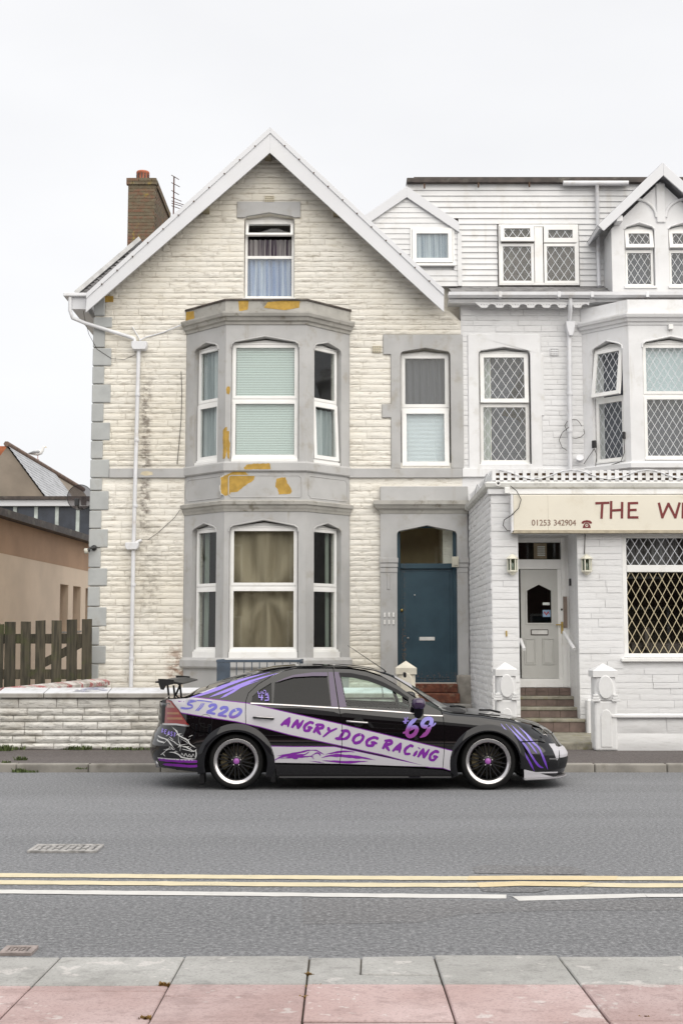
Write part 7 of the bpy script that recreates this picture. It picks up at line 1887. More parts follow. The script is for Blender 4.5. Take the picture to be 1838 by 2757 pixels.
# livery
st1 = [(452, 1883), (520, 1877.5), (661, 1893.5), (676, 1896), (780, 1920), (920, 1951), (1170, 2011), (1232, 2026), (1217, 2076), (1191, 2067), (1155, 2065), (1030, 2031), (920, 2007.5), (780, 1977.5), (700, 1956), (637, 1942), (487, 1917.5), (480, 1908)]
st2 = [(726, 2010), (790, 2011), (900, 2011), (1155, 2064), (1000, 2060), (914, 2057), (780, 2056), (739, 2054)]
def grow(L, d): return shrink(L, -d)
for poly in (st1, st2):
    L = cc(poly)
    for nm in ('rear_wing', 'rear_door', 'front_door', 'front_wing'):
        skin('stripe_outline', [grow(L, .009), panels[nm][0]], [], VIOL, panels[nm][2], .0016, .07)
        skin('white_stripe', [L, panels[nm][0]], [], STRIPE, panels[nm][2], .003, .06)
def ribbon(pts, ws, jag=0, seed=1):
    """tapered brush stroke outline in pixels"""
    q = random.Random(seed); n = len(pts); left, right = [], []
    for i in range(n):
        a, b = Vector(pts[max(0, i - 1)]), Vector(pts[min(n - 1, i + 1)]); d = (b - a).normalized(); nr = Vector((-d.y, d.x)); w = ws[i] / 2
        left.append(tuple(Vector(pts[i]) + nr * (w + q.uniform(-jag, jag)))); right.append(tuple(Vector(pts[i]) - nr * (w + q.uniform(-jag, jag))))
    return left + right[::-1]
def smooth(pts, k=4):
    res = []; n = len(pts)
    for i in range(n - 1):
        p0, p1, p2, p3 = [Vector(pts[max(0, min(n - 1, i + j))]) for j in (-1, 0, 1, 2)]
        for j in range(k):
            t = j / k; res.append(tuple(.5 * ((2 * p1) + (p2 - p0) * t + (2 * p0 - 5 * p1 + 4 * p2 - p3) * t * t + (3 * p1 - p0 - 3 * p2 + p3) * t ** 3)))
    res.append(tuple(pts[-1])); return res
T_A = lambda x, y: (400 + x / 4, 1770 + y / 4)
T_B = lambda x, y: (780 + x / 4, 1770 + y / 4)
T_C = lambda x, y: (1150 + x / 4, 1770 + y / 4)
def brush(name, tile, pts, w, mat, names, taper=(.15, .1), off=.0035, jag=.6, seed=1, step=.03, sm=True):
    L = [tile(*p) for p in pts]; L = smooth(L) if sm else L; n = len(L); q = random.Random(seed)
    ws = []
    for i in range(n):
        t = i / (n - 1); k = min(1, t / max(1e-3, taper[0])) * min(1, (1 - t) / max(1e-3, taper[1])); ws.append(w * max(.06, k) * q.uniform(.85, 1.15))
    pg = ribbon(L, ws, jag * .3, seed)
    try: P2 = cc(pg)
    except Exception: return
    for nm in names:
        pan = panels[nm][0] if nm in panels else None
        skin(name, [P2] + ([pan] if pan else []), [], mat, panels[nm][2], off, step)
FW = ('front_wing', 'front_bumper')
CLAW = gradmat('claw_lilac_violet', .25, .62, (.13, .03, .42), (.30, .26, .70))
for i, pts in enumerate(([(785, 710), (850, 790), (960, 920), (1040, 1030), (1090, 1110), (1150, 1225)], [(840, 715), (960, 840), (1060, 960), (1120, 1060), (1190, 1160), (1250, 1192)], [(900, 725), (990, 820), (1100, 930), (1180, 1040)], [(970, 740), (1060, 820), (1130, 910), (1200, 980), (1250, 1090), (1295, 1210)])):
    brush('claw_mark', T_C, pts, (5.2, 5.4, 4.6, 5.2)[i], CLAW, FW, (.25, .12), seed=i + 1)
for i, pts in enumerate(([(450, 432), (700, 352), (1000, 243), (1310, 158)], [(655, 428), (900, 335), (1150, 240), (1410, 165)], [(770, 440), (900, 372), (1000, 315), (1200, 245)])):
    brush('claw_mark', T_A, pts, (9, 8, 7)[i], LILAC, ('rear_wing',), (.2, .5), seed=i + 5)
for i, pts in enumerate(([(90, 1098), (250, 1110), (420, 1118), (545, 1122)], [(150, 1150), (300, 1160), (450, 1172), (560, 1165)])):
    brush('bumper_streak', T_A, pts, (8, 7)[i], VIOL, ('rear_bumper',), (.1, .1), seed=i + 9)
brush('bumper_line', T_A, [(80, 1080), (250, 1095), (520, 1108)], 3, STRIPE, ('rear_bumper',), (.02, .05))
# lower panther and scratches on the second stripe
for i, (tile, pts, w) in enumerate(((T_B, (-170, 1110, -60, 1060, 60, 1055, 150, 1050, 220, 1010), 7), (T_B, (-140, 1060, 0, 1040, 120, 1020, 200, 1000, 230, 1000), 5), (T_B, (-100, 1090, 20, 1075, 130, 1070, 260, 1060), 5), (T_B, (200, 1000, 280, 1000, 340, 1030, 370, 1045), 3.5),
        (T_B, (230, 1060, 290, 1030, 320, 1040, 330, 1065), 4), (T_B, (260, 1100, 240, 1070, 210, 1065, 180, 1080), 2.5), (T_B, (380, 1045, 480, 1025, 600, 1010, 700, 1020), 5), (T_B, (340, 1080, 460, 1055, 640, 1065, 780, 1080, 920, 1105), 8), (T_B, (340, 1110, 480, 1120, 620, 1130, 740, 1122, 840, 1120), 7), (T_B, (20, 1080, 60, 1090, 90, 1085), 4), (T_B, (200, 1115, 300, 1125, 370, 1138), 2))):
    pts = list(zip(pts[::2], pts[1::2])); brush('panther_print', tile, pts, w, VIOL, ('rear_door', 'front_door'), (.3, .35), .0046, 1.5, i + 20)
# brush lettering
GL = {'A': [[(0, 0), (.40, 1.02)], [(.36, 1.0), (.64, .0)], [(.02, .30), (.62, .35)]], 'N': [[(0, 0), (.12, .98)], [(.12, .98), (.52, .04)], [(.52, .04), (.66, 1.05)]],
      'G': [[(.66, .92), (.30, .98), (.02, .52), (.18, .06), (.50, .10), (.58, .42)], [(.30, .44), (.76, .46)]], 'R': [[(.04, 0), (.14, 1)], [(-.15, .84), (.45, .98), (.56, .70), (.10, .46)], [(.10, .46), (.70, -.04)]],
      'Y': [[(.02, .92), (.30, .45)], [(.80, .98), (.30, .45), (.0, -.20)]], 'D': [[(.10, .0), (.16, 1)], [(-.10, .90), (.36, 1.0), (.62, .62), (.46, .14), (-.16, .0)]], 'O': [[(.34, 1), (.06, .70), (.10, .20), (.36, .0), (.62, .32), (.58, .80), (.30, 1)]],
      'C': [[(.62, .86), (.34, .98), (.04, .50), (.22, .06), (.66, .18)]], 'I': [[(.10, 0), (.20, .62)], [(.24, .86), (.27, .95)]], 'B': [[(.04, 0), (.12, 1)], [(.0, .95), (.45, .85), (.10, .52)], [(.10, .52), (.52, .28), (.0, .0)]], 'E': [[(.60, .95), (.08, .92), (.02, .04), (.56, .06)], [(.04, .5), (.46, .52)]],
      'S': [[(.56, .92), (.20, .98), (.10, .66), (.46, .40), (.40, .06), (.0, .08)]], 'T': [[(-.05, .95), (.66, .98)], [(.32, .96), (.24, 0)]]}
def brushword(word, start, end, h, mat, names, wt, adv=.80, lean=.18, off=.0046, name='lettering', seed=0):
    n = len(word); S_, E_ = Vector(start), Vector(end); d = (E_ - S_); tot = sum(.45 if c == 'I' else 1 for c in word)
    ux = d / (tot - 1 + .75); uy = Vector((0, -1))
    k = 0.0
    for ci, ch in enumerate(word):
        o = S_ + ux * k; k += .45 if ch == 'I' else 1
        if ch == 'I' : o -= ux * .06
        for si, stp in enumerate(GL[ch]):
            pts = [tuple(o + ux * (x * 1.02 + lean * (y - .3)) + uy * (y * h)) for x, y in stp]
            if len(pts) > 3: pts = smooth(pts, 3)
            L = pts; m_ = len(L)
            qr = random.Random(seed + ci * 5 + si); ws = [wt * (.55 if i in (0, m_ - 1) else qr.uniform(.8, 1.15)) for i in range(m_)]
            if m_ == 2: L = [pts[0], tuple((Vector(pts[0]) + Vector(pts[1])) / 2), pts[1]]; ws = [wt * .75, wt * 1.15, wt * .5]
            pg = cc(ribbon(L, ws, .25, seed + ci * 7 + si))
            for nm in names: skin(name, [pg, panels[nm][0]], [], mat, panels[nm][2], off + .0004 * si, .03)
DD = ('rear_door', 'front_door')
brushword('ANGRY', (760, 1954), (897, 1985), 27, VIOL, DD, 8.2, lean=.42)
brushword('DOG', (912, 1990), (1012, 2013), 27, VIOL, DD, 8.2, lean=.42)
brushword('RACING', (1032, 2017), (1176, 2051), 28, VIOL, ('front_door',), 7.8, lean=.42)
BEASTM = LILAC
brushword('BEAST', (436, 1972), (474, 1986), 12, LILAC, ('rear_bumper',), 2.4)
# 69
G69 = gradmat('pink_to_lilac_print', PZ(1968, YBD), PZ(1946, YBD), (.24, .035, .25), (.30, .27, .72))
def rawstroke(tile, pts, w, mat, names, name, off=.0036, taper=(.08, .08), seed=1, sm=4):
    L = smooth([tile(*p) for p in pts], sm); n = len(L)
    ws = [w * max(.35, min(1, (i / (n - 1)) / taper[0], (1 - i / (n - 1)) / taper[1])) for i in range(n)]
    pg = cc(ribbon(L, ws, .3, seed))
    for nm in names: skin(name, [pg, panels[nm][0]], [], mat, panels[nm][2], off, .03)
FDW = ('front_door', 'front_wing')
rawstroke(T_B, [(1370, 655), (1310, 700), (1270, 770), (1262, 830), (1300, 850), (1350, 815), (1365, 765), (1330, 750), (1285, 790)], 10.5, G69, FDW, 'race_number')
rawstroke(T_B, [(1510, 735), (1440, 745), (1425, 710), (1460, 665), (1510, 658), (1525, 690), (1500, 760), (1465, 820), (1400, 862)], 10.5, G69, FDW, 'race_number')
rawstroke(T_B, [(1515, 745), (1545, 730), (1570, 705)], 4, G69, FDW, 'race_number', .0042)
rawstroke(T_B, [(1215, 815), (1240, 805), (1265, 790)], 5, G69, FDW, 'race_number', .0042)
for a, b in (((1215, 690), (1280, 682)), ((1235, 645), (1250, 715)), ((1270, 640), (1232, 712))): rawstroke(T_B, [a, ((a[0] + b[0]) / 2, (a[1] + b[1]) / 2), b], 3.2, LILAC, FDW, 'race_mark', .0038 + .0004 * (a[0] % 3))
# ST 220
GST = gradmat('blue_violet_print', PZ(1938, YBD), PZ(1920, YBD), (.20, .055, .32), (.16, .15, .55))
for k, dy in enumerate((0, 14, 26)):
    rawstroke(T_A, [(520, 462 + dy * .5), (440, 462 + dy), (420, 490 + dy * .7), (470, 512 + dy * .5), (470, 535 + dy * .3), (420, 545 + dy * .4), (345, 535 + dy * .6)], 2.3, GST, ('rear_wing',), 'model_badge', .0036 + .0003 * k)
for dx in (0, 26, 48): rawstroke(T_A, [(575 + dx * .6, 490), (545 + dx * .7, 535), (505 + dx * .6, 576)], 2.2, GST, ('rear_wing',), 'model_badge')
rawstroke(T_A, [(520, 462), (600, 468), (690, 482)], 3.2, GST, ('rear_wing',), 'model_badge', .0044)
for dx, dy in ((0, 0), (122, 27)):
    rawstroke(T_A, [(650 + dx, 535 + dy), (680 + dx, 512 + dy), (720 + dx, 515 + dy), (722 + dx, 540 + dy), (680 + dx, 568 + dy), (628 + dx, 592 + dy)], 8.5, GST, ('rear_wing',), 'model_number', taper=(.05, .05))
    rawstroke(T_A, [(622 + dx, 592 + dy), (670 + dx, 598 + dy), (722 + dx, 608 + dy)], 6.5, GST, ('rear_wing',), 'model_number', .0044, taper=(.04, .04))
rawstroke(T_A, [(950, 562), (905, 580), (880, 620), (890, 640), (930, 638), (975, 610), (995, 575), (975, 558), (935, 565)], 8.5, GST, ('rear_wing',), 'model_number', taper=(.02, .02))
# sticker on the quarter window
qs = panels['rear_door'][2]
for pts, w in (([(1190, 400), (1188, 430), (1235, 432)], 3.4), ([(1222, 400), (1218, 462)], 3.4), ([(1255, 402), (1288, 404), (1290, 425), (1262, 430), (1292, 436), (1292, 460), (1252, 462)], 3.4), ([(1180, 365), (1180, 388), (1205, 386)], 2), ([(1215, 365), (1215, 388)], 2), ([(1235, 368), (1228, 388), (1248, 386)], 2), ([(1262, 366), (1262, 388), (1290, 386)], 2), ([(1240, 352), (1262, 358)], 2)):
    L = [T_A(*p) for p in pts]
    if len(L) == 2: L = [L[0], tuple((Vector(L[0]) + Vector(L[1])) / 2), L[1]]
    skin('window_sticker', [cc(ribbon(L, [w] * len(L)))], [], LILAC, qs, .004, .03)
# snarling dog's head sketched in white on the rear bumper
RB = ('rear_bumper',)
RBQ = ('rear_bumper', 'rear_wing')
for i, (pts, w) in enumerate((([(250, 745), (300, 790), (330, 840), (420, 890), (445, 930), (520, 980)], 5), ([(70, 820), (130, 860), (190, 880), (230, 920), (280, 985)], 5), ([(75, 850), (110, 900), (180, 915)], 6), ([(210, 875), (270, 905), (310, 935), (345, 945), (420, 930)], 3), ([(325, 845), (325, 900), (345, 950), (340, 1010)], 2.4), ([(340, 870), (400, 905), (430, 930)], 2.4), ([(350, 955), (400, 965), (450, 990), (490, 1010), (525, 985)], 4), ([(360, 985), (420, 1000), (480, 1015)], 3),
        ([(150, 1035), (200, 995), (260, 980), (215, 955)], 2.2), ([(160, 995), (210, 985), (240, 960)], 1.8), ([(215, 1020), (280, 1025), (330, 1050), (360, 1075), (440, 1090), (510, 1090)], 5), ([(330, 1040), (350, 1060), (360, 1030), (385, 1065), (400, 1035), (425, 1070), (440, 1040), (465, 1070), (480, 1040), (500, 1070), (512, 1040)], 2), ([(250, 960), (265, 990), (290, 985)], 2), ([(510, 990), (515, 1050), (505, 1090)], 3.5), ([(390, 955), (415, 965), (440, 960)], 4))):
    brush('dog_sketch', T_A, pts, w * .62, WHV, RBQ if i in (0,) else RB, (.2, .2), .0042, 1.0, i + 40)
qd = random.Random(77)
for i in range(16):
    x0_, y0_ = qd.uniform(120, 470), qd.uniform(830, 1060); a_ = qd.uniform(-.9, .9); l_ = qd.uniform(25, 70)
    brush('dog_sketch', T_A, [(x0_, y0_), (x0_ + l_ * .5 * math.cos(a_), y0_ + l_ * .5 * math.sin(a_) + qd.uniform(-6, 6)), (x0_ + l_ * math.cos(a_), y0_ + l_ * math.sin(a_))], qd.uniform(1, 2), WHV, RB, (.3, .4), .0046, .8, i + 70)
# white front corner
fwhite = [T_C(*p) for p in ((1300, 925), (1392, 925), (1408, 960), (1412, 1010), (1410, 1085), (1392, 1110), (1370, 1050), (1345, 990))]
skin('white_corner', [cc(fwhite), panels['front_bumper'][0]], [], STRIPE, panels['front_bumper'][2], .003, .02)
flip_ = [T_C(*p) for p in ((1037, 1205), (1150, 1232), (1280, 1268), (1392, 1292), (1392, 1302), (1037, 1302))]
skin('white_lip', [cc(flip_), panels['front_bumper'][0]], [], STRIPE, panels['front_bumper'][2], .003, .03)
strip('bumper_trim', [T_C(1310, 1092), T_C(1360, 1092), T_C(1410, 1090)], 3, CHROME, panels['front_bumper'][2], .006)
strip('bumper_trim', [T_C(1090, 1243), T_C(1250, 1240), T_C(1400, 1236)], 3.5, STRIPE, panels['front_bumper'][2], .006)
skin('bumper_duct', [cc([T_C(*p) for p in ((1300, 1130), (1400, 1115), (1405, 1200), (1300, 1225))])], [], TRIM, panels['front_bumper'][2], .002, .02)
# nose, tail: closing faces across the car
def endcap(name, z0, z1, front, mat):
    nz_, ny_ = 16, 20; vs = []; fs = []
    for j in range(nz_ + 1):
        z = z0 + (z1 - z0) * j / nz_
        for i in range(ny_ + 1):
            t = -1 + 2 * i / ny_
            w0 = HW - .03
            yv = .80 * w0 * t; k = abs(yv) / w0; q = (1 - k ** PN) ** (1 / PN)
            x = (XF0 + (xfront(z) - XF0) * q) if front else (XR0 - (XR0 - xrear(z)) * q)
            vs.append((x, YCC + yv, z))
    w = ny_ + 1
    for j in range(nz_):
        for i in range(ny_): fs.append((j * w + i, j * w + i + 1, (j + 1) * w + i + 1, (j + 1) * w + i))
    m = MB(); m.add(vs, fs, True); return m.obj(name, mat, car)
endcap('nose', .155, PZ(1968, YCC), True, BLACK)
endcap('nose_band', PZ(2044, YCC), PZ(2001, YCC), True, STRIPE).location = (.003, 0, 0)
endcap('grille', .20, .325, True, TRIM).location = (.004, 0, 0)
endcap('tail', .22, PZ(1886, YCC), False, BLACK)
# bonnet, screens, roof, tail deck
def cap(name, ua, ub, mat, n=26, inn=1.0, dz=0.0, vm=1850, ym=10):
    xa, xb = PX(ua, vm, YCC - .4), PX(ub, vm, YCC - .4); vs = []; fs = []
    for i in range(n + 1):
        x = xa + (xb - xa) * i / n; ze, zt_ = zedge(x), max(ztop(x), zedge(x) + .004)
        ye = (HW - inset(x, ze)) * inn
        for j in range(ym * 2 + 1):
            t = -1 + j / ym
            vs.append((x, YCC + ye * t, ze + (zt_ - ze) * (1 - abs(t) ** 2.3) + dz))
    w = ym * 2 + 1
    for i in range(n):
        for j in range(w - 1): fs.append((i * w + j, (i + 1) * w + j, (i + 1) * w + j + 1, i * w + j + 1))
    m = MB(); m.add(vs, fs, True); return m.obj(name, mat, car)
cap('bonnet', 1212, 1492, BLACK, 34, 1.0, 0, 1930)
cap('windscreen', 1075, 1212, CLEAR, 20, .93, 0, 1860)
cap('roof', 712, 1075, BLACK, 34, 1.0, 0, 1795)
cap('rear_screen', 560, 712, TINT, 20, .86, 0, 1830)
cap('tailgate', 446, 560, BLACK, 16, 1.0, 0, 1875)
# pillars beside the screens
def pillar(name, ua, ub, vm, fr_, mat, side):
    xa, xb = PX(ua, vm, YCC - .4), PX(ub, vm, YCC - .4); n = 16; vs = []; fs = []
    for i in range(n + 1):
        x = xa + (xb - xa) * i / n; ze, zt_ = zedge(x), max(ztop(x), zedge(x) + .004); ye = HW - inset(x, ze)
        for k in (1.0, (1 + fr_) / 2, fr_):
            vs.append((x, YCC + side * ye * k, ze + (zt_ - ze) * (1 - k ** 2.3) + .003))
    for i in range(n):
        for j in range(2): fs.append((i * 3 + j, (i + 1) * 3 + j, (i + 1) * 3 + j + 1, i * 3 + j + 1))
    m = MB(); m.add(vs, fs, True); return m.obj(name, mat, car)
for s_ in (-1, 1):
    pillar('front_pillar', 1075, 1212, 1860, .92, BLACK, s_); pillar('rear_pillar', 560, 712, 1830, .85, BLACK, s_)
# roof gutter trims
for s_ in (-1, 1):
    pts = []
    for u in range(700, 1190, 14):
        x = PX(u, 1830, YBD + .3); z = zedge(x); pts.append((x, YCC + s_ * (HW - inset(x, z) + .002), z + .004))
    m = MB(); m.tube(pts, .007, 6); m.obj('roof_trim', TRIM, car)
# sun strip on the windscreen, wipers
cap('sun_strip', 1062, 1108, STRIPE, 8, .91, .004, 1830)
for (u0, v0, u1, v1) in ((1212, 1908, 1250, 1905), (1290, 1913, 1345, 1920)):
    a, b = P(u0, v0 + 2, YCC - .45), P(u1, v1 + 1, YCC - .2); a.z = ztop(a.x) + .02; b.z = ztop(b.x) + .022; m = MB(); m.tube([a, (a + b) / 2 + Vector((0, 0, .012)), b], .012, 6); m.obj('wiper' if u0 < 1230 else 'bonnet_vent', TRIM, car)
# dark inner body, floor, wheel wells
inn = cc([(450, 1890), (661, 1897), (912, 1910), (1120, 1925), (1300, 1932), (1430, 1960), (1480, 2000), (1480, 2080), (1405, 2085)]) + cc(arcpx(*FWC, 92, 0, 180, 12)) + cc([(1222, 2085), (740, 2080)]) + cc(arcpx(*RWC, 90, 0, 180, 12)) + cc([(540, 2075), (450, 2060), (440, 1950)])
skin('inner_panel', [inn], [], TRIM, car, -.035, .1); skin('inner_panel', [inn], [], TRIM, car, -.035, .1, far=True)
xa, xb = PX(545, 2050, YW) + .75, PX(1225, 2050, YW)
m = MB(); m.box(PX(735, 2050, YW), PX(1215, 2050, YW), YBD + .06, 2 * YCC - YBD - .06, .15, .22); m.obj('floor_pan', TRIM, car)
for (cu, cv) in (RWC, FWC):
    c = P(cu, cv, YW)
    for s_ in (-1, 1):
        yy = YCC + s_ * (HW - .05); m = MB(); m.lathe([(.37, 0), (.37, -s_ * .28)], (c.x, yy, c.z), 'y', 20, 0, math.pi); m.add([(c.x + .37 * math.cos(t), yy - s_ * .28, c.z + .37 * math.sin(t)) for t in [math.pi * k / 16 for k in range(17)]] + [(c.x - .37, yy - s_ * .28, .16), (c.x + .37, yy - s_ * .28, .16)], [tuple(range(19))]); m.obj('wheel_well', TRIM, car)
m = MB(); m.box(PX(440, 2000, YW) + .12, PX(545, 2000, YW), YBD + .2, 2 * YCC - YBD - .2, .20, .3); m.box(PX(1405, 2000, YW), PX(1485, 2000, YW), YBD + .25, 2 * YCC - YBD - .25, .14, .25); m.obj('under_tray', TRIM, car)
# wheel arch flares
def flare(name, c, r0, r1, a0, a1, mat, bul, far=False):
    n = 40; vs = []; fs = []; prof = 7
    for i in range(n + 1):
        t = math.radians(a0 + (a1 - a0) * i / n)
        for j in range(prof):
            k = j / (prof - 2) if j < prof - 1 else 1.0
            r_ = r1 + (r0 - r1) * min(1, k)
            x, z = c.x + r_ * math.cos(t), c.z + r_ * math.sin(t); z = max(z, .13)
            y = YBD + min(.2, inset(x, z)) + .002 - bul * math.sin(min(1, k) * math.pi * .55)
            if j == prof - 1: y += .05
            vs.append((x, y if not far else 2 * YCC - y, z))
    for i in range(n):
        for j in range(prof - 1): fs.append((i * prof + j, (i + 1) * prof + j, (i + 1) * prof + j + 1, i * prof + j + 1))
    m = MB(); m.add(vs, fs, True); return m.obj(name, mat, car)
ARCH = paint('satin_black_arch', (.008, .008, .010), .45, 0, 0, .6)
for far in (False, True):
    flare('arch_flare', P(*RWC, YW), .345, .435, -22, 196, ARCH, .030, far)
    flare('arch_flare', P(*FWC, YW), .352, .430, -8, 200, ARCH, .030, far)
# wheels
POL = plain('polished_rim_lip', (.60, .58, .58), .2, 1.0, var=.03, bump=0); BLKR = plain('gloss_black_rim', (.010, .010, .011), .25, 0, var=.1, bump=0)
DISC = plain('brake_disc', (.30, .27, .22), .4, .8, var=.2, vs_=20, bump=.1); CALI = plain('tan_caliper', (.30, .25, .15), .5, .2, var=.2)
HUBP = paint('violet_hub_cap', (.36, .10, .42), .3, 0, 0, .6)
def wheel(c, far):
    s = -1 if not far else 1                     # outward direction along y
    cy = (YW + .11) if not far else 2 * YCC - YW - .11; cx, cz = c.x, c.z; RT = cz - .0
    q = lambda pr: [(r_, s * h) for r_, h in pr]
    lab = 'wheel'
    m = MB(); m.lathe(q([(.225, -.10), (.222, .04), (.206, .045), (.202, .075), (.212, .088), (.236, .100), (.244, .104), (.250, .100), (.250, .092), (.236, .085)]), (cx, cy, cz), 'y', 64); w = m.obj('wheel', POL, car)
    m = MB(); m.lathe(q([(.236, -.11), (.25, -.115), (.285, -.11), (RT - .01, -.085), (RT - .001, -.06), (RT, 0), (RT - .001, .06), (RT - .012, .088), (.290, .107), (.265, .112), (.252, .107), (.246, .098)]), (cx, cy, cz), 'y', 64); m.obj('tyre', RUB, w)
    m = MB(); m.lathe(q([(.0, -.03), (.165, -.03), (.165, -.008), (.09, -.008), (.09, .01), (0, .01)]), (cx, cy, cz), 'y', 40); m.obj('brake_disc', DISC, w)
    m = MB(); m.lathe(q([(.0, -.09), (.222, -.09)]), (cx, cy, cz), 'y', 32); m.obj('rim_back', TRIM, w)
    if not far:
        m = MB(); a = math.radians(35)
        m.lathe(q([(.10, -.005), (.175, -.005), (.175, .022), (.10, .022)]), (cx, cy, cz), 'y', 10, math.radians(150), math.radians(215)); m.obj('brake_caliper', CALI, w)
    me = None
    for k in range(10):
        for d in (-1, 1):
            a0 = k * math.tau / 10 + .05; a1 = a0 + d * .20
            p0 = Vector((.052, 0)); ax = (math.cos(a0), math.sin(a0)); bx = (math.cos(a1), math.sin(a1))
            A = (cx + .05 * ax[0], cz + .05 * ax[1]); B = (cx + .205 * bx[0], cz + .205 * bx[1])
            dx, dz = B[0] - A[0], B[1] - A[1]; L = math.hypot(dx, dz); nx_, nz_ = -dz / L * .006, dx / L * .006
            mm = MB(); yo = cy + s * .030; yi = cy + s * .066; yr = cy + s * .050
            mm.add([(A[0] + nx_, yi, A[1] + nz_), (A[0] - nx_, yi, A[1] - nz_), (B[0] - nx_, yr, B[1] - nz_), (B[0] + nx_, yr, B[1] + nz_), (A[0] + nx_ * 1.6, yo, A[1] + nz_ * 1.6), (A[0] - nx_ * 1.6, yo, A[1] - nz_ * 1.6), (B[0] - nx_ * 1.6, yo, B[1] - nz_ * 1.6), (B[0] + nx_ * 1.6, yo, B[1] + nz_ * 1.6)],
                   [(0, 1, 2, 3), (4, 7, 6, 5), (0, 4, 5, 1), (1, 5, 6, 2), (2, 6, 7, 3), (3, 7, 4, 0)]); mm.obj('spoke', BLKR, w)
    m = MB(); m.lathe(q([(.0, .062), (.058, .066), (.062, .06), (.066, .03)]), (cx, cy, cz), 'y', 24); m.obj('hub', BLKR, w)
    m = MB(); m.lathe(q([(.0, .082), (.022, .080), (.033, .072), (.034, .05)]), (cx, cy, cz), 'y', 24); m.obj('hub_cap', HUBP, w)
    m = MB(); m.lathe(q([(.212, .045), (.205, .072), (.200, .072), (.200, .045)]), (cx, cy, cz), 'y', 48); m.obj('rim_ring', BLKR, w)
    if not far:
        for k in range(5):
            a = k * math.tau / 5 + .3; m = MB(); m.lathe(q([(0, .072), (.007, .072), (.008, .055)]), (cx + .048 * math.cos(a), cy, cz + .048 * math.sin(a)), 'y', 8); m.obj('wheel_nut', CHROME, w)
        for k in range(24):
            a = k * math.tau / 24; m = MB(); m.lathe(q([(0, .083), (.0045, .083), (.006, .074)]), (cx + .207 * math.cos(a), cy, cz + .207 * math.sin(a)), 'y', 6); m.obj('rim_rivet', TRIM, w)
for px in (RWC, FWC):
    c = P(*px, YW)
    RAD = .308
    for far in (False, True): wheel(Vector((c.x, 0, RAD)), far)
# mirror, handles, aerial, fuel flap, mudflap, exhaust
mc = c2(1122, 1900); x, z = mc; y = YBD + inset(x, z) - .09
def blob(name, c, r3, mat, parent, n=14, cut=None):
    m = MB(); vs = []; fs = []
    for j in range(n // 2 + 1):
        ph = math.pi * j / (n // 2)
        for i in range(n):
            t = math.tau * i / n; sx = math.sin(ph) * math.cos(t); sy = math.sin(ph) * math.sin(t); sz_ = math.cos(ph)
            f = lambda a, e: math.copysign(abs(a) ** e, a)
            vs.append((c[0] + r3[0] * f(sx, .7), c[1] + r3[1] * f(sy, .7), c[2] + r3[2] * f(sz_, .7)))
    for j in range(n // 2):
        for i in range(n): fs.append((j * n + i, j * n + (i + 1) % n, (j + 1) * n + (i + 1) % n, (j + 1) * n + i))
    m.add(vs, fs, True); return m.obj(name, mat, parent)
p = P(1126, 1894, YBD - .05)
mir = blob('wing_mirror', (p.x, YBD - .03, p.z), (.078, .11, .062), PURP, car, 16)
m = MB(); m.tube([(p.x + .01, YBD + .0, p.z - .03), (p.x - .0, YBD + .06, p.z - .13), (p.x - .03, YBD + .12, p.z - .16)], [.055, .05, .06], 10); m.obj('mirror_foot', TRIM, mir)
blob('wing_mirror', (p.x, 2 * YCC - YBD + .03, p.z), (.078, .11, .062), BLACK, car, 12)
for (u0, v0, u1, v1, par) in ((682, 1931, 737, 1934.5, 'rear_door'), (933, 1941.5, 988.5, 1946, 'front_door')):
    a, b = c2(u0, v0), c2(u1, v1); pan = panels[par][2]
    cu, cv = (u0 + u1) / 2 + 4, (v0 + v1) / 2
    L = cc([(cu + 15 * math.cos(t), cv + 13 * math.sin(t)) for t in [k * math.tau / 20 for k in range(20)]])
    skin('handle_recess', [L], [], STRIPE if par == 'rear_door' else TRIM, pan, .0045, .03)
    m = MB(); pts = [(a[0] + (b[0] - a[0]) * k / 6, YBD + inset(a[0], a[1]) - .012 - .022 * math.sin(math.pi * k / 6) ** .5, a[1] + (b[1] - a[1]) * k / 6) for k in range(7)]; m.tube(pts, .0115, 8); m.obj('handle', CHROME if par == 'front_door' else TRIM, pan)
    if par == 'rear_door':
        m = MB(); m.tube([(q[0], q[1] - .006, q[2] + .008) for q in pts], .006, 6); m.obj('handle_trim', CHROME, pan)
L = [c2(554 + 18 * math.cos(t), 1941 + 18 * math.sin(t)) for t in [k * math.tau / 28 for k in range(28)]]; L2 = [c2(554 + 17 * math.cos(t), 1941 + 17 * math.sin(t)) for t in [k * math.tau / 28 for k in range(28)]]
skin('fuel_flap_seam', [L], [L2], TRIM, panels['rear_wing'][2], .0036, .02)
a, b = P(1038, 1804, YCC), P(936, 1738, YCC); m = MB(); m.tube([(a.x, YCC, ztop(a.x) + .0), (a.x - .02, YCC, ztop(a.x) + .03), (b.x, YCC, b.z)], [.012, .006, .003], 6); m.obj('aerial', TRIM, car)
m = MB(); c = P(545, 2078, YW); m.box(c.x - .03, c.x + .02, YBD + .03, YBD + .22, .06, .24); m.obj('mud_flap', TRIM, car, bevel=.01)
m = MB(); c = P(735, 2078, YW); m.box(c.x - .03, c.x + .03, YBD + .02, YBD + .2, .08, .22); m.obj('mud_flap', TRIM, car, bevel=.01)
c = P(430, 2056, YBD + .35); m = MB(); m.lathe([(.036, .25), (.040, 0), (.044, -.01), (.046, -.10), (.042, -.10), (.038, 0)], (c.x + .06, YBD + .38, c.z), 'x', 20); m.obj('exhaust_tip', CHROME, car)
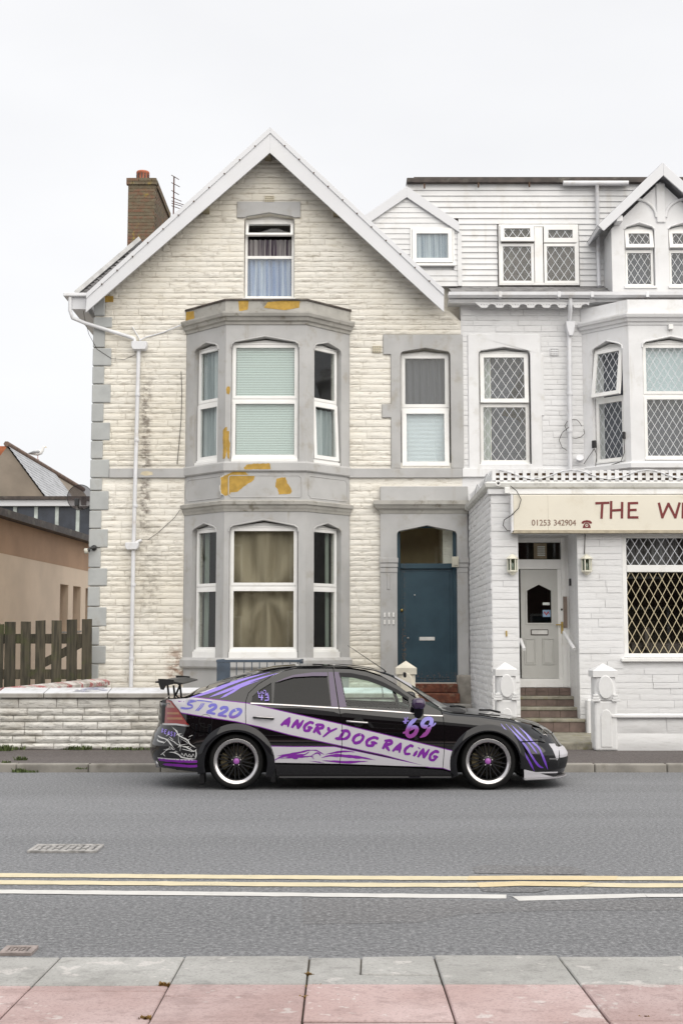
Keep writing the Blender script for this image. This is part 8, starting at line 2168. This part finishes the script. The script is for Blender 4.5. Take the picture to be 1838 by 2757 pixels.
# splitter and skirt blade
def plan_lip(name, z, th, out_, u_in, mat):
    vs = []; n = 24; poly = []
    for i in range(n + 1):
        t = -1 + 2 * i / n; w0 = HW - .01; yv = w0 * t; k = min(1, abs(t)); q = (1 - k ** 3.2) ** (1 / 3.2); x = XF0 + (PX(1521, 2091, YCC - .2) + out_ - XF0) * q; poly.append((max(x, PX(u_in, 2100, YW)), YCC + yv))
    xi = PX(u_in, 2100, YW); poly += [(xi - .01, YCC + HW - .02), (xi - .01, YCC - HW + .02)]
    m = MB(); m.prism(poly, 'z', z, z + th); return m.obj(name, mat, car, bevel=.006)
plan_lip('front_splitter', .105, .018, 0, 1412, paint('grey_splitter', (.24, .235, .25), .4, 0, 0, .3))
m = MB(); a, b = PX(750, 2085, YW), PX(1215, 2085, YW); m.box(a, b, YBD - .02, YBD + .12, .128, .15); m.obj('skirt_blade', ARCH, car, bevel=.008)
# rear wing
SP = plain('satin_black_spoiler', (.014, .014, .015), .4, bump=0, var=.1)
zt_ = P(470, 1836, YCC).z; z0 = P(450, 1880, YCC).z
wa, wb = PX(428, 1840, YBD + .15), PX(506, 1838, YBD + .15)
for s_ in (-1, 1):
    Yp = YCC + s_ * (HW - .16)
    pg = [(PX(u, v, YBD + .16), PZ(v, YBD + .16)) for u, v in (T_A(105, 230), T_A(180, 232), T_A(275, 242), T_A(272, 288), T_A(190, 305), T_A(165, 350), T_A(132, 345), T_A(112, 285))]
    m = MB(); m.prism(pg, 'y', Yp - .006, Yp + .006); m.obj('spoiler_end_plate', SP, car)
    for du in (0, 70):
        u0, v0 = T_A(215 + du, 410); u1, v1 = T_A(270 + du, 300); Ys = YCC + s_ * .38
        for (ua, ub) in ((u0, u1 - 16 if du == 0 else u1), (u0 + 16, u1)):
            a, b = P(ua + 1, 1873, Ys), P(ub, 1845, Ys); m = MB(); m.tube([a, b], .012, 6); m.obj('spoiler_strut', SP, car)
ch_ = [(T_A(130, 246)), (T_A(280, 236)), (T_A(420, 262)), (T_A(420, 278)), (T_A(290, 270)), (T_A(135, 262))]
m = MB(); m.prism([(PX(u, v, YCC - .3), PZ(v, YCC - .3)) for u, v in ch_], 'y', YCC - HW + .167, YCC + HW - .167); m.obj('spoiler_blade', SP, car, bevel=.004)
# interior
SEAT = plain('grey_seat_cloth', (.05, .05, .055), .9, var=.15, bump=.2)
def seat(u, y, par):
    c = P(u, 2000, YCC); m = MB(); m.box(c.x - .25, c.x + .27, y - .24, y + .24, .30, .50); m.obj('seat_base', SEAT, par, bevel=.06, seg=2)
    m = MB(); m.prism([(c.x - .30, .48), (c.x - .14, .48), (c.x - .30, 1.02), (c.x - .42, 1.02)], 'y', y - .23, y + .23); o = m.obj('seat_back', SEAT, par, bevel=.05, seg=2)
    m = MB(); m.box(c.x - .45, c.x - .35, y - .12, y + .12, 1.04, 1.18); m.obj('head_rest', SEAT, o, bevel=.04, seg=2)
for y in (YCC - .36, YCC + .36): seat(897, y, car)
m = MB(); c = P(760, 2000, YCC); m.prism([(c.x - .45, .45), (c.x - .2, .45), (c.x - .35, 1.0), (c.x - .52, 1.0)], 'y', YCC - .62, YCC + .62); m.obj('rear_bench', SEAT, car, bevel=.04)
m = MB(); c = P(1135, 1950, YCC); m.prism([(c.x - .18, .62), (c.x + .45, .55), (c.x + .45, .86), (c.x + .0, .90), (c.x - .15, .84)], 'y', YCC - .66, YCC + .66); m.obj('dashboard', DARKI, car, bevel=.03)
sc_ = P(1072, 1903, YCC + .36)
m = MB(); ptsw = []
for k in range(25):
    t = k * math.tau / 24; ptsw.append((sc_.x + .06 * math.cos(t) * -1, YCC + .36 + .19 * math.sin(t), .87 + .17 * math.cos(t)))
m.tube(ptsw, .016, 8); m.obj('steering_wheel', DARKI, car)
m = MB(); m.tube([(sc_.x + .01, YCC + .36, .87), (sc_.x + .25, YCC + .36, .78)], .03, 8); m.box(sc_.x - .02, sc_.x + .02, YCC + .19, YCC + .53, .855, .885); m.obj('steering_column', DARKI, car)
m = MB(); m.box(P(1090, 1840, YCC).x - .02, P(1090, 1840, YCC).x + .01, YCC - .11, YCC + .11, 1.20, 1.26); m.obj('rear_view_mirror', TRIM, car, bevel=.01)
